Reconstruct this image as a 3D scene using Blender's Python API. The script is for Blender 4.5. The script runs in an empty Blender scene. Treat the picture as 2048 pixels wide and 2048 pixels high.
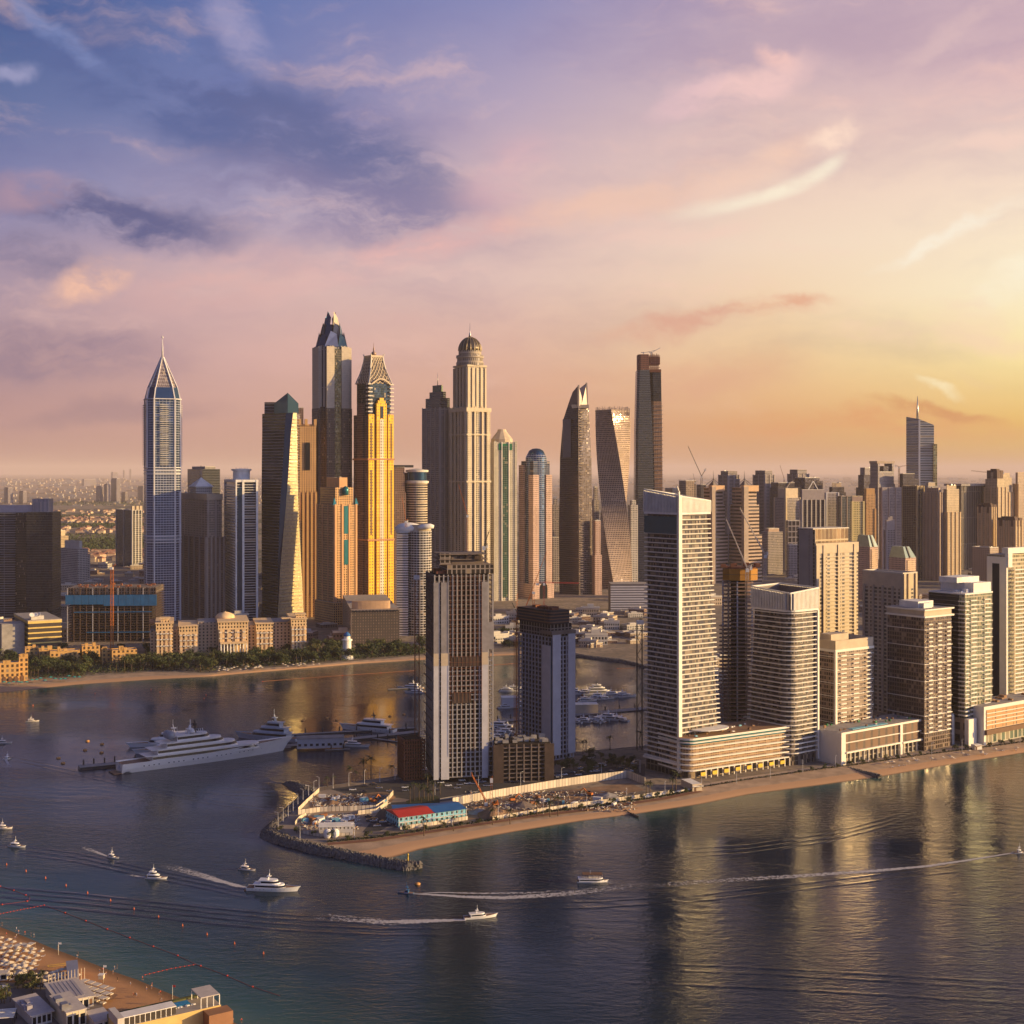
import bpy, math, random
from mathutils import Vector, Matrix
from math import sin, cos, pi, sqrt, atan2, atan, tan, radians, floor, exp
R = random.Random(7)
scene = bpy.context.scene
COL = scene.collection
# ---------------------------------------------------------------- camera
F = 2668.0; CX = 1024.0; HY = 942.0; HC = 230.0      # focal length (px of a 2048 frame), horizon row, camera height
cam = bpy.data.cameras.new("camera"); camo = bpy.data.objects.new("camera", cam); COL.objects.link(camo)
camo.location = (0, 0, HC); camo.rotation_euler = (radians(90), 0, 0)
cam.sensor_width = 36.0; cam.lens = 36.0 * F / 2048.0; cam.shift_y = -(1024 - HY) / 2048.0
cam.clip_start = 1.0; cam.clip_end = 200000.0
scene.camera = camo
scene.render.engine = 'CYCLES'
scene.cycles.use_denoising = True
try: scene.cycles.denoiser = 'OPENIMAGEDENOISE'
except Exception: pass
scene.cycles.max_bounces = 5; scene.cycles.diffuse_bounces = 2; scene.cycles.glossy_bounces = 3
scene.cycles.transmission_bounces = 2; scene.cycles.volume_bounces = 2; scene.cycles.transparent_max_bounces = 6
scene.cycles.sample_clamp_indirect = 4.0
scene.view_settings.view_transform = 'Standard'; scene.view_settings.look = 'None'
scene.view_settings.exposure = 0.6; scene.view_settings.gamma = 1.0
# ---------------------------------------------------------------- sun
SUN_EL = radians(10.5); SUN_AZ = radians(-5.0)        # azimuth measured from +X towards +Y
sd = Vector((cos(SUN_EL) * cos(SUN_AZ), cos(SUN_EL) * sin(SUN_AZ), sin(SUN_EL)))
sl = bpy.data.lights.new("sun", 'SUN'); sl.energy = 5.0; sl.angle = radians(0.6); sl.color = (1.0, 0.66, 0.25)
so = bpy.data.objects.new("sun", sl); COL.objects.link(so)
so.rotation_euler = (-sd).to_track_quat('-Z', 'Y').to_euler(); so.location = (500, 0, 800)

def lin(r, g, b):
    f = lambda c: (c / 255.0 / 12.92) if c / 255.0 <= 0.04045 else ((c / 255.0 + 0.055) / 1.055) ** 2.4
    return (f(r), f(g), f(b), 1.0)

# ---------------------------------------------------------------- sky
world = bpy.data.worlds.new("World"); scene.world = world; world.use_nodes = True
W = world.node_tree; W.nodes.clear()
class NT:
    """small helper to write node trees"""
    def __init__(s, t): s.t = t
    def n(s, typ, **kw):
        nd = s.t.nodes.new(typ)
        for k, v in kw.items():
            if k.startswith('i_'):
                nd.inputs[int(k[2:]) if k[2:].isdigit() else k[2:].replace('_', ' ')].default_value = v
            else: setattr(nd, k, v)
        return nd
    def l(s, a, b): s.t.links.new(a, b)
    def val(s, nd, i, v):
        if isinstance(v, (int, float)): nd.inputs[i].default_value = v
        else: s.l(v, nd.inputs[i])
    def m(s, op, a, b=0.0, c=None, clamp=False):
        nd = s.n('ShaderNodeMath', operation=op, use_clamp=clamp)
        s.val(nd, 0, a); s.val(nd, 1, b)
        if c is not None: s.val(nd, 2, c)
        return nd.outputs[0]
    def mixc(s, f, a, b, blend='MIX'):
        nd = s.n('ShaderNodeMix', data_type='RGBA', blend_type=blend)
        s.val(nd, 0, f)
        for i, v in ((6, a), (7, b)):
            if isinstance(v, tuple): nd.inputs[i].default_value = v
            else: s.l(v, nd.inputs[i])
        return nd.outputs[2]
    def mr(s, v, a, b, c=0.0, d=1.0, smooth=False):
        nd = s.n('ShaderNodeMapRange'); nd.interpolation_type = 'SMOOTHSTEP' if smooth else 'LINEAR'
        s.val(nd, 0, v); nd.inputs[1].default_value = a; nd.inputs[2].default_value = b
        nd.inputs[3].default_value = c; nd.inputs[4].default_value = d
        return nd.outputs[0]
    def ramp(s, fac, els):
        nd = s.n('ShaderNodeValToRGB'); cr = nd.color_ramp
        cr.elements[0].position = els[0][0]; cr.elements[0].color = els[0][1]
        cr.elements[1].position = els[1][0]; cr.elements[1].color = els[1][1]
        for p, c in els[2:]:
            e = cr.elements.new(p); e.color = c
        s.l(fac, nd.inputs[0]); return nd.outputs[0]
w = NT(W)
tc = w.n('ShaderNodeTexCoord'); sep = w.n('ShaderNodeSeparateXYZ'); w.l(tc.outputs['Generated'], sep.inputs[0])
X_, Y_, Z_ = sep.outputs
AZ = w.m('ARCTAN2', X_, Y_)
HL = w.m('SQRT', w.m('ADD', w.m('MULTIPLY', X_, X_), w.m('MULTIPLY', Y_, Y_)))
EL = w.m('ARCTAN2', Z_, HL)
def ae(x, y):
    u = (x - CX) / F
    return atan(u), atan((HY - y) / F / sqrt(1 + u * u))
EMAX = 0.8
def stops(lst, top):
    out = []
    for y, c in lst:
        out.append((max(0.0, atan((HY - y) / F)) / EMAX, lin(*c)))
    out.append((0.52, lin(*top))); out.append((1.0, lin(36, 48, 80)))
    out.sort(key=lambda t: t[0]); return out
efac = w.m('DIVIDE', EL, EMAX, clamp=True)
cols = [
 (-60,  [(942,(182,140,130)),(850,(186,144,142)),(700,(170,142,152)),(560,(158,142,166)),(420,(124,128,172)),(250,(92,110,158)),(0,(56,90,144))], (36,50,90)),
 (480,  [(942,(196,150,132)),(850,(206,160,146)),(700,(212,172,166)),(560,(214,180,178)),(440,(176,164,188)),(250,(124,132,178)),(0,(96,116,172))], (38,52,92)),
 (1024, [(942,(206,152,122)),(850,(214,162,134)),(740,(226,178,154)),(560,(226,194,184)),(400,(216,184,184)),(200,(180,164,188)),(0,(140,140,184))], (42,54,92)),
 (1536, [(942,(206,152,102)),(850,(226,168,114)),(700,(244,208,160)),(500,(244,218,194)),(300,(234,202,190)),(150,(212,184,188)),(0,(192,168,184))], (44,50,84)),
 (2080, [(942,(212,164,98)),(850,(238,192,104)),(740,(254,230,162)),(600,(255,241,205)),(400,(249,224,202)),(200,(216,184,188)),(0,(196,168,182))], (52,56,88)),
]
prev = None; pa = None
for px, lst, top in cols:
    rc = w.ramp(efac, stops(lst, top)); a = ae(px, HY)[0]
    prev = rc if prev is None else w.mixc(w.mr(AZ, pa, a), prev, rc)
    pa = a
# towards the sun, beyond the right of the frame: a warm glow; behind the camera: the clear-sky model of that hour
glow = w.ramp(efac, [(0.0, lin(236,180,96)), (0.12, lin(255,236,170)), (0.35, lin(240,214,190)), (0.62, lin(140,134,170)), (1.0, lin(44,60,108))])
prev = w.mixc(w.mr(AZ, 0.40, 0.9, smooth=True), prev, glow)
sky = w.n('ShaderNodeTexSky', sky_type='NISHITA'); sky.sun_disc = False
sky.sun_elevation = SUN_EL; sky.sun_rotation = radians(90) - SUN_AZ; sky.altitude = 50; sky.dust_density = 3.0
skyc = w.mixc(1.0, sky.outputs[0], (0.115, 0.145, 0.27, 1), 'MULTIPLY')
back = w.mr(Y_, 0.35, -0.35, smooth=True)
prev = w.mixc(back, prev, skyc)
prev = w.mixc(w.mr(AZ, -0.42, -1.0, smooth=True), prev, w.ramp(efac, [(0.0, lin(100,102,128)), (0.2, lin(84,96,136)), (0.55, lin(50,74,120)), (1.0, lin(34,50,96))]))
# clouds, laid out on the sky sphere
vec = w.n('ShaderNodeCombineXYZ'); w.l(AZ, vec.inputs[0]); w.l(EL, vec.inputs[1])
def noise(scale, detail=4, rough=0.55, src=None, dist=0.0, sc=None):
    nd = w.n('ShaderNodeTexNoise'); nd.inputs['Scale'].default_value = scale; nd.inputs['Detail'].default_value = detail
    nd.inputs['Roughness'].default_value = rough; nd.inputs['Distortion'].default_value = dist
    if sc:
        mp = w.n('ShaderNodeMapping'); mp.inputs['Scale'].default_value = sc; mp.inputs['Rotation'].default_value = (0, 0, radians(-14))
        w.l(src or vec.outputs[0], mp.inputs[0]); w.l(mp.outputs[0], nd.inputs['Vector'])
    else: w.l(src or vec.outputs[0], nd.inputs['Vector'])
    return nd
n1 = noise(7.0, 5, 0.6)
wv = w.n('ShaderNodeVectorMath', operation='SUBTRACT'); w.l(n1.outputs['Color'], wv.inputs[0]); wv.inputs[1].default_value = (0.5, 0.5, 0.5)
ws = w.n('ShaderNodeVectorMath', operation='SCALE'); w.l(wv.outputs[0], ws.inputs[0]); ws.inputs['Scale'].default_value = 0.06
n1b = noise(32.0, 4, 0.6)
wvb = w.n('ShaderNodeVectorMath', operation='SUBTRACT'); w.l(n1b.outputs['Color'], wvb.inputs[0]); wvb.inputs[1].default_value = (0.5, 0.5, 0.5)
wsb = w.n('ShaderNodeVectorMath', operation='SCALE'); w.l(wvb.outputs[0], wsb.inputs[0]); wsb.inputs['Scale'].default_value = 0.010
wa0 = w.n('ShaderNodeVectorMath', operation='ADD'); w.l(vec.outputs[0], wa0.inputs[0]); w.l(ws.outputs[0], wa0.inputs[1])
wa = w.n('ShaderNodeVectorMath', operation='ADD'); w.l(wa0.outputs[0], wa.inputs[0]); w.l(wsb.outputs[0], wa.inputs[1])
wl0 = w.n('ShaderNodeVectorMath', operation='SCALE'); w.l(ws.outputs[0], wl0.inputs[0]); wl0.inputs['Scale'].default_value = 0.25
wl = w.n('ShaderNodeVectorMath', operation='ADD'); w.l(vec.outputs[0], wl.inputs[0]); w.l(wl0.outputs[0], wl.inputs[1])
n2 = noise(19.0, 8, 0.66, src=wa.outputs[0], sc=(0.5, 1.5, 1))
det = w.mr(n2.outputs['Fac'], 0.34, 0.60, 0.12, 1.0, smooth=True)
n3 = noise(6.5, 9, 0.62, src=wa.outputs[0], sc=(0.5, 1.7, 1))
big = w.mr(n3.outputs['Fac'], 0.42, 0.70, 0.0, 1.0, smooth=True)
front = w.mr(EL, 0.02, 0.10, smooth=True)
shade = w.mixc(1.0, prev, (0.78, 0.78, 0.90, 1), 'MULTIPLY')
prev = w.mixc(w.m('MULTIPLY', big, w.m('MULTIPLY', front, 0.8)), prev, shade)
lightn = noise(11.0, 9, 0.64, src=wa.outputs[0], sc=(0.5, 1.8, 1))
lm = w.mr(lightn.outputs['Fac'], 0.50, 0.72, 0.0, 0.85, smooth=True)
prev = w.mixc(w.m('MULTIPLY', lm, front), prev, w.mixc(0.45, prev, lin(250, 205, 190)))
def blob(x, y, hl, hw, ang, col, st, hard=0.25, tex=None):
    global prev
    a, e = ae(x, y)
    mp = w.n('ShaderNodeMapping', vector_type='TEXTURE')
    mp.inputs['Location'].default_value = (a, e, 0); mp.inputs['Rotation'].default_value = (0, 0, radians(ang))
    mp.inputs['Scale'].default_value = (hl / F, hw / F, 1)
    w.l((wa if tex is not False else wl).outputs[0], mp.inputs[0])
    ln = w.n('ShaderNodeVectorMath', operation='LENGTH'); w.l(mp.outputs[0], ln.inputs[0])
    f = w.mr(ln.outputs['Value'], 1.0, hard, 0.0, st, smooth=True)
    if tex is None: tex = det
    f = w.m('MULTIPLY', f, tex) if tex is not False else w.m('MULTIPLY', f, w.m('MULTIPLY_ADD', det, 0.6, 0.4))
    prev = w.mixc(f, prev, lin(*col))
#     x    y    hl   hw  ang  colour strength
blob(520, 240, 560, 170, -18, (84, 98, 148), 0.95, 0.1)
blob(640, 300, 420, 110, -14, (104, 110, 154), 0.9, 0.1)
blob(300, 190, 300, 90, -24, (86, 102, 154), 0.7)
blob(680, 420, 560, 120, -6, (128, 122, 160), 0.85, 0.1)
blob(860, 500, 430, 55, 17, (238, 186, 178), 0.85, 0.1)
blob(1010, 350, 150, 90, 30, (226, 180, 186), 0.5)
blob(430, 560, 260, 70, 8, (226, 178, 172), 0.6)
blob(210, 440, 330, 62, -6, (98, 100, 142), 1.0, 0.35)
blob(60, 400, 130, 50, 10, (196, 160, 172), 0.6)
blob(60, 520, 200, 60, -5, (128, 120, 150), 0.8)
blob(185, 560, 130, 42, 22, (250, 196, 168), 0.95, 0.25)
blob(90, 700, 330, 75, -4, (140, 120, 142), 0.75)
blob(330, 610, 260, 50, 4, (206, 168, 168), 0.5)
blob(240, 830, 260, 38, 3, (150, 122, 134), 0.5)
blob(700, 690, 330, 60, 6, (222, 176, 168), 0.4)
blob(480, 60, 140, 70, -50, (176, 168, 200), 0.55)
blob(130, 60, 190, 26, -36, (128, 142, 190), 0.7)
blob(50, 140, 60, 26, 14, (160, 160, 196), 0.8)
blob(1560, 105, 60, 26, -25, (244, 198, 190), 0.85, 0.3)
blob(1490, 165, 190, 52, 14, (240, 200, 196), 0.95, 0.25)
blob(1370, 190, 120, 40, 24, (232, 194, 198), 0.6)
blob(1230, 400, 330, 55, 12, (244, 200, 176), 0.6)
blob(1520, 335, 230, 46, 24, (250, 208, 184), 0.75, 0.1, False)
blob(1672, 258, 84, 40, 20, (254, 222, 202), 1.0, 0.4)
blob(1900, 60, 300, 30, 28, (222, 190, 190), 0.5)
blob(1900, 470, 190, 22, 20, (255, 248, 230), 0.8, 0.1)
blob(2020, 560, 120, 40, 30, (255, 246, 220), 0.6)
blob(2000, 290, 110, 24, 10, (250, 214, 198), 0.6)
blob(1420, 640, 300, 34, 8, (222, 164, 142), 0.8)
blob(1560, 612, 110, 16, 8, (232, 172, 140), 0.8)
blob(1720, 850, 420, 46, 0, (228, 158, 104), 0.75)
blob(1860, 815, 160, 18, -6, (214, 146, 92), 0.8)
blob(1870, 770, 60, 12, -20, (255, 236, 190), 0.8)
blob(1300, 760, 420, 60, 5, (222, 164, 136), 0.5)
# the sunlit curved streak: two short arcs
for (x, y, hl, hw, a, s) in ((1500, 392, 120, 20, 12, 0.6), (1585, 360, 120, 24, 22, 0.8), (1648, 322, 60, 20, 34, 0.6), (1420, 408, 150, 26, 6, 0.4)):
    blob(x + 14, y + 6, hl, hw, a, (255, 244, 218), s, 0.05, False)
bg = w.n('ShaderNodeBackground'); w.l(prev, bg.inputs[0]); bg.inputs[1].default_value = 0.66
wo = w.n('ShaderNodeOutputWorld'); w.l(bg.outputs[0], wo.inputs[0])
world.cycles.sampling_method = 'MANUAL'; world.cycles.sample_map_resolution = 512
# ---------------------------------------------------------------- geometry helpers
GZ = 2.5                                              # level of the built-up land above the sea
def depth(y, z=0.0): return F * (HC - z) / (y - HY)
def gp(x, y, z=0.0):
    d = depth(y, z); return Vector(((x - CX) / F * d, d, z))
def ngon(n, r, rot=0.0, sx=1.0, sy=1.0): return [(r * sx * cos(2 * pi * i / n + rot), r * sy * sin(2 * pi * i / n + rot)) for i in range(n)]
def rect(x0, x1, y0, y1): return [(x0, y0), (x1, y0), (x1, y1), (x0, y1)]
def scl(poly, s, c=None):
    if c is None: c = (sum(p[0] for p in poly) / len(poly), sum(p[1] for p in poly) / len(poly))
    return [(c[0] + (p[0] - c[0]) * s, c[1] + (p[1] - c[1]) * s) for p in poly]
def off(poly, d):
    """offset a convex ccw polygon outwards"""
    n = len(poly); out = []
    for i in range(n):
        p0, p1, p2 = Vector(poly[i - 1]), Vector(poly[i]), Vector(poly[(i + 1) % n])
        e1 = (p1 - p0).normalized(); e2 = (p2 - p1).normalized()
        n1 = Vector((e1.y, -e1.x)); n2 = Vector((e2.y, -e2.x)); b = (n1 + n2)
        if b.length < 1e-6: b = n1
        b.normalize(); k = d / max(0.35, b.dot(n1)); out.append((p1.x + b.x * k, p1.y + b.y * k))
    return out
class MB:
    def __init__(s): s.v = []; s.f = []; s.uv = []; s.mi = []; s.sm = []
    def face(s, pts, m=0, uv=None, smooth=False):
        b = len(s.v); s.v += [tuple(p) for p in pts]; s.f.append(tuple(range(b, b + len(pts))))
        s.uv += uv if uv else [(p[0], p[1]) for p in pts]; s.mi.append(m); s.sm.append(smooth)
        return s
    def loft(s, rings, m=0, cap=True, mcap=None, smooth=False, v0=None):
        """rings: list of (poly, z) with equal counts, ccw"""
        for k in range(len(rings) - 1):
            (pa, za), (pb, zb) = rings[k], rings[k + 1]; n = len(pa); u = 0.0
            for i in range(n):
                j = (i + 1) % n
                L = math.hypot(pa[j][0] - pa[i][0], pa[j][1] - pa[i][1]) or 0.01
                if L < 0.011: L = math.hypot(pb[j][0] - pb[i][0], pb[j][1] - pb[i][1])
                s.face([(*pa[i], za), (*pa[j], za), (*pb[j], zb), (*pb[i], zb)], m, [(u, za), (u + L, za), (u + L, zb), (u, zb)], smooth)
                u += L
        if cap:
            p, z = rings[-1]; s.face([(*q, z) for q in p], m if mcap is None else mcap)
            p, z = rings[0]; s.face([(*q, z) for q in reversed(p)], m if mcap is None else mcap)
        return s
    def prism(s, poly, z0, z1, m=0, mcap=None, smooth=False): return s.loft([(poly, z0), (poly, z1)], m, True, mcap, smooth)
    def box(s, x0, x1, y0, y1, z0, z1, m=0, mcap=None): return s.prism(rect(x0, x1, y0, y1), z0, z1, m, mcap)
    def lathe(s, prof, n=24, cx=0, cy=0, m=0, smooth=True):
        return s.loft([([(cx + max(r, .001) * cos(2 * pi * i / n), cy + max(r, .001) * sin(2 * pi * i / n)) for i in range(n)], z) for r, z in prof], m, True, None, smooth)
    def beam(s, p, q, w_, m=0, h_=None):
        p, q = Vector(p), Vector(q); d = q - p
        if d.length < 1e-6: return s
        t = d.normalized(); up = Vector((0, 0, 1)) if abs(t.z) < 0.95 else Vector((1, 0, 0))
        a = t.cross(up).normalized() * (w_ / 2); b = t.cross(a).normalized() * ((h_ or w_) / 2)
        P = [p + a + b, p - a + b, p - a - b, p + a - b]; Q = [x + d for x in P]
        for i in range(4):
            j = (i + 1) % 4; s.face([P[i], P[j], Q[j], Q[i]], m)
        s.face(Q, m); s.face(P[::-1], m); return s
    def merge(s, o, T=None):
        b = len(s.v); s.v += [tuple((T @ Vector(p)) if T else p) for p in o.v]
        s.f += [tuple(i + b for i in f) for f in o.f]; s.uv += o.uv; s.mi += o.mi; s.sm += o.sm; return s
    def mesh(s, name, mats):
        me = bpy.data.meshes.new(name); me.from_pydata(s.v, [], s.f)
        uvl = me.uv_layers.new(name='UVMap'); flat = [c for t in s.uv for c in t]; uvl.data.foreach_set('uv', flat)
        for mt in (mats if isinstance(mats, (list, tuple)) else [mats]): me.materials.append(mt)
        me.polygons.foreach_set('material_index', s.mi)
        me.polygons.foreach_set('use_smooth', s.sm)
        me.update()
        return me
    def build(s, name, mats, parent=None, weld=False):
        me = s.mesh(name, mats)
        if weld or any(s.sm):
            import bmesh
            bm = bmesh.new(); bm.from_mesh(me); bmesh.ops.remove_doubles(bm, verts=bm.verts, dist=0.002)
            bmesh.ops.recalc_face_normals(bm, faces=bm.faces); bm.to_mesh(me); bm.free()
        o = bpy.data.objects.new(name, me); COL.objects.link(o)
        if parent is not None: o.parent = parent
        return o
def tag(o, label=None, cat=None, group=None, kind=None):
    if label: o['label'] = label
    if cat: o['category'] = cat
    if group: o['group'] = group
    if kind: o['kind'] = kind
    return o
def thing(name, label, cat, loc, rz=0.0, group=None):
    o = bpy.data.objects.new(name, None); COL.objects.link(o); o.location = loc; o.rotation_euler = (0, 0, rz); o.empty_display_size = 1
    return tag(o, label, cat, group)
KIDS = {}
def kids(o):
    if o.name not in KIDS: KIDS[o.name] = list(o.children)
    return KIDS[o.name]
def dup(root, loc, rz=0.0, sc=1.0, label=None, group=None):
    r = root.copy(); COL.objects.link(r); r.location = loc; r.rotation_euler = (0, 0, rz)
    r.scale = (sc, sc, sc) if isinstance(sc, (int, float)) else sc
    if label: r['label'] = label
    if group: r['group'] = group
    for ch in kids(root):
        c = ch.copy(); COL.objects.link(c); c.parent = r
        for g in kids(ch):
            d = g.copy(); COL.objects.link(d); d.parent = c
    return r
USED = {}
def place(root, loc, rz=0.0, sc=1.0, label=None, group=None):
    """the first call moves the prototype itself, the later ones copy it"""
    kids(root)
    for c in kids(root): kids(c)
    if root.name not in USED:
        USED[root.name] = 1
        root.location = loc; root.rotation_euler = (0, 0, rz); root.scale = (sc, sc, sc) if isinstance(sc, (int, float)) else sc
        if label: root['label'] = label
        if group: root['group'] = group
        return root
    return dup(root, loc, rz, sc, label, group)
# ---------------------------------------------------------------- materials
MATS = {}
def mat(name, col, rough=0.75, metal=0.0, spec=0.4, var=0.12, vs=0.15, bump=0.0):
    if name in MATS: return MATS[name]
    m = bpy.data.materials.new(name); m.use_nodes = True; t = NT(m.node_tree); bs = m.node_tree.nodes['Principled BSDF']
    c = (*col[:3], 1.0)
    bs.inputs['Roughness'].default_value = rough; bs.inputs['Metallic'].default_value = metal
    bs.inputs['Specular IOR Level'].default_value = spec
    tcn = t.n('ShaderNodeTexCoord'); ns = t.n('ShaderNodeTexNoise'); ns.inputs['Scale'].default_value = vs; ns.inputs['Detail'].default_value = 5
    ns.inputs['Roughness'].default_value = 0.65
    t.l(tcn.outputs['Object'], ns.inputs['Vector'])
    f = t.mr(ns.outputs['Fac'], 0.3, 0.7, 1 - var, 1 + var)
    mx = t.n('ShaderNodeVectorMath', operation='SCALE'); mx.inputs[0].default_value = c[:3]; t.l(f, mx.inputs['Scale'])
    t.l(mx.outputs[0], bs.inputs['Base Color'])
    if bump:
        bp = t.n('ShaderNodeBump'); bp.inputs['Strength'].default_value = 0.6; bp.inputs['Distance'].default_value = bump
        t.l(ns.outputs['Fac'], bp.inputs['Height']); t.l(bp.outputs[0], bs.inputs['Normal'])
    MATS[name] = m; return m
def facade(name, wall, glass, fh=3.6, bw=3.2, wu=0.6, wv_=0.55, gr=0.12, gm=0.5, wr=0.7, var=0.35, wmetal=0.0, fh_off=0.0, big=0, pier=0, pierw=0.12, curt=0.07):
    """window grid in wall metres (UV). big: every n-th floor a plain band; pier: every n-th bay a solid pier"""
    if name in MATS: return MATS[name]
    m = bpy.data.materials.new(name); m.use_nodes = True; t = NT(m.node_tree); bs = m.node_tree.nodes['Principled BSDF']
    uv = t.n('ShaderNodeUVMap'); sp = t.n('ShaderNodeSeparateXYZ'); t.l(uv.outputs[0], sp.inputs[0])
    U = t.m('DIVIDE', sp.outputs[0], bw); V = t.m('DIVIDE', t.m('ADD', sp.outputs[1], fh_off), fh)
    fu = t.m('FRACT', U); fv = t.m('FRACT', V)
    mu = t.m('LESS_THAN', t.m('ABSOLUTE', t.m('SUBTRACT', fu, 0.5)), wu / 2)
    mv = t.m('LESS_THAN', t.m('ABSOLUTE', t.m('SUBTRACT', fv, 0.5)), wv_ / 2)
    mask = t.m('MULTIPLY', mu, mv)
    if big:
        b = t.m('GREATER_THAN', t.m('FRACT', t.m('DIVIDE', V, float(big))), 1.0 / big); mask = t.m('MULTIPLY', mask, b)
    if pier:
        b = t.m('GREATER_THAN', t.m('FRACT', t.m('DIVIDE', U, float(pier))), pierw); mask = t.m('MULTIPLY', mask, b)
    cb = t.n('ShaderNodeCombineXYZ'); t.l(t.m('FLOOR', U), cb.inputs[0]); t.l(t.m('FLOOR', V), cb.inputs[1])
    wn = t.n('ShaderNodeTexWhiteNoise'); wn.noise_dimensions = '2D'; t.l(cb.outputs[0], wn.inputs['Vector'])
    g = (*glass[:3], 1.0)
    gs = t.n('ShaderNodeVectorMath', operation='SCALE'); gs.inputs[0].default_value = g[:3]; t.l(t.mr(wn.outputs['Value'], 0, 1, 1 - var, 1 + var), gs.inputs['Scale'])
    lit = t.mr(wn.outputs['Value'], 1 - curt, 1 - curt + 0.01)          # some panes have pale curtains
    gcol = t.mixc(t.m('MULTIPLY', lit, 0.75), gs.outputs[0], (0.34, 0.26, 0.18, 1))
    tcn = t.n('ShaderNodeTexCoord'); ns = t.n('ShaderNodeTexNoise'); ns.inputs['Scale'].default_value = 0.05; ns.inputs['Detail'].default_value = 5
    t.l(tcn.outputs['Object'], ns.inputs['Vector'])
    wsn = t.n('ShaderNodeVectorMath', operation='SCALE'); wsn.inputs[0].default_value = wall[:3]; t.l(t.mr(ns.outputs['Fac'], 0.3, 0.7, 0.86, 1.14), wsn.inputs['Scale'])
    t.l(t.mixc(mask, wsn.outputs[0], gcol), bs.inputs['Base Color'])
    t.l(t.m('MULTIPLY_ADD', mask, gr - wr, wr), bs.inputs['Roughness'])
    t.l(t.m('MULTIPLY_ADD', t.m('MULTIPLY', mask, t.m('SUBTRACT', 1.0, lit)), gm - wmetal, wmetal), bs.inputs['Metallic'])
    bs.inputs['Specular IOR Level'].default_value = 0.5
    # each pane leans a hair differently, so reflections break from pane to pane
    gn = t.n('ShaderNodeNewGeometry'); w0 = t.n('ShaderNodeVectorMath', operation='SUBTRACT'); t.l(wn.outputs['Color'], w0.inputs[0]); w0.inputs[1].default_value = (.5, .5, .5)
    w1 = t.n('ShaderNodeVectorMath', operation='SCALE'); t.l(w0.outputs[0], w1.inputs[0]); t.l(t.m('MULTIPLY', mask, 0.07), w1.inputs['Scale'])
    w2 = t.n('ShaderNodeVectorMath', operation='ADD'); t.l(gn.outputs['Normal'], w2.inputs[0]); t.l(w1.outputs[0], w2.inputs[1])
    w3 = t.n('ShaderNodeVectorMath', operation='NORMALIZE'); t.l(w2.outputs[0], w3.inputs[0])
    bp = t.n('ShaderNodeBump'); bp.inputs['Strength'].default_value = 0.5; bp.inputs['Distance'].default_value = 0.25; bp.invert = True; t.l(w3.outputs[0], bp.inputs['Normal'])
    t.l(mask, bp.inputs['Height']); t.l(bp.outputs[0], bs.inputs['Normal'])
    MATS[name] = m; return m
# palette
white = mat('white_paint', (0.80, 0.77, 0.72)); offw = mat('off_white_render', (0.58, 0.54, 0.48)); cream = mat('cream_render', (0.55, 0.45, 0.33))
beige = mat('beige_render', (0.46, 0.36, 0.26)); sandst = mat('sandstone', (0.5, 0.36, 0.22)); greyc = mat('grey_concrete', (0.30, 0.28, 0.27), 0.9, var=0.25)
dconc = mat('dark_concrete', (0.15, 0.125, 0.11), 0.9, var=0.3); brown = mat('brown_cladding', (0.16, 0.085, 0.05)); black = mat('black_metal', (0.03, 0.03, 0.035), 0.5)
steel = mat('steel', (0.42, 0.42, 0.44), 0.35, 0.8); gold = mat('sunlit_yellow_cladding', (0.80, 0.42, 0.02), 0.5); teal = mat('teal_glass', (0.02, 0.16, 0.17), 0.2, 0.3)
bluegl = mat('blue_glass', (0.03, 0.08, 0.15), 0.12, 0.6); darkgl = mat('dark_glass', (0.03, 0.032, 0.04), 0.1, 0.55); rust = mat('rust_red_formwork', (0.22, 0.08, 0.04), 0.8)
orange = mat('orange_steel', (0.55, 0.16, 0.03), 0.6); redm = mat('red_paint', (0.5, 0.04, 0.03), 0.6); bluem = mat('blue_sheet', (0.02, 0.12, 0.35), 0.6)
skyb = mat('light_blue_panel', (0.16, 0.42, 0.55), 0.6); yel = mat('yellow_paint', (0.75, 0.5, 0.04), 0.6); green = mat('green_cladding', (0.03, 0.18, 0.08), 0.3, 0.2)
roofm = mat('roof_felt', (0.33, 0.30, 0.28), 0.9, var=0.3, vs=0.3); tim = mat('timber', (0.28, 0.16, 0.09), 0.8)
pale = mat('pale_cladding', (0.62, 0.60, 0.62), 0.6, var=0.06)
# ---------------------------------------------------------------- shorelines (pixel rows and columns of the photograph turned into ground points)
from mathutils.geometry import tessellate_polygon
def G(lst, z=0.0): return [gp(x, y, z) for x, y in lst]
beach_in = [(640,1692),(661,1683),(748,1673),(842,1659),(935,1645),(1081,1623),(1185,1611),(1327,1590),(1400,1575),(1499,1559),(1636,1539),(1724,1528),(1830,1512),(1936,1499),(2048,1484),(2300,1452)]
beach_w  = [(740,1722),(786,1716),(842,1699),(919,1684),(1029,1664),(1159,1643),(1275,1628),(1400,1609),(1499,1589),(1640,1571),(1754,1555),(1915,1527),(2048,1506),(2300,1472)]
main_in = [(-400,1395),(0,1363),(166,1356),(172,1353),(298,1344),(417,1347),(440,1343),(640,1328),(845,1311),(989,1304),(1060,1303)]
main_w  = [(-400,1420),(0,1386),(149,1370),(298,1360),(421,1353),(560,1341),(713,1328),(845,1320),(989,1312),(1060,1309)]
quay = [(1100,1304),(1148,1306),(1176,1311),(1241,1318),(1271,1325),(1335,1342),(1400,1370),(1440,1430),(1400,1476),(1290,1492),(1150,1505),(1000,1521),(830,1543),(779,1555),(717,1563),(674,1570),(633,1576)]
west = [(592,1610),(556,1648),(553,1664),(580,1678),(640,1692)]
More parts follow.
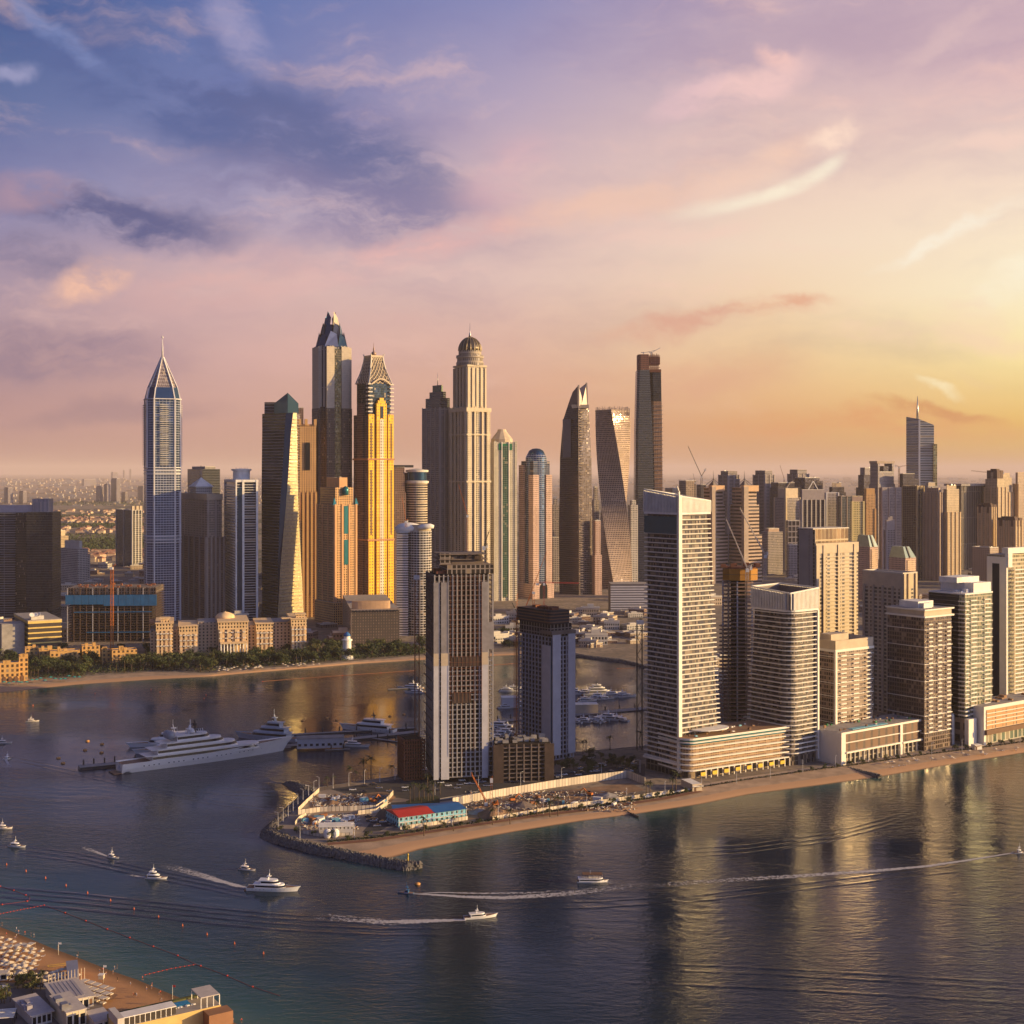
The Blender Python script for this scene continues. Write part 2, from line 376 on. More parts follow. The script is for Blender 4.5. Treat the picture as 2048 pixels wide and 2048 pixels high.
def dense(pts, step=15.0):
    out = [pts[0]]
    for a, b in zip(pts[:-1], pts[1:]):
        n = max(1, int((b - a).length / step))
        out += [a.lerp(b, i / n) for i in range(1, n + 1)]
    return out
outline = G(main_in, GZ) + G(quay, GZ) + G(west, GZ) + G(beach_in[1:], GZ)
far = [Vector((outline[-1].x + 90000, outline[-1].y + 2000, GZ)), Vector((95000, 95000, GZ)), Vector((-95000, 95000, GZ)), Vector((-95000, outline[0].y - 6000, GZ))]
poly = outline + far
# ---- land material: city ground with plots, roads, green patches seen far off
def land_mat():
    m = bpy.data.materials.new('city_ground'); m.use_nodes = True; t = NT(m.node_tree); bs = m.node_tree.nodes['Principled BSDF']
    tcn = t.n('ShaderNodeTexCoord'); P = tcn.outputs['Object']
    def nz(s, d=5):
        nd = t.n('ShaderNodeTexNoise'); nd.inputs['Scale'].default_value = s; nd.inputs['Detail'].default_value = d; nd.inputs['Roughness'].default_value = 0.6
        t.l(P, nd.inputs['Vector']); return nd.outputs['Fac']
    c = t.mixc(t.mr(nz(0.02), .4, .6, smooth=True), (0.20, 0.155, 0.115, 1), (0.30, 0.235, 0.175, 1))
    c = t.mixc(t.mr(nz(0.15, 3), .45, .65), c, (0.13, 0.11, 0.095, 1))
    sp = t.n('ShaderNodeSeparateXYZ'); t.l(P, sp.inputs[0])
    farm = t.mr(sp.outputs[1], 2600, 3400, smooth=True)
    gr = t.mr(nz(0.0016, 6), .46, .56, smooth=True)
    c = t.mixc(t.m('MULTIPLY', gr, farm), c, (0.035, 0.042, 0.022, 1))
    vo = t.n('ShaderNodeTexVoronoi'); vo.inputs['Scale'].default_value = 0.03; t.l(P, vo.inputs['Vector'])
    hs = t.m('MULTIPLY', t.mr(vo.outputs['Distance'], .38, .30), t.mr(nz(0.0011, 3), .47, .53))
    c = t.mixc(t.m('MULTIPLY', hs, farm), c, (0.42, 0.33, 0.24, 1))
    c = t.mixc(t.mr(sp.outputs[1], 7000, 15000, smooth=True), c, (0.36, 0.27, 0.21, 1))  # far ground paled so that it seems to fade into the haze
    t.l(c, bs.inputs['Base Color']); bs.inputs['Roughness'].default_value = 0.95
    return m
gm_ = land_mat()
ground = MB()
tri = tessellate_polygon([poly])
for a, b, c in tri: ground.face([poly[a], poly[b], poly[c]])
go = ground.build('ground', gm_, weld=True)
for p in go.data.polygons:
    if p.normal.z < 0: go.data.flip_normals(); break
tag(go, 'city ground of the mainland and the built up spit reaching the horizon', kind='structure')
# quay wall round the harbour side and the spit's west side
qm = MB(); qp = dense(G(quay + west[:], GZ), 20)
for a, b in zip(qp[:-1], qp[1:]):
    qm.face([(a.x, a.y, -3), (b.x, b.y, -3), (b.x, b.y, GZ + .35), (a.x, a.y, GZ + .35)])
    n_ = Vector((b.y - a.y, -(b.x - a.x), 0)).normalized() * -1.2
    qm.face([(a.x, a.y, GZ + .35), (b.x, b.y, GZ + .35), (b.x + n_.x, b.y + n_.y, GZ + .35), (a.x + n_.x, a.y + n_.y, GZ + .35)])
tag(qm.build('quay_wall', greyc), 'grey quay wall round the harbour and the spit', 'quay wall', kind='structure')
# ---- beaches
def sand_mat(name, c1, c2):
    m = bpy.data.materials.new(name); m.use_nodes = True; t = NT(m.node_tree); bs = m.node_tree.nodes['Principled BSDF']
    tcn = t.n('ShaderNodeTexCoord'); uv = t.n('ShaderNodeUVMap'); sp = t.n('ShaderNodeSeparateXYZ'); t.l(uv.outputs[0], sp.inputs[0])
    ns = t.n('ShaderNodeTexNoise'); ns.inputs['Scale'].default_value = 0.12; ns.inputs['Detail'].default_value = 7; t.l(tcn.outputs['Object'], ns.inputs['Vector'])
    n2_ = t.n('ShaderNodeTexNoise'); n2_.inputs['Scale'].default_value = 1.3; n2_.inputs['Detail'].default_value = 5; t.l(tcn.outputs['Object'], n2_.inputs['Vector'])
    c = t.mixc(t.mr(ns.outputs['Fac'], .35, .65), (*c1, 1), tuple(x * .68 for x in c1) + (1,))
    c = t.mixc(t.mr(n2_.outputs['Fac'], .45, .75, 0, .5), c, tuple(x * .6 for x in c1) + (1,))
    wet = t.mr(t.m('ADD', sp.outputs[1], t.m('MULTIPLY', ns.outputs['Fac'], .06)), .42, .47, smooth=True)
    c = t.mixc(t.m('MULTIPLY', wet, 1.0), (*c2, 1), c)
    wet2 = t.mr(sp.outputs[1], .08, .02, smooth=True)
    c = t.mixc(wet2, c, tuple(x * .35 for x in c2) + (1,))
    t.l(c, bs.inputs['Base Color']); bs.inputs['Roughness'].default_value = 0.9
    bp = t.n('ShaderNodeBump'); bp.inputs['Strength'].default_value = 0.5; bp.inputs['Distance'].default_value = .25
    t.l(n2_.outputs['Fac'], bp.inputs['Height']); t.l(bp.outputs[0], bs.inputs['Normal'])
    return m
def resample(pts, n):
    L = [0]
    for a, b in zip(pts[:-1], pts[1:]): L.append(L[-1] + (b - a).length)
    out = []; k = 0
    for i in range(n):
        d = L[-1] * i / (n - 1)
        while k < len(L) - 2 and L[k + 1] < d: k += 1
        out.append(pts[k].lerp(pts[k + 1], (d - L[k]) / max(1e-6, L[k + 1] - L[k])))
    return out
def strip(name, A, B, za, zb, mt, label, n=140, rows=6, wob=0.0):
    """sheet between the waterline A and the inland line B"""
    pa = resample(A, n); pb = resample(B, n); mb = MB()
    def P(i, r):
        t = r / rows; p = pa[i].lerp(pb[i], t); z = za + (zb - za) * (t ** 0.5)
        return (p.x, p.y, z)
    for i in range(n - 1):
        for r in range(rows):
            mb.face([P(i, r), P(i + 1, r), P(i + 1, r + 1), P(i, r + 1)], 0, [(i, r / rows), (i + 1, r / rows), (i + 1, (r + 1) / rows), (i, (r + 1) / rows)], True)
    o = mb.build(name, mt, weld=True)
    if sum(p.normal.z for p in o.data.polygons) < 0: o.data.flip_normals()
    return tag(o, label, None, None, 'structure')
sm1 = sand_mat('sand_pale', (0.47, 0.335, 0.235), (0.50, 0.30, 0.17)); sm2 = sand_mat('sand_warm', (0.42, 0.26, 0.16), (0.46, 0.24, 0.11))
strip('beach', G(beach_w), G(beach_in, GZ), -0.12, GZ + .01, sm1, 'pale sand beach curving along the towers of the spit', 220, 8)
strip('beach', G(main_w), G(main_in, GZ), -0.12, GZ + .01, sm1, 'long sand beach of the far shore below the resort trees', 220, 6)
near_w = [(-700,1620),(-300,1735),(-60,1822),(0,1849),(58,1872),(116,1896),(174,1917),(232,1940),(283,1957),(342,1982),(382,1998),(430,2020),(481,2043),(540,2075),(700,2170)]
NW_ = G(near_w)
NI = [p + Vector((-60 - i * 6, -95, 0)) for i, p in enumerate(NW_)]
strip('beach', NW_, [Vector((p.x, p.y, 2.0)) for p in NI], -0.10, 2.0, sm2, 'warm sand beach in the near corner with parasols and beach clubs', 160, 10)
nb = MB(); pts = NI + [Vector((NI[-1].x - 40, 150, 2)), Vector((-900, 150, 2))]
for a, b, c in tessellate_polygon([pts]): nb.face([(pts[a].x, pts[a].y, 2.0), (pts[b].x, pts[b].y, 2.0), (pts[c].x, pts[c].y, 2.0)])
o = nb.build('ground', mat('near_sand', (0.36, 0.225, 0.14), .95, var=.2, vs=.3), weld=True)
if o.data.polygons[0].normal.z < 0: o.data.flip_normals()
tag(o, 'sandy ground behind the near beach', kind='structure')
# ---- water: one sheet to the horizon, its shallows lighter (the sea bed shows through)
def axis(lo, hi, step, far_):
    v = []; x = lo
    while x <= hi: v.append(x); x += step
    d = step; a = lo; b = hi
    while b < far_: d *= 1.6; b += d; a -= d; v.append(b); v.insert(0, a)
    return v
xs = axis(-700, 800, 9, 95000); ys = [y for y in axis(380, 1750, 9, 95000) if y > -4000]
def water_mat():
    m = bpy.data.materials.new('sea_water'); m.use_nodes = True; t = NT(m.node_tree); bs = m.node_tree.nodes['Principled BSDF']
    at = t.n('ShaderNodeAttribute'); at.attribute_name = 'shallow'; tcn = t.n('ShaderNodeTexCoord'); P = tcn.outputs['Object']
    c = t.ramp(at.outputs['Fac'], [(0.0, (0.005, 0.017, 0.040, 1)), (0.3, (0.008, 0.034, 0.046, 1)), (0.65, (0.028, 0.085, 0.080, 1)), (1.0, (0.11, 0.17, 0.125, 1))])
    t.l(c, bs.inputs['Base Color']); bs.inputs['Roughness'].default_value = 0.05; bs.inputs['IOR'].default_value = 1.33; bs.inputs['Specular IOR Level'].default_value = 0.40
    def nz(scale, sc, rot, det=3, dist=0.0, rough=.55):
        mp = t.n('ShaderNodeMapping'); mp.inputs['Scale'].default_value = sc; mp.inputs['Rotation'].default_value = (0, 0, radians(rot)); t.l(P, mp.inputs[0])
        nd = t.n('ShaderNodeTexNoise'); nd.inputs['Scale'].default_value = scale; nd.inputs['Detail'].default_value = det; nd.inputs['Distortion'].default_value = dist; nd.inputs['Roughness'].default_value = rough
        t.l(mp.outputs[0], nd.inputs['Vector']); return nd.outputs['Fac']
    wvt = t.n('ShaderNodeTexWave'); wvt.wave_type = 'BANDS'; wvt.bands_direction = 'Y'; wvt.inputs['Scale'].default_value = .028; wvt.inputs['Distortion'].default_value = 7; wvt.inputs['Detail'].default_value = 2.5; wvt.inputs['Detail Scale'].default_value = 1.2
    mpw = t.n('ShaderNodeMapping'); mpw.inputs['Rotation'].default_value = (0, 0, radians(14)); t.l(P, mpw.inputs[0]); t.l(mpw.outputs[0], wvt.inputs['Vector'])
    patch = t.mr(nz(.006, (1, 1.5, 1), 20, 3), .35, .62, .25, 1.0, True)
    h = t.m('MULTIPLY', nz(1.1, (.45, 1, 1), 8, 4), .42)
    h = t.m('ADD', h, t.m('MULTIPLY', nz(.34, (.4, 1, 1), 14, 4, .6), 1.5))
    h = t.m('ADD', h, t.m('MULTIPLY', nz(.09, (.35, 1, 1), 4, 2), .7))
    h = t.m('MULTIPLY', h, patch)
    h = t.m('ADD', h, t.m('MULTIPLY', wvt.outputs['Fac'], t.mr(nz(.004, (1, 1, 1), 0, 2), .48, .62, 0, .35)))
    bp = t.n('ShaderNodeBump'); bp.inputs['Strength'].default_value = 1.0; bp.inputs['Distance'].default_value = 0.27
    t.l(h, bp.inputs['Height']); t.l(bp.outputs[0], bs.inputs['Normal'])
    return m
wmat = water_mat()
import numpy as np
nx, ny = len(xs), len(ys)
Xg, Yg = np.meshgrid(np.array(xs), np.array(ys))
vv = np.stack([Xg.ravel(), Yg.ravel(), np.zeros(nx * ny)], 1)
ff = []
for j in range(ny - 1):
    for i in range(nx - 1):
        a = j * nx + i; ff.append((a, a + 1, a + nx + 1, a + nx))
wme = bpy.data.meshes.new('water'); wme.from_pydata([tuple(v) for v in vv], [], ff); wme.materials.append(wmat)
def dist_to(line, P2):
    best = np.full(len(P2), 1e9)
    for a, b in zip(line[:-1], line[1:]):
        A = np.array([a.x, a.y]); B = np.array([b.x, b.y]); d = B - A; L2 = d @ d + 1e-9
        tt = np.clip(((P2 - A) @ d) / L2, 0, 1); q = A + tt[:, None] * d
        best = np.minimum(best, np.hypot(*(P2 - q).T))
    return best
P2 = vv[:, :2]
sh = np.zeros(len(P2))
sh = np.maximum(sh, .80 * np.exp(-dist_to(G(beach_w), P2) / 24.0))
sh = np.maximum(sh, .9 * np.exp(-dist_to(G(main_w), P2) / 42.0))
sh = np.maximum(sh, .80 * np.exp(-dist_to(NW_, P2) / 60.0))
at_ = wme.attributes.new('shallow', 'FLOAT', 'POINT'); at_.data.foreach_set('value', sh.astype(np.float32))
wo_ = bpy.data.objects.new('water', wme); COL.objects.link(wo_)
tag(wo_, 'dark rippled sea around the spit and the marina', kind='structure')
# ---- haze
hz = MB(); hz.box(-100000, 100000, -3000, 100000, -4, 600)
hm = bpy.data.materials.new('haze_air'); hm.use_nodes = True; hm.node_tree.nodes.clear(); t = NT(hm.node_tree)
vo_ = t.n('ShaderNodeVolumePrincipled'); vo_.inputs['Density'].default_value = 2.5e-5; vo_.inputs['Color'].default_value = (0.84, 0.75, 0.80, 1); vo_.inputs['Anisotropy'].default_value = 0.0
oo = t.n('ShaderNodeOutputMaterial'); t.l(vo_.outputs[0], oo.inputs['Volume'])
tag(hz.build('haze', hm), 'thin warm evening haze over the sea and the city', kind='stuff')
# ---------------------------------------------------------------- tower helpers
class TW:
    def __init__(s, kind, label, cat, xl, xc, xr, yb, ang=36.0, group=None, z0=None):
        z0 = GZ if z0 is None else z0
        s.a = radians(ang); s.loc = gp(xc, yb, GZ) ; s.loc.z = z0; s.k = s.loc.y / F; s.z0 = z0; s.xc = xc
        s.root = thing(kind, label, cat, s.loc, s.a, group)
        D = s.loc.y; X = s.loc.x
        s.D, s.X = D, X
        s.lr = s.tr(xr) if xr is not None else 0; s.ll = s.tl(xl) if xl is not None else 0
    def tr(s, x): u = (x - CX) / F; return (u * s.D - s.X) / (cos(s.a) - u * sin(s.a))
    def tl(s, x): u = (x - CX) / F; return (u * s.D - s.X) / (-sin(s.a) - u * cos(s.a))
    def z(s, y, back=0.0): return HC - (y - HY) * (s.k + back / F) - s.z0
    def p(s, name, mb, mats, label=None, parent=None): return tag(mb.build(name, mats, parent or s.root), label)
    def box(s, name, x0, x1, y0, y1, z0, z1, mt, top=None, label=None, parent=None):
        mb = MB(); mb.box(x0, x1, y0, y1, z0, z1, 0, 1 if top else None)
        return s.p(name, mb, [mt, top] if top else mt, label, parent)
    def parapet(s, x0, x1, y0, y1, z, h=1.4, t=.6, mt=None):
        mb = MB(); mb.box(x0, x1, y0, y0 + t, z, z + h); mb.box(x0, x1, y1 - t, y1, z, z + h); mb.box(x0, x0 + t, y0 + t, y1 - t, z, z + h); mb.box(x1 - t, x1, y0 + t, y1 - t, z, z + h)
        return s.p('parapet', mb, mt or offw)
    def piers(s, x0, x1, y0, y1, z0, z1, nr, nl, w_=1.2, d=.8, mt=None, name='pier'):
        for i in range(nr):
            u = x0 + w_ / 2 + (x1 - x0 - w_) * i / max(1, nr - 1); s.box(name, u - w_ / 2, u + w_ / 2, y0 - d, y0 - .01, z0, z1, mt)
        for i in range(nl):
            u = y0 + w_ / 2 + (y1 - y0 - w_) * i / max(1, nl - 1)
            s.box(name, x0 - d, x0 - .01, u - w_ / 2, u + w_ / 2, z0, z1, mt)
    def band(s, x0, x1, y0, y1, z, h=1.6, out=.5, mt=None, name='cornice'): s.box(name, x0 - out, x1 + out, y0 - out, y1 + out, z, z + h, mt or offw)
    def clutter(s, x0, x1, y0, y1, z, n=6, mt=None):
        for _ in range(n):
            a = R.uniform(x0, x1 - 4); b = R.uniform(y0, y1 - 4); w_, d, h = R.uniform(2, 5), R.uniform(2, 5), R.uniform(1, 3)
            s.box('plant_box', a, min(a + w_, x1), b, min(b + d, y1), z + .003, z + h, mt or R.choice([offw, steel, roofm]))
    def mast(s, x, y, z0, z1, r=.8, mt=None, name='mast'):
        mb = MB(); mb.lathe([(r, z0), (r * .7, z0 + (z1 - z0) * .5), (r * .12, z1)], 8, x, y); return s.p(name, mb, mt or steel)
def gen(kind, label, cat, xl, xc, xr, yb, steps, ang=36, group=None, piers=None, bands=None, pmat=None, roof=None, spire=None, clut=4, cap=None, par=True):
    """steps: (row of the top, inset in m, facade) from the bottom up"""
    T = TW(kind, label, cat, xl, xc, xr, yb, ang, group); z = 0.0; names = ['shaft', 'upper_shaft', 'setback', 'crown', 'penthouse', 'lantern', 'cap_stage']
    for i, (yt, ins, mt) in enumerate(steps):
        zt = T.z(yt)
        if isinstance(ins, (int, float)): ins = (ins, ins, ins, ins)
        x0, x1, y0, y1 = ins[0], T.lr - ins[1], ins[2], T.ll - ins[3]
        T.box(names[min(i, 6)], x0, x1, y0, y1, z, zt, mt, roof or roofm); z = zt + .003
        if i == 0 and piers: T.piers(x0, x1, y0, y1, 0, zt + 1, *piers, mt=pmat or offw)
    if bands:
        for yb_ in bands: T.band(0, T.lr, 0, T.ll, T.z(yb_), mt=pmat or offw)
    if par: T.parapet(x0, x1, y0, y1, z, mt=pmat or offw)
    if clut: T.clutter(x0 + 2, x1 - 2, y0 + 2, y1 - 2, z, clut)
    if spire: T.mast((x0 + x1) / 2, (y0 + y1) / 2, z, T.z(spire))
    T.top = (x0, x1, y0, y1, z)
    return T
fW = facade('grid_white', (.50, .47, .44), (.045, .05, .06), 3.6, 3.4, .62, .55)
fB = facade('grid_beige', (.46, .36, .26), (.05, .045, .04), 3.6, 3.2, .5, .5, gm=.3)
fJ = facade('grid_sand', (.48, .37, .25), (.055, .04, .03), 3.5, 4.0, .42, .5, gm=.1, gr=.3)
fG = facade('curtain_grey', (.16, .17, .19), (.05, .06, .075), 3.6, 1.6, .9, .8, gm=.7, curt=0, var=.2)
fD = facade('curtain_dark', (.045, .045, .055), (.02, .022, .03), 3.8, 1.8, .9, .82, gm=.5, gr=.08, curt=0, var=.2)
fBl = facade('curtain_blue', (.42, .44, .50), (.03, .06, .13), 3.7, 3.0, .86, .80, gm=.55)
fH = facade('strip_floors', (.36, .32, .30), (.025, .022, .025), 3.6, 30, .99, .58, gm=.3, curt=.05)
fS = facade('strip_white', (.60, .58, .58), (.03, .035, .05), 3.6, 40, .985, .62, gm=.35, curt=.05)
fO = facade('grid_orange', (.58, .34, .15), (.06, .035, .025), 3.6, 3.6, .5, .6, gm=.2)
fY = facade('sunlit_yellow_grid', (.85, .48, .02), (.14, .10, .03), 4.6, 4.6, .42, .5, gm=.1, gr=.3)
fYw = facade('grid_pale', (.66, .56, .44), (.10, .09, .08), 4.6, 4.6, .5, .5, gm=.1, gr=.3)
fP = facade('grid_pink', (.52, .35, .29), (.05, .04, .045), 3.6, 3.0, .45, .55, gm=.2)
fR = facade('grid_brown', (.20, .125, .10), (.05, .035, .03), 3.6, 3.4, .55, .5, gm=.2)
fGr = facade('curtain_green', (.20, .24, .20), (.012, .08, .045), 3.7, 3.2, .92, .86, gm=.35)
fPr = facade('ribs_princess', (.50, .43, .33), (.03, .03, .035), 3.6, 4.4, .66, .62, gm=.3, pier=3, pierw=.3)
fT = facade('curtain_violet', (.10, .085, .11), (.028, .024, .036), 3.8, 1.6, .9, .86, gm=.7, gr=.1, curt=0, var=.2)
# ---------------------------------------------------------------- left edge: dark twin towers
T = TW('glass_tower', 'dark glass tower with striped floors at the left edge', 'tower', -60, 56, 58, 1240, 8); 
A = T.tl(-60)
T = TW('glass_tower', 'dark twin glass tower with striped floors, cut by the left edge', 'tower', None, -45, 30, 1240, 3)
T.box('shaft', 0, T.lr, 0, 40, 0, T.z(1025), facade('strip_dark', (.20, .20, .24), (.018, .02, .03), 3.7, 40, .99, .80, gm=.5, curt=0), roofm)
T.box('glass_fin', T.lr, T.tr(55), 4, 38, 0, T.z(1025), facade('curtain_bronze', (.14, .11, .08), (.05, .045, .045), 3.8, 1.5, .8, .9, gm=.75, gr=.12), roofm)
T.box('roof_screen', 2, T.tr(63), 6, 34, T.z(1025) + .01, T.z(1011), mat('pale_violet_screen', (.34, .32, .38), .6)); T.box('right_block', T.tr(55), T.tr(107), -6, 40, 0, T.z(1024), fD, roofm)
T.box('roof_cage', T.tr(63), T.tr(95), 4, 30, T.z(1024) + .01, T.z(998), facade('cage', (.36, .34, .40), (.14, .13, .16), 30, 2.0, .55, .99, gm=0, gr=.6))
bpy.data.objects.remove(bpy.data.objects['glass_tower'], do_unlink=True)
T = gen('apartment_block', 'small yellow lit apartment tower right of the dark twin tower', 'tower', 107, 117, 137, 1150, [(1072, 0, fB), (1062, 5, cream)], 50)
T = gen('office_block', 'pinkish stepped office block low behind the yellow lit one', 'building', 118, 156, 176, 1170, [(1098, 0, fW), (1084, 8, offw)], 50)
T.box('side_wing', T.lr + .01, T.lr + 9, 6, T.ll - 6, 0, T.z(1110), fW, roofm)
T = gen('apartment_tower', 'slim grey apartment tower standing alone in the villa district', 'tower', 232, 264, 284, 1135, [(1021, 0, fG)], 36, piers=(4, 3, 2.0, 1.0))
for q in (0.02, .45, .8): T.box('roof_frame', T.lr * q, T.lr * q + 6, 1, 8, T.z(1021) + .01, T.z(1012), cream)
for y_ in [1030 + 4.2 * i for i in range(24)]: T.box('balcony', T.lr * .15, T.lr * .9, -1.6, -.01, T.z(y_), T.z(y_) + 1.0, offw)
# ---------------------------------------------------------------- pointed blue tower
T = TW('spire_tower', 'slender blue glass tower with white frame and pointed spire, leftmost of the tall towers', 'tower', None, 325, None, 1238, 22)
k = T.k; r = 36 * k
def octo(rr, ch=.62):
    return [(rr, -rr * ch), (rr, rr * ch), (rr * ch, rr), (-rr * ch, rr), (-rr, rr * ch), (-rr, -rr * ch), (-rr * ch, -rr), (rr * ch, -rr)]
q = .93
fS23 = facade('glass_blue_frame', (.40, .42, .50), (.05, .10, .20), 3.7, 5.2, .93, .86, gm=.7, curt=0, var=.15)
fS23b = facade('glass_blue_slats', (.40, .42, .50), (.05, .09, .19), 3.7, 4.2, .9, .76, gm=.7, curt=0, var=.2)
m_ = MB(); m_.prism(octo(r * q), 0, T.z(1078), 0, 1); T.p('shaft', m_, [fS23b, roofm])
m_ = MB(); m_.prism(octo(r * q), T.z(1078) + .003, T.z(938), 0, 1); T.p('middle_shaft', m_, [fS23b, roofm])
m_ = MB(); m_.prism(octo(r * .9), T.z(938) + .003, T.z(800), 0, 1); T.p('upper_shaft', m_, [fS23, roofm])
m_ = MB(); m_.loft([(octo(r * .9), T.z(800) + .003), (octo(r * .76), T.z(776))], 0); T.p('crown', m_, bluegl)
m_ = MB(); m_.loft([(octo(r * .70), T.z(776) + .003), (octo(r * .06), T.z(716))], 0); T.p('glass_cone', m_, facade('cone_glass', (.42, .38, .38), (.30, .22, .19), 5, 3, .85, .85, gm=.5, gr=.2))
for i, (a_, b_) in enumerate(octo(1.0)):
    m_ = MB(); m_.beam((a_ * r * .90, b_ * r * .90, 0), (a_ * r * .90, b_ * r * .90, T.z(800)), 1.9); m_.beam((a_ * r * .90, b_ * r * .90, T.z(800)), (a_ * r * .74, b_ * r * .74, T.z(776)), 1.7)
    m_.beam((a_ * r * .74, b_ * r * .74, T.z(776)), (a_ * r * .05, b_ * r * .05, T.z(714)), 1.7); T.p('white_fin', m_, pale)
for y_ in (1084, 1078, 1072, 948, 942, 936, 800): m_ = MB(); m_.prism(octo(r * .965), T.z(y_), T.z(y_) + 1.3); T.p('ring_band', m_, pale)
for i in range(34):
    y_ = 812 + i * 3.7
    if y_ < 934:
        T.box('balcony', r * .9, r * 1.05, -r * .3, r * .3, T.z(y_), T.z(y_) + 1.0, offw); T.box('balcony', -r * 1.05, -r * .9, -r * .3, r * .3, T.z(y_), T.z(y_) + 1.0, offw)
        m_ = MB(); m_.box(-r * .25, r * .2, -r * .985, -r * .9, T.z(y_), T.z(y_) + .9); T.p('balcony', m_, offw)
T.mast(0, 0, T.z(716), T.z(676), 1.6, pale); m_ = MB(); m_.lathe([(.1, T.z(678)), (1.5, T.z(675)), (1.2, T.z(673)), (.1, T.z(671))], 10); T.p('finial', m_, pale)
T = gen('slab_tower', 'narrow grey violet slab block right beside the pointed blue tower', 'tower', 336, 340, 362, 1240, [(985, 0, fS23b)], 22); T.box('sky_opening', 1, T.lr - .2, -.3, .3, T.z(1165), T.z(1150), black); T.box('white_panel', T.lr * .5, T.lr, -.5, -.01, 0, T.z(985), pale)
T = gen('office_tower', 'dark square topped tower peeping behind the pyramid roof', 'tower', 375, 405, 440, 1150, [(938, 0, fG), (934, 8, roofm)], 30)
# pyramid roofed tower
T = gen('residential_tower', 'brown grey residential tower with a white pyramid roof', 'tower', 357, 412, 449, 1242, [(1075, 0, fR), (1000, 3, facade('ribs_brown', (.30, .24, .21), (.05, .04, .04), 3.6, 3.1, .55, .6, gm=.2, pier=4, pierw=.3)), (988, 2, beige)], 34, piers=(5, 6, 3.0, 1.6), pmat=mat('taupe_render', (.30, .24, .21)), par=False)
x0, x1, y0, y1, z = T.top; cx_, cy_ = (x0 + x1) / 2, (y0 + y1) / 2; w2 = 13
T.box('lantern', cx_ - w2, cx_ + w2, cy_ - w2, cy_ + w2, z, T.z(974), fW); m_ = MB(); m_.loft([(rect(cx_ - w2 - 2, cx_ + w2 + 2, cy_ - w2 - 2, cy_ + w2 + 2), T.z(974) + .01), (rect(cx_ - .3, cx_ + .3, cy_ - .3, cy_ + .3), T.z(955))]); T.p('pyramid_roof', m_, white)
T.mast(cx_, cy_, T.z(956), T.z(940), .5)
# white and blue striped tower
T = TW('striped_tower', 'white framed blue glass tower with thin floor lines and a drum on its roof', 'tower', 449, 472, 516, 1244, 20)
T.box('shaft', 1, T.lr - 1, 1, T.ll - 1, 0, T.z(964), facade('dark_lines', (.62, .60, .58), (.016, .022, .045), 3.9, 60, .99, .80, gm=.5, gr=.08), roofm)
for a, b, c, d in ((-.6, 1.4, -.6, 4), (T.lr * .28, T.lr * .28 + 3.2, -.8, .99), (T.lr - 3, T.lr, -.8, 2.0), (-.6, .99, T.ll - 3, T.ll)): T.box('white_fin', a, b, c, d, 0, T.z(960), white)
T.box('solid_wall', 3, T.lr * .28, -.4, .99, 0, T.z(975), bluegl)
for i in range(48): T.box('balcony', -1.4, .99, 5, T.ll - 4, 6 + i * 4.2, 7.6 + i * 4.2, white)
T.band(0, T.lr, 0, T.ll, T.z(964), 3.4, .3, white)
m_ = MB(); m_.lathe([(13, T.z(960)), (13, T.z(942)), (15.5, T.z(941)), (15.5, T.z(938)), (.1, T.z(937))], 28, T.lr * .5, T.ll * .45, smooth=False); T.p('drum', m_, white)
for i in range(7): a = 2 * pi * i / 7; T.mast(T.lr * .5 + 9 * cos(a), T.ll * .45 + 9 * sin(a), T.z(938), T.z(934), .3)
# ---------------------------------------------------------------- curved leaning tower with a lit face
T = TW('curved_tower', 'dark leaning tower with a twisting bright balcony face and blue glass edge', 'tower', None, 560, None, 1240, 0)
k = T.k
def lx(px): return (px - 560) * k
zb, zt = 0, T.z(800)
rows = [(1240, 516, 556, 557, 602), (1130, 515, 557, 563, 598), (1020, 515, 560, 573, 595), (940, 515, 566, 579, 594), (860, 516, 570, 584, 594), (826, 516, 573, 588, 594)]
dk, br, gl_ = MB(), MB(), MB()
def quadstrip(mb, f0, f1, m=0):
    v = 0
    for a, b in zip(rows[:-1], rows[1:]):
        za, zb_ = T.z(a[0]), T.z(b[0]); P = [f0(a), f1(a), f1(b), f0(b)]
        L = math.hypot(P[1][0] - P[0][0], P[1][1] - P[0][1])
        mb.face([(*P[0], za), (*P[1], za), (*P[2], zb_), (*P[3], zb_)], m, [(0, za), (L, za), (L, zb_), (0, zb_)])
LB = lambda r_: (lx(r_[1]), 34); CF = lambda r_: (lx(r_[2]), -4); CG = lambda r_: (lx(r_[3]), -8); RF = lambda r_: (lx(r_[4]), -8 + (lx(r_[4]) - lx(r_[3])) * 1.03); RB = lambda r_: (lx(r_[4]) - 4, 56); LBB = lambda r_: (lx(r_[1]) + 6, 60)
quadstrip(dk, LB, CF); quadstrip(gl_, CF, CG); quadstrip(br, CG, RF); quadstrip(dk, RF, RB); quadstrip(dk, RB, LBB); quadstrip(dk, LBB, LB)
T.p('striped_wall', dk, facade('dark_floors', (.20, .18, .19), (.016, .016, .022), 4.6, 60, .99, .7, gm=.4, curt=0)); T.p('glass_edge', gl_, bluegl); T.p('balcony_wall', br, facade('sunlit_floors', (.66, .56, .34), (.62, .52, .30), 3.7, 3.0, .6, .45, gm=.9, gr=.28, curt=0))  # golden balcony wall colour stands in for low sun on that face
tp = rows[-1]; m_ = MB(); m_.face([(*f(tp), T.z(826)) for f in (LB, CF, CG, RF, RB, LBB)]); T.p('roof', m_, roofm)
m_ = MB()
A_, B_, C_, D_ = (lx(545), 14), (lx(577), -7), (lx(594), 14), (lx(575), 40)
zc = T.z(826) - .2
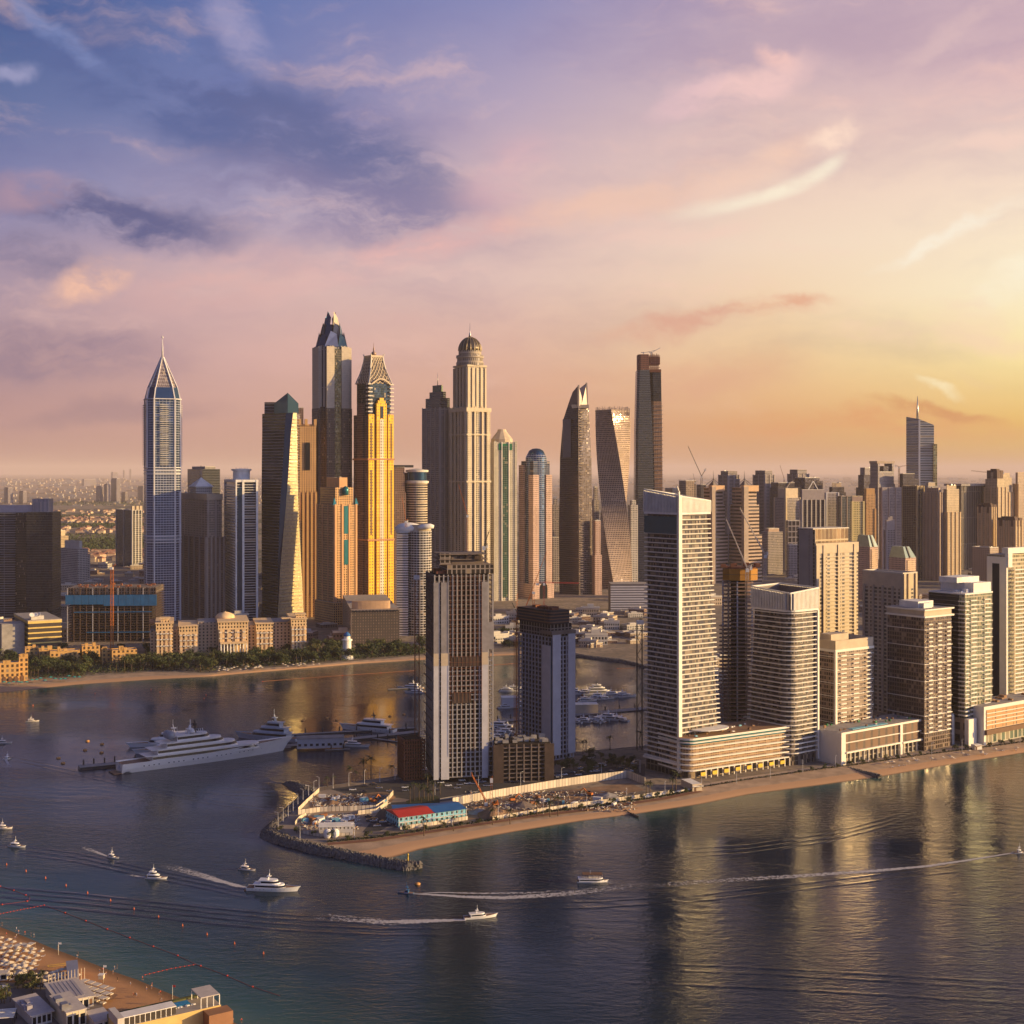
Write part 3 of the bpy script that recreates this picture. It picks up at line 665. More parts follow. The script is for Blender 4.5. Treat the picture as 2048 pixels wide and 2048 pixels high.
m_.face([(*A_, zc), (*B_, zc), (*B_, T.z(786)), (*A_, T.z(806))]); m_.face([(*B_, zc), (*C_, zc), (*C_, T.z(806)), (*B_, T.z(786))]); m_.face([(*C_, zc), (*D_, zc), (*D_, T.z(806)), (*C_, T.z(806))]); m_.face([(*D_, zc), (*A_, zc), (*A_, T.z(806)), (*D_, T.z(806))]); m_.face([(*A_, T.z(806)), (*B_, T.z(786)), (*C_, T.z(806)), (*D_, T.z(806))])
T.p('crown', m_, bluegl); T.box('left_wing', lx(524), lx(548), 20, 50, zc, T.z(803), facade('dark_floors', (1, 1, 1), (0, 0, 0)), roofm)
for i in range(56):
    t_ = i / 56; y_ = 1236 - t_ * 404
    for a, b in zip(rows[:-1], rows[1:]):
        if b[0] <= y_ <= a[0]:
            s_ = (a[0] - y_) / (a[0] - b[0]); p0 = [CG(a)[j] * (1 - s_) + CG(b)[j] * s_ for j in (0, 1)]; p1 = [RF(a)[j] * (1 - s_) + RF(b)[j] * s_ for j in (0, 1)]
    m_ = MB(); m_.beam((p0[0] + 2, p0[1] - .2, T.z(y_)), (p1[0], p1[1] - .6, T.z(y_)), 1.6, h_=1.0); T.p('balcony', m_, cream)
# orange frame tower
T = gen('residential_tower', 'orange and brown residential tower with open frames, tucked behind the curved tower', 'tower', 590, 596, 634, 1235, [(985, 0, fO), (850, 1, fO)], 14, piers=(5, 3, 3.2, 1.4), pmat=mat('ochre_render', (.55, .32, .13)))
for a, b in ((.02, .16), (.36, .5), (.84, .98)): T.box('turret', T.lr * a, T.lr * b, -1.5, 8, T.z(850), T.z(838), mat('ochre_render', (.55, .32, .13)))
T.box('dark_bay', T.lr * .38, T.lr * .64, -.6, -.01, T.z(1190), T.z(990), brown); T.box('dark_bay', T.lr * .38, T.lr * .64, -.6, -.01, T.z(940), T.z(885), darkgl)
T = gen('office_tower', 'brown roof block peeping between the curved and the orange tower', 'tower', 588, 592, 607, 1180, [(816, 0, fR)], 10)
# ---------------------------------------------------------------- tallest tower with petal crown
T = TW('petal_crown_tower', 'tallest tower, grey and bronze with a crown of sharp glass petals', 'tower', None, 663, None, 1226, 30)
k = T.k; r = 34 * k
mB = facade('stone_slits', (.34, .32, .30), (.03, .03, .05), 60, 5.0, .42, .99, gm=.4); mL = facade('dark_lower', (.085, .06, .055), (.02, .018, .022), 3.7, 3.0, .5, .6, gm=.3)
m_ = MB(); m_.prism(octo(r * .94, .5), 0, T.z(815), 0, 1); T.p('lower_shaft', m_, [mL, roofm])
m_ = MB(); m_.prism(octo(r * .90, .5), T.z(815) + .003, T.z(694), 0, 1); T.p('shaft', m_, [mB, roofm])
pl_ = facade('pale_stone', (.58, .50, .40), (.45, .38, .30), 3.7, 3.7, .94, .93, gm=0, gr=.6, curt=0, var=.05)
for (u, v, w_, d) in ((-.46, -.93, .24, .08), (.46, -.93, .24, .08), (.93, -.40, .08, .22), (.93, .40, .08, .22), (-.93, .0, .08, .5)):
    T.box('stone_pier', r * (u - w_), r * (u + w_), r * (v - d), r * (v + d), T.z(818), T.z(696), pl_, roofm)
    T.box('dark_pier', r * (u - w_ - .02), r * (u + w_ + .02), r * (v - d - .03), r * (v + d), 0, T.z(818), mL, roofm)
T.box('glass_bay', -r * .2, r * .2, -r * .99, -r * .8, 0, T.z(700), facade('olive_glass', (.14, .12, .09), (.10, .085, .05), 3.7, 2, .9, .8, gm=.7), roofm)
def shard(a0, rr, y0_, y1_, w_, tip=.35):
    m_ = MB(); c_, s_ = cos(a0), sin(a0); tx, ty = -s_, c_
    B1 = (c_ * rr + tx * w_, s_ * rr + ty * w_); B2 = (c_ * rr - tx * w_, s_ * rr - ty * w_); B3 = (c_ * rr * .45, s_ * rr * .45)
    P1 = (c_ * rr * tip + tx * w_ * .75, s_ * rr * tip + ty * w_ * .75); P2_ = (c_ * rr * tip - tx * w_ * .10, s_ * rr * tip - ty * w_ * .10)
    z0_, z1_ = T.z(y0_), T.z(y1_); z2_ = z0_ + (z1_ - z0_) * .80
    m_.face([(*B2, z0_), (*B1, z0_), (*P1, z2_), (*P2_, z1_)]); m_.face([(*B1, z0_), (*B3, z0_), (*P1, z2_)]); m_.face([(*B3, z0_), (*B2, z0_), (*P2_, z1_)]); m_.face([(*B3, z0_), (*P2_, z1_), (*P1, z2_)])
    return m_
m_ = MB(); m_.loft([(octo(r * .80, .5), T.z(694)), (octo(r * .34, .5), T.z(650))]); T.p('crown_core', m_, darkgl)
for i in range(8):
    a_ = pi / 8 + i * pi / 4
    T.p('crown_petal', shard(a_, r * .93, 696, 664 if i % 2 else 670, r * .40, .78), [bluegl, steel][i % 2])
for i in range(8):
    a_ = i * pi / 4; T.p('crown_petal', shard(a_, r * .78, 696, 646, r * .34, .66), [darkgl, bluegl][i % 2])
for i in range(4):
    a_ = -pi / 2 + i * pi / 2 + .3; T.p('crown_petal', shard(a_, r * .60, 690, 623, r * .36, .42), [pl_, bluegl, bluegl, bluegl][i])
# ---------------------------------------------------------------- lattice crown tower, sunlit side coloured yellow, shaded side brown
T = TW('lattice_crown_tower', 'sunlit yellow faced tower with a dark glass top and a flared lattice crown', 'tower', 708, 737, 787, 1232, 36)
lr, ll = T.lr, T.ll
T.box('shaft', 1.5, lr - 1, 1.5, ll, 0, T.z(829), fR, roofm)
T.box('glass_top', 3.5, lr - 3, 3.5, ll - 3, T.z(829) + .003, T.z(766), facade('teal_top', (.06, .08, .09), (.02, .035, .05), 3.7, 3, .95, .9, gm=.6), roofm)
T.box('yellow_pier', 0, lr * .22, -.6, 1.4, 0, T.z(828), fY, gold); T.box('yellow_pier', lr * .78, lr, -.6, 1.4, 0, T.z(828), fY, gold)
T.box('yellow_bay', lr * .30, lr * .70, -2.2, 1.4, 0, T.z(806), fY, gold); T.box('yellow_gable', lr * .35, lr * .65, -2.2, 1.0, T.z(806) + .003, T.z(800), fY, gold); T.box('yellow_gable', lr * .42, lr * .58, -2.2, 1.0, T.z(800) + .003, T.z(795), gold)
T.box('pale_bay', lr * .42, lr * .58, -2.8, -2.21, 0, T.z(838), fYw, gold); T.box('dark_bay', lr * .44, lr * .56, -2.6, -2.21, T.z(836), T.z(812), darkgl)
for a in (.1, .9): T.box('dark_slot', lr * a - 1.2, lr * a + 1.2, -.9, -.61, T.z(920), T.z(846), brown); T.box('dark_slot', lr * a - 1.2, lr * a + 1.2, -.9, -.61, T.z(1070), T.z(940), brown)
T.box('brown_bay', -2.2, 1.4, ll * .3, ll * .7, 0, T.z(806), fR, brown); T.box('brown_pier', -.6, 1.4, 0.01, ll * .2, 0, T.z(829), fR, brown); T.box('brown_pier', -.6, 1.4, ll * .8, ll, 0, T.z(829), fR, brown)
for y_ in (1082, 920): T.box('belt_course', -2.9, lr + .5, -2.9, ll, T.z(y_), T.z(y_) + 2.6, mat('terracotta', (.42, .2, .1)))
for i in range(8):
    z_ = T.z(824) + i * 6.2; m_ = MB(); m_.box(-.8, 7, -.8, 3.4, z_, z_ + 2.0); m_.box(-.8, 3.4, 3.4, 7, z_, z_ + 2.0); m_.box(lr - 7, lr + .5, -.8, 3.4, z_, z_ + 2.0); T.p('balcony', m_, offw)
cx_, cy_ = lr / 2, ll / 2; prof = [(766, .92), (758, .84), (748, .72), (735, .60), (720, .50), (712, .47)]
def sq(s_): return rect(cx_ - lr / 2 * s_, cx_ + lr / 2 * s_, cy_ - ll / 2 * s_, cy_ + ll / 2 * s_)
m_ = MB(); m_.loft([(sq(s_ * .93), T.z(y_)) for y_, s_ in prof]); T.p('crown_core', m_, mat('crown_dark', (.10, .085, .08)))
m_ = MB(); n_ = 5
for (ya, sa), (yb2, sb) in zip(prof[:-1], prof[1:]):
    pa_, pb_ = sq(sa * .955), sq(sb * .955)
    for e in range(4):
        for i in range(n_):
            def L_(p, t_): return (p[e][0] + (p[(e + 1) % 4][0] - p[e][0]) * t_, p[e][1] + (p[(e + 1) % 4][1] - p[e][1]) * t_)
            m_.beam((*L_(pa_, i / n_), T.z(ya)), (*L_(pb_, (i + 1) / n_), T.z(yb2)), 1.0); m_.beam((*L_(pa_, (i + 1) / n_), T.z(ya)), (*L_(pb_, i / n_), T.z(yb2)), 1.0)
T.p('lattice', m_, cream)
for e in range(4):
    m_ = MB()
    for (ya, sa), (yb2, sb) in zip(prof[:-1], prof[1:]): m_.beam((*sq(sa)[e], T.z(ya)), (*sq(sb)[e], T.z(yb2)), 1.8)
    m_.beam((*sq(.47)[e], T.z(712)), (*sq(.52)[e], T.z(705)), 1.2); T.p('crown_rib', m_, offw)
m_ = MB()
for s2 in range(12):
    t0, t1 = s2 / 12, (s2 + 1) / 12; f_ = lambda t_: T.z(768) + sin(pi * t_) * 9
    m_.beam((lr * .12 + lr * .76 * t0, -.2, f_(t0)), (lr * .12 + lr * .76 * t1, -.2, f_(t1)), 2.0)
T.p('arch_trim', m_, cream)
m_ = MB(); m_.prism(sq(.49), T.z(712), T.z(708)); T.p('crown_ring', m_, cream)
m_ = MB(); m_.lathe([(1, T.z(709)), (4, T.z(706)), (4.5, T.z(703)), (1.2, T.z(699)), (1.2, T.z(694)), (.5, T.z(690)), (.1, T.z(681))], 12, cx_, cy_); T.p('finial', m_, mat('copper', (.3, .2, .16), .5, .5))
# short orange tower in front
T = gen('residential_tower', 'shorter orange stone tower with teal window bays standing before the tall ones', 'tower', 634, 669, 714, 1250, [(1010, 0, fO), (975, (3, 5, 3, 5), fO), (957, (12, 12, 8, 8), mat('orange_render', (.60, .33, .16)))], 34, piers=(4, 4, 3.0, 1.2), pmat=mat('orange_render', (.60, .33, .16)))
T.box('teal_bay', T.lr * .42, T.lr * .60, -.7, -.01, T.z(1130), T.z(1080), teal); T.box('teal_bay', T.lr * .42, T.lr * .60, -.7, -.01, T.z(1068), T.z(1012), teal)
T.box('base', -4, T.lr + 2, -4, T.ll, 0, T.z(1205), fO, roofm)
for px_ in (.02, .98): m_ = MB(); m_.loft([(rect(T.lr * px_ - 3, T.lr * px_ + 3, -.5, 5), T.z(1010)), (rect(T.lr * px_ - .3, T.lr * px_ + .3, 2, 2.6), T.z(996))]); T.p('spirelet', m_, teal)
m_ = MB(); m_.lathe([(5, T.z(990)), (5, T.z(978)), (3, T.z(974)), (.1, T.z(972))], 12, T.lr * .5, 1.2); T.p('teal_turret', m_, teal)
T = gen('office_tower', 'reddish brown banded block right of the yellow tower', 'tower', 783, 786, 812, 1225, [(985, 0, fR), (935, 2, fR)], 16)
T.box('sloped_roof', T.lr * .1, T.lr * 1.6, 2, T.ll, T.z(935), T.z(930), black)
# cylinder hotel tower
T = TW('round_tower', 'round bronze tower with a flat disc roof behind the white shell tower', 'tower', None, 834, None, 1222, 0); r = 21 * T.k
m_ = MB(); m_.lathe([(r, 0), (r, T.z(966))], 36, smooth=False); T.p('shaft', m_, facade('round_bands', (.50, .42, .32), (.06, .05, .05), 3.9, 40, .99, .55, gm=.5))
m_ = MB(); m_.lathe([(r * 1.12, T.z(966)), (r * 1.12, T.z(962)), (r * .95, T.z(961))], 36, smooth=False); T.p('ledge', m_, offw)
m_ = MB(); m_.lathe([(r * .93, T.z(962)), (r * .93, T.z(944))], 36, smooth=False); T.p('sky_lounge', m_, bluegl)
m_ = MB(); m_.lathe([(r * 1.08, T.z(944)), (r * 1.08, T.z(940)), (.1, T.z(937))], 36, smooth=False); T.p('disc_roof', m_, offw); T.box('rear_slab', -r * 1.7, -r * .4, 4, 40, 0, T.z(945), fR, roofm)
# white shell building
T = TW('shell_roof_tower', 'white tower wrapped by a curved shell roof, half hidden by the building site', 'tower', None, 832, None, 1272, 0); k = T.k
lx = lambda p: (p - 832) * k
T.box('striped_slab', lx(793), lx(816), 2, 34, 0, T.z(1066), facade('shell_strips', (.58, .54, .54), (.08, .07, .08), 3.4, 50, .99, .5, gm=.2), white)
m_ = MB(); m_.lathe([(24 * k, 0), (24 * k, T.z(1062))], 32, lx(838), 24 * k, smooth=False); T.p('round_shaft', m_, facade('shell_glass', (.55, .52, .50), (.06, .055, .06), 3.5, 4.4, .86, .74, gm=.5))
m_ = MB(); m_.loft([(ngon(20, 1, 0, 26 * k, 15 * k), T.z(1066)), (ngon(20, 1, 0, 28 * k, 17 * k), T.z(1056)), (ngon(20, 1, 0, 20 * k, 12 * k), T.z(1049)), (ngon(20, 1, 0, 6 * k, 4 * k), T.z(1046))], smooth=True)
for i, v in enumerate(m_.v): m_.v[i] = (v[0] + lx(815), v[1] + 16, v[2])
T.p('shell_roof', m_, white)
m_ = MB(); m_.loft([(ngon(20, 1, 0, 23 * k, 14 * k), T.z(1062)), (ngon(20, 1, 0, 22 * k, 13 * k), T.z(1050))], smooth=False)
for i, v in enumerate(m_.v): m_.v[i] = (v[0] + lx(838), v[1] + 14, v[2])
T.p('drum', m_, cream)
m_ = MB(); m_.loft([(ngon(20, 1, 0, 16 * k, 7 * k), T.z(1058)), (ngon(20, 1, 0, 17 * k, 9 * k), T.z(1052)), (ngon(20, 1, 0, 9 * k, 4 * k), T.z(1048))], smooth=True)
for i, v in enumerate(m_.v): m_.v[i] = (v[0] + lx(851), v[1] + 4, v[2] + v[0] * .08)
T.p('shell_wing', m_, white)
# ---------------------------------------------------------------- greenish stepped tower with antenna
T = gen('stepped_tower', 'grey green tower with stepped crown and thin antenna, left of the domed one', 'tower', 845, 880, 906, 1202, [(815, 0, facade('grey_grid', (.30, .28, .28), (.035, .035, .045), 3.6, 2.8, .55, .62, gm=.4)), (795, (4, 4, 4, 4), fG), (782, (9, 9, 9, 9), fG), (770, (15, 15, 14, 14), mat('verdigris', (.10, .15, .13), .5, .3))], 36, piers=(4, 5, 1.6, 1.2), pmat=mat('grey_render', (.34, .32, .32)), spire=742, clut=0, bands=(952, 820))
# ---------------------------------------------------------------- domed tower
T = TW('domed_tower', 'pale ribbed tower under a dark dome with a needle, right of centre left', 'tower', 901, 934, 979, 1208, 36)
T.root['label'] = 'pale ribbed skyscraper topped by a round dark dome and a needle'
lr, ll = T.lr, T.ll
T.box('shaft', 1, lr - 1, 1, ll - 1, 0, T.z(815), fPr, roofm); T.box('upper_shaft', 5, lr - 4, 5, ll - 5, T.z(815) + .003, T.z(729), fPr, roofm)
ivory = mat('ivory_render', (.56, .47, .34))
T.piers(0, lr, 0, ll, 0, T.z(815), 2, 2, 7, 2.2, facade('ivory_grid', (.56, .47, .34), (.08, .07, .05), 3.6, 3.4, .36, .5, gm=.1)); T.piers(lr * .30, lr * .70, 0, ll, 0, T.z(812), 2, 0, 3.0, 2.0, ivory); T.piers(0, lr, ll * .28, ll * .72, 0, T.z(812), 0, 2, 3.0, 2.0, ivory)
T.piers(4, lr - 4, 4.9, ll - 4, T.z(815), T.z(734), 5, 5, 3.2, 1.6, ivory)
T.band(0, lr, 0, ll, T.z(823), 7, 2.4, ivory); T.band(0, lr, 0, ll, T.z(870), 2, 2.3, ivory); T.band(0, lr, 0, ll, T.z(965), 3, 2.3, ivory); T.band(4, lr - 4, 4, ll - 4, T.z(732), 3, 1, ivory)
cx_, cy_ = lr / 2, ll / 2; rr = 27 * T.k; dm = mat('dome_bronze', (.12, .095, .07), .35, .6)
m_ = MB(); m_.lathe([(rr * 1.04, T.z(729)), (rr * 1.04, T.z(722)), (rr * .98, T.z(722)), (rr * .98, T.z(714)), (rr * 1.04, T.z(713)), (rr * 1.04, T.z(708)), (rr * .86, T.z(707)), (rr * .86, T.z(698))], 36, cx_, cy_, smooth=False); T.p('drum', m_, facade('drum_arcade', (.36, .30, .24), (.05, .04, .04), 8, 3.6, .5, .6, gm=.2))
m_ = MB(); m_.lathe([(rr * .87 * cos(t_ * pi / 16), T.z(698) + rr * 1.02 * sin(t_ * pi / 16)) for t_ in range(0, 8)] + [(.4, T.z(698) + rr * 1.04)], 36, cx_, cy_); T.p('dome', m_, dm)
for i in range(18):
    a_ = 2 * pi * i / 18; m_ = MB(); pr_ = [((rr * .885) * cos(t_ * pi / 14), T.z(698) + rr * 1.035 * sin(t_ * pi / 14)) for t_ in range(0, 7)]
    for (ra, za), (rb, zb_) in zip(pr_[:-1], pr_[1:]): m_.beam((cx_ + ra * cos(a_), cy_ + ra * sin(a_), za), (cx_ + rb * cos(a_), cy_ + rb * sin(a_), zb_), .8)
    T.p('dome_rib', m_, mat('rib_gold', (.34, .27, .18), .5, .4))
m_ = MB(); m_.lathe([(2.6, T.z(671)), (1.6, T.z(664)), (.7, T.z(660)), (.15, T.z(641))], 10, cx_, cy_); T.p('needle', m_, steel)
# white and green tower
T = TW('green_striped_tower', 'white tower with tall green glass strips and a ribbed cone roof', 'tower', 979, 988, 1034, 1202, 16)
lr, ll = T.lr, T.ll
T.box('shaft', 0, lr, 0, max(ll, 30), 0, T.z(884), facade('white_grid', (.62, .56, .44), (.10, .10, .08), 3.5, 3.2, .6, .5, gm=.2), roofm)
T.box('green_strip', lr * .38, lr * .60, -1.2, -.01, T.z(1195), T.z(892), fGr, green); T.box('green_head', lr * .2, lr * .78, -.8, -.01, T.z(900), T.z(887), green)
T.piers(0, lr, 0, ll, 0, T.z(882), 2, 0, 4.2, 1.0, facade('white_fin_grid', (.66, .60, .48), (.2, .18, .14), 3.5, 4.2, .7, .4, gm=.1)); T.piers(lr * .32, lr * .66, 0, ll, 0, T.z(884), 2, 0, 1.4, 1.8, white)
m_ = MB(); m_.lathe([(lr * .47, T.z(884)), (lr * .47, T.z(878)), (lr * .30, T.z(868)), (lr * .20, T.z(862)), (lr * .18, T.z(858)), (.1, T.z(858))], 12, lr * .46, 18, smooth=False); T.p('cone_roof', m_, cream)
# blue domed pink tower
T = TW('arched_base_tower', 'pink stone and blue glass tower with rounded glass top and an arch at its foot', 'tower', 1038, 1066, 1104, 1198, 34)
lr, ll = T.lr, T.ll
T.box('shaft', 3, lr - 3, 3, ll - 3, 0, T.z(922), facade('blue_bands', (.16, .15, .18), (.03, .05, .09), 3.7, 30, .99, .7, gm=.5), roofm)
T.box('pink_wing', 0, lr * .3, -.5, ll * .32, 0, T.z(950), fP, roofm); T.box('pink_wing', lr * .68, lr, -.5, ll, 0, T.z(950), fP, roofm); T.box('pink_wing', -.5, lr * .3, ll * .66, ll, 0, T.z(930), fP, roofm)
m_ = MB(); m_.lathe([(19, T.z(1180)), (19, T.z(915)), (16, T.z(908))], 24, lr * .5, ll * .45, smooth=False); T.p('glass_cylinder', m_, fS23)
m_ = MB(); m_.lathe([(16, T.z(922)), (16, T.z(908)), (13, T.z(901)), (7, T.z(897)), (.1, T.z(896))], 20, lr * .5, ll * .45); T.p('glass_dome', m_, bluegl)
T.box('base', -3, lr + 2, -3.4, ll, 0, T.z(1168), fP, roofm)
m_ = MB(); m_.prism([(lr * .5 + 8 * cos(t_ * pi / 10), 18 + 10 * sin(t_ * pi / 10)) for t_ in range(0, 11)] + [(lr * .5 - 8, 0), (lr * .5 + 8, 0)], 0, .8)
m_.v = [(v[0], -3.5 - v[2], v[1]) for v in m_.v]; T.p('arch_window', m_, darkgl)
# ---------------------------------------------------------------- dark blade tower
T = TW('blade_tower', 'dark violet tower narrowing to a slanted pointed top', 'tower', None, 1158, None, 1190, 0); k = T.k; lx = lambda p: (p - 1158) * k
rows = [(1190, 1120, 1158, 1187), (1060, 1119, 1158, 1186), (915, 1121, 1157, 1184), (840, 1127, 1157, 1180), (812, 1136, 1157, 1178)]
l_, r_, b_ = MB(), MB(), MB()
for a, b in zip(rows[:-1], rows[1:]):
    za, zb_ = T.z(a[0]), T.z(b[0])
    def q4(mb, p0, p1, p2, p3, L): mb.face([(*p0, za), (*p1, za), (*p2, zb_), (*p3, zb_)], 0, [(0, za), (L, za), (L, zb_), (0, zb_)])
    q4(l_, (lx(a[1]), 26), (lx(a[2]), 0), (lx(b[2]), 0), (lx(b[1]), 26), 36); q4(r_, (lx(a[2]), 0), (lx(a[3]), 20), (lx(b[3]), 20), (lx(b[2]), 0), 30)
    q4(b_, (lx(a[3]), 20), (lx(a[2]) + 2, 52), (lx(b[2]) + 2, 52), (lx(b[3]), 20), 36); q4(b_, (lx(a[2]) + 2, 52), (lx(a[1]), 26), (lx(b[1]), 26), (lx(b[2]) + 2, 52), 36)
T.p('left_wall', l_, fT); T.p('right_wall', r_, facade('bronze_bands', (.16, .12, .11), (.05, .04, .045), 3.7, 4, .8, .6, gm=.6)); T.p('rear_wall', b_, fT)
m_ = MB(); zz = T.z(812)
ptsL = [(lx(1136), 26, zz), (lx(1157), 0, zz), (lx(1157), 0, T.z(770)), (lx(1146), 14, T.z(783))]; m_.face(ptsL)
m_.face([(lx(1157), 0, zz), (lx(1164), 5, zz), (lx(1164), 5, T.z(795)), (lx(1157), 0, T.z(770))]); m_.face([(lx(1146), 14, T.z(783)), (lx(1157), 0, T.z(770)), (lx(1160), 40, T.z(782)), (lx(1140), 30, T.z(800))]); m_.face([(lx(1136), 26, zz), (lx(1146), 14, T.z(783)), (lx(1140), 30, T.z(800))])
T.p('blade', m_, mat('blade_violet', (.11, .09, .10), .3, .5)); m_ = MB()
m_.face([(lx(1163), 6, zz), (lx(1178), 20, zz), (lx(1175), 20, T.z(764)), (lx(1160), 14, T.z(776))]); m_.face([(lx(1178), 20, zz), (lx(1176), 28, zz), (lx(1175), 20, T.z(764))]); m_.face([(lx(1176), 28, zz), (lx(1163), 6, zz), (lx(1160), 14, T.z(776)), (lx(1175), 20, T.z(764))])
T.p('blade', m_, mat('blade_violet', (.11, .09, .10), .3, .5)); m_ = MB(); m_.face([(lx(1136), 26, zz), (lx(1157), 0, zz), (lx(1178), 20, zz), (lx(1159), 52, zz)]); T.p('roof', m_, roofm)
m_ = MB(); m_.beam((lx(1157), -.5, T.z(815)), (lx(1157), -.5, T.z(770)), 3.0); T.p('gold_edge', m_, cream); m_ = MB(); m_.beam((lx(1176), 19, T.z(815)), (lx(1174), 19, T.z(764)), 3.0); T.p('gold_edge', m_, cream); T.box('sill', lx(1144), lx(1178), 2, 20, T.z(816), T.z(809), cream)
for i in range(70):
    y_ = 822 + i * 5.4
    if y_ < 1180: T.box('balcony', lx(1161), lx(1167), 1.0, 5.5, T.z(y_), T.z(y_) + 1.4, cream)
T.box('side_slab', lx(1126), lx(1142), 8, 22, T.z(915), T.z(838), mat('blade_violet', (.11, .09, .10), .3, .5))
# ---------------------------------------------------------------- twisting tower
T = TW('twisted_tower', 'tower twisting a quarter turn as it rises, ribbed bronze facade', 'tower', None, 1232, None, 1178, 0); k = T.k
H_ = T.z(822); nF = 74; S_ = 24.0
fTw = facade('twist_ribs', (.46, .34, .27), (.05, .04, .045), 3.8, 3.4, .6, .62, gm=.6, gr=.15)
def tw_poly(t_):
    a_ = radians(40 - 94 * t_); c_ = [(-S_, -S_), (S_, -S_), (S_, S_), (-S_, S_)]; ox = (-4 * t_) * 1.0
    return [(x * cos(a_) - y * sin(a_) + ox, x * sin(a_) + y * cos(a_) + 30) for x, y in c_]
rings = [(tw_poly(i / nF), H_ * i / nF) for i in range(nF + 1)]; m_ = MB()
for (pa_, za), (pb_, zb_) in zip(rings[:-1], rings[1:]):
    for e in range(4):
        f_ = (e + 1) % 4; m_.face([(*pa_[e], za), (*pa_[f_], za), (*pb_[f_], zb_), (*pb_[e], zb_)], 0, [(0, za), (2 * S_, za), (2 * S_, zb_), (0, zb_)])
m_.face([(*p_, H_) for p_ in rings[-1][0]], 1); T.p('twisting_shaft', m_, [fTw, roofm])
for i in range(4, 72, 4):
    m_ = MB(); m_.prism(off(rings[i][0], .5), rings[i][1], rings[i][1] + .7); T.p('floor_ring', m_, mat('bronze_ring', (.34, .26, .21)))
for e in range(4):
    for i in range(12):
        t_ = (i + .5) / 12; pa_ = rings[-1][0]; pb_ = tw_poly(1.03); f_ = (e + 1) % 4
        p0 = Vector((*[pa_[e][j] + (pa_[f_][j] - pa_[e][j]) * t_ for j in (0, 1)], H_ - 8)); p1 = Vector((*[pb_[e][j] + (pb_[f_][j] - pb_[e][j]) * t_ for j in (0, 1)], H_ + 8 + R.uniform(-2, 2)))
        m_ = MB(); m_.beam(p0, p1, .9); T.p('crown_fin', m_, mat('bronze_ring', (.34, .26, .21)))
m_ = MB(); m_.prism(off(rings[-1][0], .2), H_ + .003, H_ + 3); T.p('roof_curb', m_, mat('bronze_ring', (.34, .26, .21)))
T = TW('louvred_block', 'white block with long horizontal louvres at the foot of the twisted tower', 'building', None, 1222, 1297, 1226, 2)
T.box('body', 0, T.lr, 0, 40, 0, T.z(1168), mat('louvre_dark', (.12, .11, .12)), roofm)
for i in range(11): T.box('louvre', -.8, T.lr + .8, -1.6, -.01, 2 + i * 3.9, 4.2 + i * 3.9, pale)
# ---------------------------------------------------------------- unfinished supertall
T = TW('unfinished_tower', 'very tall slim tower still under construction, glass clad with a raw concrete head', 'tower', None, 1298, None, 1166, 0); k = T.k; lx = lambda p: (p - 1298) * k
def seg(name, rws, mt, d0, d1):
    m_ = MB()
    rings = [([(lx(a), d0 + 6), (lx(a) + 5, d0), (lx(b), d0), (lx(b), d1), (lx(a), d1)], T.z(y_)) for y_, a, b in rws]
    m_.loft(rings, 0, True); return T.p(name, m_, mt)
seg('glass_wing', [(1166, 1271, 1306), (1050, 1271, 1308), (860, 1272, 1305), (740, 1275, 1299)], fG, 0, 44)
seg('bare_wing', [(1166, 1305, 1327), (980, 1305, 1326), (860, 1303, 1325), (802, 1303, 1324)], facade('bare_orange', (.46, .26, .14), (.10, .07, .06), 3.7, 3.2, .6, .6, gm=.1, gr=.4), 8, 40)
seg('dark_wing', [(1166, 1304, 1326), (802, 1303, 1324), (742, 1301, 1323)], fD, 8.5, 39)
for i in range(46): y_ = 812 + i * 8.6; T.box('floor_slab', lx(1305), lx(1327), 6.4, 8.4, T.z(y_), T.z(y_) + .9, greyc)
seg('raw_core', [(740, 1277, 1299), (708, 1277, 1298)], facade('raw_core', (.30, .12, .07), (.06, .04, .035), 4, 3, .5, .6, gm=0, gr=.7), 6, 40)
m_ = MB()
for a in range(1302, 1322, 4):
    for d in (8, 24, 38): m_.beam((lx(a), d, T.z(742)), (lx(a), d, T.z(706 + R.uniform(-2, 2))), .8)
for y_ in range(710, 742, 6): m_.beam((lx(1301), 8, T.z(y_)), (lx(1321), 8, T.z(y_)), .9); m_.beam((lx(1301), 38, T.z(y_)), (lx(1321), 38, T.z(y_)), .9)
T.p('formwork', m_, rust); T.box('deck', lx(1300), lx(1323), 6, 40, T.z(744), T.z(738), rust); T.box('deck', lx(1300), lx(1321), 8, 39, T.z(728), T.z(712), facade('raw_core', (0, 0, 0), (0, 0, 0)))
for x_, (jx, jy) in ((1289, (1312, 699)), (1305, (1322, 694))):
    m_ = MB(); m_.beam((lx(x_), 20, T.z(712)), (lx(x_), 20, T.z(702)), 1.2); m_.beam((lx(x_), 20, T.z(704)), (lx(jx), 20, T.z(jy)), .8); m_.beam((lx(x_), 20, T.z(704)), (lx(x_ - 5), 20, T.z(703)), 1.2); T.p('roof_crane', m_, steel)
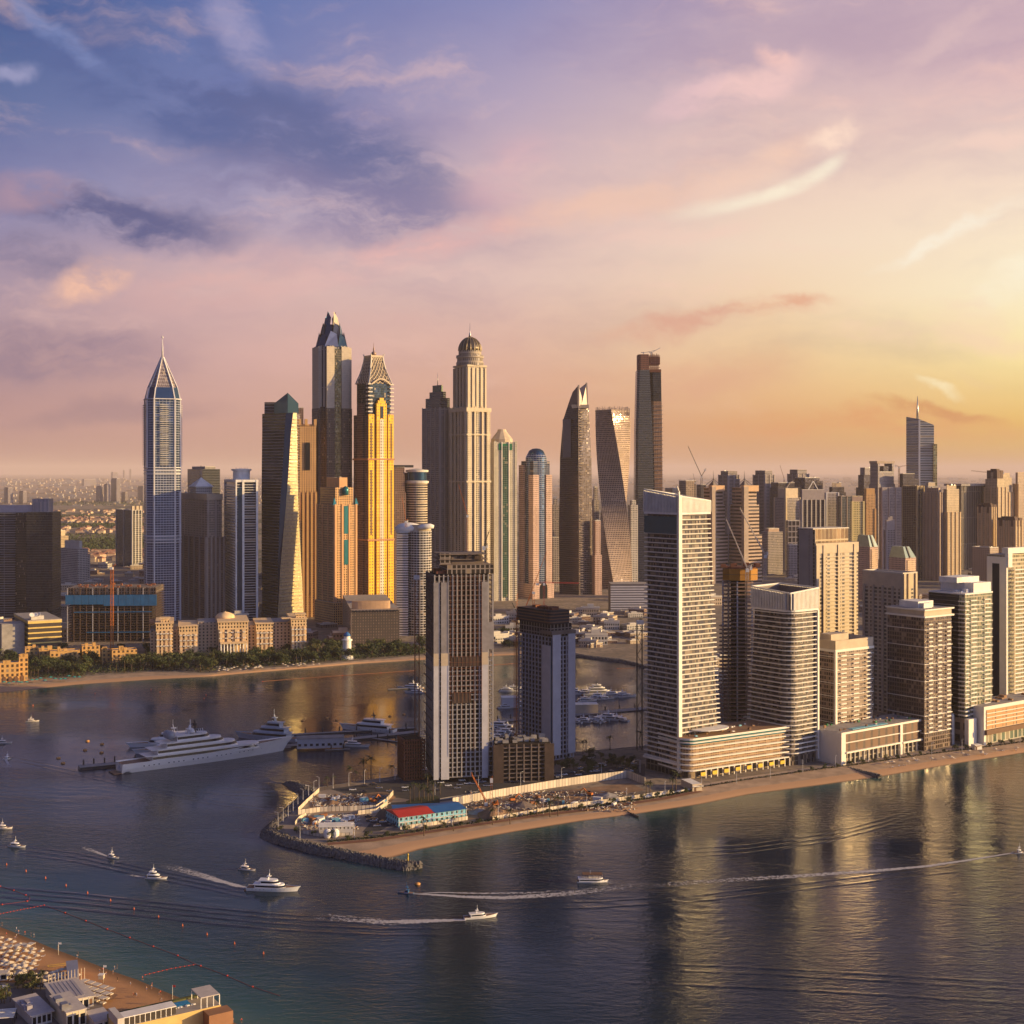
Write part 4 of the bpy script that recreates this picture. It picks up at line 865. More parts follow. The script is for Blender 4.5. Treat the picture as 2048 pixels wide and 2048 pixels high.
# ---------------------------------------------------------------- towers on the spit
def rcorner(x0, x1, y0, y1, r, n=5):
    """rectangle with its front corner (x0,y0) rounded"""
    arc = [(x0 + r - r * cos(t * pi / 2 / n), y0 + r - r * sin(t * pi / 2 / n)) for t in range(n + 1)]
    return arc + [(x1, y0), (x1, y1), (x0, y1)]
slabw = mat('slab_white', (.80, .75, .66), .7, var=.06)
fV = facade('vista_glass', (.10, .08, .07), (.035, .028, .03), 3.6, 1.5, .8, .86, gm=.35, gr=.12, curt=.42, pier=9, pierw=.22, fh_off=.3)
def vista(T, zc0, zb, polyf, crown_top, fh=3.6, fins=(24, 24), floors_from=4.0):
    """balcony tower with a screen of fins for a crown"""
    n = int((zc0 - zb) / fh); rings = [(off(polyf(zb + i * fh), -1.9), zb + i * fh) for i in range(n + 1)]; rings.append((off(polyf(zc0), -1.9), zc0 + 1.0))
    m_ = MB(); m_.loft(rings, 0, True, 1); T.p('glazing', m_, [fV, roofm])
    for i in range(n + 1):
        z_ = zb + i * fh; pl = polyf(z_)
        m_ = MB(); m_.prism(pl, z_ - .02, z_ + .62); T.p('balcony', m_, slabw)
    pl = polyf(zc0); m_ = MB(); m_.prism(off(pl, .12), zc0 + 1.0, zc0 + 2.6); T.p('crown_beam', m_, white)
    c = [pl[0] if len(pl) == 4 else None] 
    x0, x1, y0, y1 = min(p[0] for p in pl), max(p[0] for p in pl), min(p[1] for p in pl), max(p[1] for p in pl)
    edges = [((x0, y0), (x1, y0), fins[0]), ((x1, y0), (x1, y1), fins[1]), ((x1, y1), (x0, y1), fins[0]), ((x0, y1), (x0, y0), fins[1])]
    for a, b, nf in edges:
        for i in range(nf):
            t = i / nf; x, y = a[0] + (b[0] - a[0]) * t, a[1] + (b[1] - a[1]) * t
            if len(pl) > 4 and x < x0 + 5 and y < y0 + 5:
                if i == 0 and a == (x0, y0): x, y = x0 + 2.2, y0 + 2.2
                elif (x - x0) + (y - y0) < 4: x, y = x + 1.2, y + 1.2
            zt = crown_top(x, y); m_ = MB(); m_.beam((x, y, zc0 + 2.6), (x, y, zt), .75, h_=.75); T.p('crown_fin', m_, white)
        m_ = MB(); dx, dy = (b[1] - a[1]), -(b[0] - a[0]); L = math.hypot(dx, dy); ox, oy = -dx / L * .9, -dy / L * .9
        m_.face([(a[0] + ox, a[1] + oy, zc0 + 2.6), (b[0] + ox, b[1] + oy, zc0 + 2.6), (b[0] + ox, b[1] + oy, crown_top(*b) - 1), (a[0] + ox, a[1] + oy, crown_top(*a) - 1)])
        T.p('screen_wall', m_, mat('screen_wall', (.17, .145, .15), .3, .2))
        m_ = MB(); m_.beam((*a, crown_top(*a)), (*b, crown_top(*b)), 1.0); T.p('crown_rail', m_, white)
    T.clutter(x0 + 6, x1 - 8, y0 + 6, y1 - 8, zc0 + 2.0, 7, white)
T = TW('apartment_tower', 'tallest cream balcony tower on the beach with a slanted crown of fins', 'tower', 1288, 1358, 1444, 1556, 37, z0=GZ)
Lr0 = T.lr; k = T.k; zc0 = 194.0
Lr1 = 40.0 * (Lr0 / 42.0) * .80
def lr_at(px, y):                                      # right end so that it lands on pixel column px at row height z
    return T.tr(px)
A1, A0 = T.tr(1421), T.tr(1446)
def pf(z): t = min(1, max(0, z / zc0)); return rect(0, A0 + (A1 - A0) * t, 0, T.ll * (1.0 + .00 * t))
def ct(x, y): return 209.0 - x / A1 * 4.0 + y / T.ll * 4.5
vista(T, zc0, 11.0, pf, ct, 3.6, (26, 24)); T.box('corner_pier', -.9, 2.4, -.9, 1.4, 4, 209.5, slabw)
m_ = MB(); m_.prism(rect(1.5, A0 - 1, 1.5, T.ll - 1), 0, 10.9); T.p('base', m_, facade('base_dark', (.10, .09, .085), (.03, .03, .035), 5, 4, .8, .8, gm=.4))
T.box('sky_band', -.05, .4, 2.5, T.ll - .2, 180.5, 193.5, bluegl); T.box('ledge', -1.2, A0, -1.2, T.ll, 9.2, 10.8, slabw)
VX = T
# roof maintenance arm
m_ = MB(); m_.beam((A1 * .35, 12, 196), (A1 * .35, 12, 212), 1.2); m_.beam((A1 * .35, 12, 212), (A1 * .05, 4, 216), .8); T.p('roof_crane', m_, white)
T = TW('apartment_tower', 'shorter cream balcony tower with a rounded corner and an open fin crown', 'tower', 1492, 1580, 1637, 1534, 37); k = T.k
zc0 = T.z(1228); B1, B0 = T.tl(1503), T.tl(1490)
def pf2(z): t = min(1, max(0, z / zc0)); return rcorner(0, T.lr, 0, B0 + (B1 - B0) * t, 9)
def ct2(x, y): return T.z(1187) + (x / T.lr + y / B1) * 2.8 - (x / T.lr) * (y / B1) * 2.0
vista(T, zc0, 9.0, pf2, ct2, 3.6, (22, 24)); m_ = MB(); m_.prism(off(pf2(0), -2), 0, 8.9); T.p('base', m_, fV)
T.box('corner_pier', T.lr - 1.4, T.lr + .5, -.5, 1.6, 2, zc0 + 1.0, slabw)
# hotel podium between the two
T = TW('podium_block', 'long low block with curved end and teal top floor joining the two cream balcony towers', 'building', None, 1372, 1586, 1562, 31)
L = T.lr; Hh = T.z(1481)
def pp(o=0): return off([(9 - 9 * cos(t * pi / 12), 9 - 9 * sin(t * pi / 12)) for t in range(7)] + [(L, 0), (L, 34), (0, 34)], o)
fPd = facade('podium_glass', (.40, .26, .15), (.16, .10, .055), 4.1, 2.2, .66, .8, gm=.3, gr=.2, curt=.3)
m_ = MB(); m_.prism(off(pp(), -2.2), 7, Hh - 4.6, 0, 1); T.p('glazing', m_, [fPd, roofm]); m_ = MB(); m_.prism(off(pp(), -2.0), Hh - 4.59, Hh - .8, 0, 1); T.p('teal_floor', m_, [teal, roofm])
for i in range(6): m_ = MB(); m_.prism(pp(), 6 + i * 4.1, 6.9 + i * 4.1); T.p('balcony', m_, slabw)
m_ = MB(); m_.prism(pp(.2), Hh - .79, Hh + .7, 0, 1); T.p('roof_slab', m_, [slabw, tim])
m_ = MB(); m_.prism(off(pp(), -4), 0, 5.9); T.p('shop_floor', m_, facade('shop_glass', (.34, .25, .15), (.04, .035, .035), 6, 5.5, .7, .8, gm=.3))
for i in range(8):
    u = 12 + i * (L - 16) / 8; T.box('shop_sign', u, u + 4.5, -2.6, -2.0, 2.6, 5.2, yel)
    for j in (0, 1): T.box('column', u + 6 + j * 5, u + 6.7 + j * 5, -.6, .1, 0, 5.98, slabw)
for i in range(26):
    u, v = R.uniform(4, L - 4), R.uniform(3, 26); T.box('roof_seat', u, u + R.uniform(.8, 2.4), v, v + R.uniform(.8, 2), Hh + .72, Hh + R.uniform(1.2, 2.4), R.choice([white, tim, brown, skyb]))
m_ = MB(); m_.prism(ngon(18, 10, 0, 1.7, 1), Hh + 3.6, Hh + 4.3); m_.v = [(v[0] + 32, v[1] + 12, v[2]) for v in m_.v]; T.p('canopy', m_, white)
for a in (18, 32, 46): T.mast(a, 12, Hh + .7, Hh + 3.6, .3, white, 'canopy_post')
# ---------------------------------------------------------------- the row to the right
fZ = facade('bay_glass', (.34, .25, .19), (.085, .06, .045), 3.5, 2.3, .74, .70, gm=.35, gr=.15, curt=.25)
fZd = facade('brown_glass', (.17, .115, .09), (.055, .038, .032), 3.5, 2.4, .7, .72, gm=.4, gr=.12, curt=.12)
def bayed(T, z0, z1, x1, y1, fh, step, nb=3):
    """balcony stacks on the right face, thin white belts all round every few floors"""
    n = int((z1 - z0) / fh)
    for j in range(nb):
        u = x1 * (j + .35) / nb; w_ = x1 / nb * .42
        for i in range(n):
            if nb * n > 100 and (i % 2) and j > 0: continue
            m_ = MB(); z_ = z0 + i * fh + .5; m_.box(u, u + w_, -1.5, -.01, z_, z_ + .9); T.p('balcony', m_, slabw)
    for z_ in [z0 + i * fh for i in range(0, n, step)]: T.box('belt', -.5, x1 + .6, -.6, y1 + .4, z_, z_ + .5, slabw)
T = TW('apartment_block', 'short brown glass apartment block with cream roof band beside the rounded cream tower', 'building', 1622, 1671, 1746, 1512, 36)
zt = T.z(1305); T.box('shaft', 0, T.lr, 0, T.ll, 0, zt, fZ, roofm); bayed(T, 26, zt, T.lr, T.ll, 3.5, 3)
T.box('roof_band', -.7, T.lr + .7, -.7, T.ll + .5, zt + .01, T.z(1300), slabw); T.parapet(-.2, T.lr + .2, -.2, T.ll, T.z(1300) + .003, T.z(1282) - T.z(1300), 1, cream); T.box('lift_house', 4, T.lr * .55, 8, T.ll - 6, T.z(1300) + .003, T.z(1272), cream); T.box('corner_frame', -.9, 1.2, -.9, 1.0, 24, zt, slabw)
T = TW('apartment_tower', 'brown glass apartment tower with wide cream roof slab, standing over the long shop podium', 'tower', 1775, 1849, 1903, 1502, 36)
zt = T.z(1236); T.box('shaft', 0, T.lr, 0, T.ll, 0, zt, fZd, roofm); bayed(T, 14, zt, T.lr, T.ll, 3.5, 4)
T.box('roof_slab', -1.6, T.lr + 1.6, -1.6, T.ll + 1, zt + .01, zt + 1.4, slabw); T.box('roof_band', 0, T.lr, 0, T.ll, zt + 1.41, T.z(1222), cream); T.box('roof_rim', -1.6, T.lr + 1.6, -1.6, T.ll + 1, T.z(1222) + .003, T.z(1219), slabw, roofm)
T.box('lift_house', 5, T.lr * .7, 10, T.ll - 8, T.z(1219) + .01, T.z(1206), white); T.box('lift_house', T.lr * .2, T.lr * .5, 6, 12, T.z(1219) + .01, T.z(1209), white)
fZg = facade('green_bay_glass', (.36, .33, .24), (.10, .12, .08), 3.5, 2.2, .78, .72, gm=.5, gr=.12, curt=.3)
fZk = facade('black_line_glass', (.10, .085, .075), (.028, .024, .022), 3.5, 30, .99, .8, gm=.45, gr=.1, curt=0)
T = TW('apartment_tower', 'green tinted apartment tower with a black striped side wall and stepped white roof', 'tower', 1858, 1930, 1984, 1490, 36)
zt = T.z(1190); T.box('shaft', 0, T.lr, 0, T.ll, 22, zt, fZg, roofm); T.box('black_wall', -.5, -.01, 6, T.ll, 22, zt, fZk); bayed(T, 24, zt, T.lr, T.ll, 3.5, 2, 2)
for i in range(int((zt - 24) / 3.5)): T.box('corner_balcony', -1.8, 3.4, -1.8, 5.5, 24 + i * 3.5, 24.9 + i * 3.5, slabw)
T.box('base', 0, T.lr, -1, T.ll, 0, 21.9, facade('base_beige', (.34, .25, .18), (.06, .05, .04), 10, 8, .6, .6, gm=.2)); T.box('entrance_block', -2, 9, -5, -1.01, 0, 22, slabw)
T.box('roof_terrace', -.5, T.lr + .5, -.5, T.ll, zt + .01, zt + 1.2, white); T.box('roof_block', T.lr * .35, T.lr, 1, T.ll - 2, zt + 1.21, T.z(1168), white); T.box('roof_block', 3, T.lr * .9, 10, T.ll - 8, T.z(1168) + .01, T.z(1157), white); T.clutter(0, T.lr * .35, 4, T.ll - 6, zt + 1.2, 5, white)
T = TW('apartment_tower', 'bright balcony apartment tower with white side frame at the right edge', 'tower', 1975, 2014, 2110, 1462, 36)
zt = T.z(1096); T.box('shaft', 0, T.lr, 2, T.ll, 0, zt - 6, facade('bright_bays', (.50, .44, .32), (.16, .15, .10), 3.5, 2.6, .8, .6, gm=.5, gr=.15, curt=.3), roofm)
T.box('side_frame', -.8, 1.2, 0, T.ll, 0, zt - 8, slabw); T.box('dark_slot', -1.0, -.81, T.ll * .36, T.ll * .72, 0, zt - 14, darkgl); T.box('roof_frame', 0, T.lr, -1.2, 5, zt - 5, zt, slabw); T.box('frame_leg', 0, 6, -1.4, 1.99, zt - 17, zt - 5.01, slabw)
for i in range(int((zt - 20) / 3.5)): T.box('balcony', 8, T.lr, -1.8, 1.99, 3.5 + i * 3.5, 4.5 + i * 3.5, slabw)
for u in (8, T.lr * .45, T.lr * .7): T.box('pier', u, u + 1.4, -2.0, -1.81, 3, zt - 16, cream)
# shop podiums
T = TW('shop_podium', 'long cream podium with brown screens over a row of glass shops', 'building', 1640, 1683, 1908, 1532, 36)
L, D_ = T.lr, max(30, T.ll); H_ = T.z(1466)
T.box('frame_end', 0, 5, 0, D_, 0, H_, slabw, roofm); T.box('roof_deck', 5.01, L, 0, D_, H_ - 1.6, H_, slabw, roofm); T.box('mid_pier', L * .50, L * .50 + 3, -.5, 6, 0, H_ - 1.61, slabw); T.box('end_pier', L - 3, L, -.4, 6, 0, H_ - 1.61, slabw)
fSc = facade('brown_screen', (.17, .095, .06), (.06, .04, .03), 8.6, 9.0, .3, .96, gm=.2, gr=.4, curt=0)
T.box('screen', 5.01, L * .5 - .01, .6, D_ - 1, 10.2, H_ - 1.61, fSc); T.box('screen', L * .5 + 3.01, L - 3.01, .6, D_ - 1, 10.2, H_ - 1.61, fSc); T.box('belt', 5.01, L * .5 - .01, -.2, .59, (H_ + 8) / 2, (H_ + 8) / 2 + .7, slabw); T.box('belt', L * .5 + 3.01, L - 3.01, -.2, .59, (H_ + 8) / 2 - 1, (H_ + 8) / 2 - .3, slabw)
T.box('belt', 5.01, L * .5 - .01, -1.2, .9, 9, 10.19, slabw); T.box('belt', L * .5 + 3.01, L - 3.01, -1.2, .9, 8.4, 9.8, slabw)
T.box('shop_glass', 5.01, L - 3.01, 2, 10, 0, 8.3, facade('shop_glass2', (.36, .30, .22), (.05, .045, .045), 4.1, 4.4, .84, .8, gm=.4, curt=.3))
for i in range(24): u = 6 + i * (L - 10) / 24; T.box('mullion', u, u + .45, .9, 1.99, 0, 8.3, slabw)
T.box('pool', L * .12, L * .42, 3, 8, H_ + .003, H_ + .4, skyb)
for i in range(40): u, v = R.uniform(3, L - 3), R.uniform(1, D_ - 4); T.box('roof_seat', u, u + R.uniform(.8, 2.2), v, v + R.uniform(.8, 2), H_ + .41, H_ + R.uniform(1, 2.4), R.choice([tim, brown, green, offw]))
T = TW('shop_podium', 'cream podium with orange timber windows at the right edge', 'building', 1962, 1968, 2120, 1491, 36)
L = T.lr; H_ = T.z(1414); T.box('frame', 0, L, 0, 26, 11, H_, slabw, roofm); T.box('timber_wall', 3, L - 3, -.4, -.01, 13, H_ - 3, facade('timber_wall', (.50, .26, .11), (.06, .04, .03), 4.0, 5.0, .26, .7, gm=.1, gr=.4, curt=.0, pier=3, pierw=.5))
for i in range(1, 5): T.box('belt', 3, L - 3, -.9, -.41, 13 + i * (H_ - 16) / 5, 13.6 + i * (H_ - 16) / 5, slabw)
T.box('canopy', 1, L, -2.2, -.01, 8.6, 12.6, brown); T.box('shop_glass', 3, L, 2, 24, 0, 10.99, facade('shop_glass3', (.46, .42, .32), (.2, .26, .2), 8, 6, .75, .8, gm=.3, curt=.4)); T.box('end_pier', 0, 2.9, 0, 24, 0, 10.99, slabw); T.clutter(3, L - 3, 3, 22, H_, 14, tim)
# ---------------------------------------------------------------- cream towers behind the row
fC = facade('cream_slots', (.50, .42, .33), (.06, .05, .045), 3.6, 4.2, .42, .86, gm=.2, pier=4, pierw=.34)
fC2 = facade('cream_bays', (.52, .44, .33), (.12, .10, .075), 3.6, 5.4, .66, .6, gm=.25, pier=3, pierw=.1, curt=.3)
T = TW('apartment_tower', 'tall cream tower with a bronze glazed penthouse box, behind the rounded balcony tower', 'tower', 1596, 1631, 1716, 1412, 34)
zt = T.z(1087); fH_ = facade('cream_right', (.52, .44, .33), (.11, .09, .07), 3.6, 5.2, .7, .6, gm=.2, pier=4, pierw=.25, curt=.3)
T.box('shaft', 0, T.lr, 0, T.ll, 0, zt, fH_, roofm); T.box('side_wall', -.6, -.01, 0, T.ll, 0, T.z(1060), facade('cream_shaded_side', (.36, .32, .29), (.05, .045, .045), 3.6, 7, .35, .88, gm=.2, pier=4, pierw=.4)); T.box('penthouse', .01, T.lr * .82, 3, T.ll, zt + .01, T.z(1059), facade('bronze_box', (.50, .40, .26), (.11, .06, .025), 16, 5.5, .9, .9, gm=.4, gr=.25, curt=0), roofm)  # side wall's greyer cream has the shade of that face painted in
T.box('roof_band', .0, T.lr + .4, -.6, -.01, zt - 10, zt, cream); T.box('penthouse_rim', -.8, T.lr * .82 + .6, 2.4, T.ll, T.z(1059) + .003, T.z(1057), offw)
for u in (0, .16, .50, .88): T.box('pier', T.lr * u, T.lr * u + 3.2, -1.4, -.61, 0, zt - 2, cream)
for i in range(48): T.box('balcony', T.lr * .24, T.lr * .98, -1.3, -.7, 10 + i * 3.6, 10.8 + i * 3.6, cream) if 10 + i * 3.6 < zt - 14 else None
T = TW('apartment_tower', 'plain cream tower with dark window slots, between the two brown glass blocks', 'tower', 1725, 1806, 1835, 1432, 36)
zt = T.z(1148); T.box('shaft', 0, T.lr, 0, T.ll, 0, zt - 14, fC2, roofm); T.box('blank_head', -.01, T.lr + .01, -.01, T.ll + .01, zt - 13.99, zt, cream, roofm)
for u in (.0, .30, .80): T.box('pier', T.lr * u, T.lr * u + 2.6, -1.3, -.02, 0, zt, cream)
for v in (.0, .22, .46, .70, .93): T.box('pier', -1.2, -.02, T.ll * v, T.ll * v + 2.4, 0, zt - 12, mat('shaded_cream', (.42, .36, .30)))  # left face piers in a darker cream that imitates shade
T.parapet(0, T.lr, 0, T.ll, zt, 1.2, .8, offw)
# ---------------------------------------------------------------- building sites on the spit
def raw_tower(T, x1, y1, z0, z1, fh, nx, ny, name='', colz=None, slabm=None, colm=None):
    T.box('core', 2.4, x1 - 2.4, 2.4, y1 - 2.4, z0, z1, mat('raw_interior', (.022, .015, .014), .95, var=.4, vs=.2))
    n = int((z1 - z0) / fh)
    for i in range(n + 1): T.box('floor_slab', 0, x1, 0, y1, z0 + i * fh, z0 + i * fh + .55, slabm or greyc)
    for i in range(nx + 1): u = (x1 - .9) * i / nx; T.box('column', u, u + .9, -.25, .6, z0 + .56, z1, colm or greyc)
    for i in range(1, ny + 1): v = (y1 - .9) * i / ny; T.box('column', -.25, .6, v, v + .9, z0 + .56, z1, colm or greyc)
whiter = mat('primer_white', (.52, .51, .55), .8, var=.1); rawc = mat('raw_concrete', (.20, .155, .13), .95, var=.3)
T = TW('unfinished_tower', 'unfinished grey concrete tower with white panels below, nearest on the spit', 'tower', 846, 868, 987, 1568, 12)
x1, y1 = T.lr, min(T.ll if T.ll > 0 else 40, 44); y1 = 40
zm = T.z(1318); zt = T.z(1150)
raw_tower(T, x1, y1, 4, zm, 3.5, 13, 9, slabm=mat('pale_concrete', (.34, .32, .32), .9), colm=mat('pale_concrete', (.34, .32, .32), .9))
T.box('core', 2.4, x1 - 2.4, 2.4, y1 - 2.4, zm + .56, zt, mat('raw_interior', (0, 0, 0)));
for i in range(1, int((zt - zm) / 3.5) + 1): T.box('floor_slab', 0, x1, 0, y1, zm + i * 3.5, zm + i * 3.5 + .55, rawc)
for i in range(14): u = (x1 - 1) * i / 13; T.box('column', u, u + 1, -.32, .6, zm + .56, zt, mat('pale_concrete', (0, 0, 0)))
for i in range(1, 10): v = (y1 - .9) * i / 9; T.box('column', -.25, .6, v, v + .9, zm + .56, zt, rawc)
for a, b in ((-.4, 3.2), (.115 * x1, .25 * x1), (.80 * x1, .90 * x1)):
    T.box('white_panel', a, b, -1.0, -.26, 3, zm, whiter); T.box('raw_panel', a, b, -.9, -.26, zm + .003, T.z(1165), mat('grey_panel', (.26, .24, .25), .9, var=.2))
    T.box('sunlit_patch', a - .05, b + .05, -1.2, -1.01, zm - 5, zm + 4, cream)  # cream slab painted as the patch of sunlight across the panels
T.box('brown_screen', x1 * .28, x1 * .8, -.6, -.26, zm - 6, zm + 1, mat('brown_board', (.075, .05, .04), .9, var=.3)); 
T.box('brown_screen', x1 * .30, x1 * .62, -.5, -.26, 58, 66, mat('brown_board', (0, 0, 0)))
T.box('brown_screen', x1 * .90, x1 + .2, -.6, -.26, zm + 6, zm + 26, mat('grey_panel', (0, 0, 0)))
zr = T.z(1150); T.box('upper_slab_stack', x1 * .22, x1, .1, y1 - 2, zr + .6, T.z(1131), facade('raw_grid', (.25, .205, .185), (.016, .011, .01), 3.9, 3.5, .72, .80, gm=0, gr=.9), rawc)
for i in range(3): T.box('floor_slab', x1 * .1, x1 * .92, 4, y1 - 3, T.z(1131) + i * 3.6 + .01, T.z(1131) + i * 3.6 + .6, rawc)
T.box('rooftop_room', x1 * .12, x1 * .30, 5, 18, T.z(1131) + .7, T.z(1108), facade('raw_grid', (0, 0, 0), (0, 0, 0)), rawc); T.box('rooftop_room', x1 * .32, x1 * .85, 7, 22, T.z(1131) + .7, T.z(1114), rawc)
T.clutter(2, x1 * .25, 2, y1 - 4, zr + .6, 8, rust); T.clutter(x1 * .1, x1 * .9, 2, y1 - 4, T.z(1120), 12, mat('brown_board', (0, 0, 0)))
for j in range(9):                                                # scaffold standards and ledgers on the face
    u = x1 * (.27 + .52 * j / 8); m_ = MB(); m_.beam((u, -1.6, 60 if j % 3 else 20), (u, -1.6, zt), .16); T.p('scaffold_pole', m_, rust)
for i in range(24): m_ = MB(); z_ = 66 + i * 4.4; m_.beam((x1 * .26, -1.6, z_), (x1 * .80, -1.6, z_), .18); T.p('scaffold_board', m_, rust) if z_ < zt else None
for i in range(22): m_ = MB(); z_ = 10 + i * 7.2; m_.beam((-1.6, 2, z_), (-1.6, y1, z_), .5); T.p('scaffold_board', m_, black) if z_ < zt else None
T = TW('unfinished_tower', 'second unfinished tower, dark netted head over white panels, right of the nearest one', 'tower', 1037, 1104, 1148, 1532, 36)
x1, y1 = T.lr, T.ll; zt = T.z(1276)
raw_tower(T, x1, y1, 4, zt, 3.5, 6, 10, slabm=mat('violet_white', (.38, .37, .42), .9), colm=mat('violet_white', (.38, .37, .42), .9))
for a, b in ((.0, .36), (.70, 1.02)): T.box('white_panel', x1 * a, x1 * b, -1.2, -.26, 8, T.z(1270), whiter)
T.box('white_panel', -1.2, -.26, .5, y1 * .26, 8, T.z(1292), whiter); T.box('dark_slot', -.9, -.01, -.25, .49, 8, zt, bluegl); T.box('ring_beam', -1.4, x1 + .8, -1.5, y1 * .3, T.z(1270), T.z(1263), rawc)
T.box('upper_floors', 1, x1, 3, y1, zt + .56, T.z(1250), facade('raw_grid', (0, 0, 0), (0, 0, 0)), rawc)
m_ = MB(); m_.prism(rcorner(-1, x1 - 4, 1, y1 + 1, 4), T.z(1250) + .01, T.z(1222)); T.p('safety_net', m_, facade('net_head', (.16, .08, .045), (.02, .02, .03), 2.4, 40, .99, .6, gm=0, gr=.9, curt=0)); T.clutter(2, x1 - 8, 4, y1 - 4, T.z(1222), 12, rust)
m_ = MB()
for a in (0, 2.2):
    for b in (0, 2.2): m_.beam((-3.4 + a, y1 - 1 + b, 0), (-3.4 + a, y1 - 1 + b, T.z(1245)), .35)
for i in range(50): m_.beam((-3.4, y1 - 1, i * 2.6), (-1.2, y1 - 1, i * 2.6 + 2.6), .25)
T.p('hoist_mast', m_, orange)
T = TW('parking_block', 'brown half built low block with an open grid of floors between the unfinished towers', 'building', 975, 988, 1108, 1566, 8)
x1 = T.lr; zt = T.z(1490); raw_tower(T, x1, 30, 0, zt, 3.1, 8, 4, slabm=rawc, colm=rawc); T.box('brick_wall', -.5, x1 * .16, -.6, -.27, 0, zt, mat('brown_board', (0, 0, 0))); T.box('brick_wall', x1 * .84, x1, -.6, -.27, 0, zt, mat('brown_board', (0, 0, 0))); T.clutter(1, x1 - 3, 2, 26, zt + .56, 26, greyc)
T = TW('scaffold_block', 'dark scaffolded low block beside the nearest unfinished tower', 'building', 790, 808, 850, 1562, 20)
x1 = T.lr; raw_tower(T, x1, 18, 0, T.z(1480), 2.6, 8, 6, slabm=rust, colm=rust)
T = TW('unfinished_tower', 'round unfinished tower with a yellow formwork ring between the two cream towers', 'tower', None, 1488, None, 1448, 0); k = T.k
rw = mat('raw_reddish', (.30, .19, .15), .95, var=.3); T.box('core', -4, 3, 19, 26, 0, T.z(1140), rw); m_ = MB(); m_.prism(ngon(10, 15 * k, .2, 1, .5), 0, T.z(1164)); m_.v = [(v[0] - 2, v[1] + 20, v[2]) for v in m_.v]; T.p('dark_floors', m_, mat('raw_interior', (0, 0, 0)))
for i in range(60):
    z_ = 3 + i * 3.6; yy = 1448 - z_ / k
    if yy < 1168: break
    rr = 40 * k if yy > 1255 else 33 * k
    m_ = MB(); m_.prism(ngon(10, rr, .2, 1, .62), z_, z_ + .6); m_.v = [(v[0] - 2, v[1] + 20, v[2]) for v in m_.v]; T.p('floor_slab', m_, rw)
for i in range(10): a_ = .2 + 2 * pi * i / 10; T.box('column', 31 * k * cos(a_) - 3, 31 * k * cos(a_) - 1.8, 20 + 31 * k * .62 * sin(a_), 21.2 + 31 * k * .62 * sin(a_), 0, T.z(1165), mat('violet_white', (0, 0, 0)) if i % 2 else rawc)
for a, b, mt in ((1163, 1152, yel), (1151, 1140, yel)): m_ = MB(); m_.prism(ngon(10, 37 * k, .2, 1, .62), T.z(a), T.z(b)); m_.v = [(v[0], v[1] + 20, v[2]) for v in m_.v]; T.p('formwork_ring', m_, mat('amber_board', (.42, .19, .02), .7))
m_ = MB(); m_.prism(ngon(10, 36 * k, .2, 1, .62), T.z(1151.8), T.z(1151.2)); m_.v = [(v[0], v[1] + 20, v[2]) for v in m_.v]; T.p('gap', m_, black)
m_ = MB(); m_.prism(ngon(10, 33 * k, .2, 1, .62), T.z(1139.8), T.z(1136)); m_.v = [(v[0], v[1] + 20, v[2]) for v in m_.v]; T.p('deck', m_, rust); T.clutter(-20, 20, 6, 34, T.z(1136), 16, rust)
# ---------------------------------------------------------------- skyline behind the row on the right, far to near
def dome(T, cx_, cy_, r, z, h, mt, n=20):
    m_ = MB(); m_.lathe([(r * cos(t * pi / 12), z + h * sin(t * pi / 12)) for t in range(6)] + [(.2, z + h)], n, cx_, cy_); return T.p('dome', m_, mt)
# far pointed tower with a sloping roof
T = TW('spire_tower', 'lone silver tower with a slanting roof and a tall needle on the right skyline', 'tower', None, 1848, None, 1090, 0); k = T.k; lx = lambda p: (p - 1848) * k
m_ = MB(); A = [(lx(1824), 60), (lx(1838), 0), (lx(1868), 0), (lx(1872), 70)]; zt = [T.z(832), T.z(838), T.z(850), T.z(846)]
for e in range(4):
    f_ = (e + 1) % 4; L = math.hypot(A[f_][0] - A[e][0], A[f_][1] - A[e][1]); m_.face([(*A[e], 0), (*A[f_], 0), (*A[f_], zt[f_]), (*A[e], zt[e])], 0, [(0, 0), (L, 0), (L, zt[f_]), (0, zt[e])])
m_.face([(*A[e], zt[e]) for e in range(4)], 1); T.p('shaft', m_, [facade('silver_floors', (.42, .42, .42), (.16, .17, .19), 7.5, 60, .99, .6, gm=.7), roofm])
T.box('gold_edge', lx(1866), lx(1873), -6, 50, 0, T.z(888), facade('gold_glass', (.5, .42, .22), (.45, .38, .18), 8, 6, .9, .9, gm=.8, curt=0)); T.box('pale_edge', lx(1838) - 2, lx(1840), -3, -.5, 0, T.z(840), pale)
T.mast(lx(1841), 30, T.z(845), T.z(791), 4.5, steel)
# (label, xl, xc, xr, base row, steps, angle, extras)
fJ2 = facade('sand_slots', (.44, .34, .23), (.05, .035, .03), 3.6, 4.6, .38, .52, gm=.1, gr=.3, curt=.0, pier=5, pierw=.2)
fJ3 = facade('sand_slots_pink', (.40, .30, .24), (.05, .035, .03), 3.6, 4.2, .42, .5, gm=.1, gr=.3, curt=.0)
fM = facade('mauve_bands', (.30, .26, .26), (.05, .045, .055), 3.6, 50, .99, .5, gm=.4, curt=0)
fM2 = facade('mauve_grid', (.34, .30, .31), (.045, .04, .05), 3.6, 3.4, .6, .6, gm=.3)
fK = facade('brown_bands', (.36, .28, .24), (.05, .035, .032), 3.6, 50, .99, .52, gm=.2, curt=0)
fN = facade('violet_glass', (.12, .10, .115), (.045, .038, .05), 3.8, 2.2, .9, .85, gm=.6, curt=0)
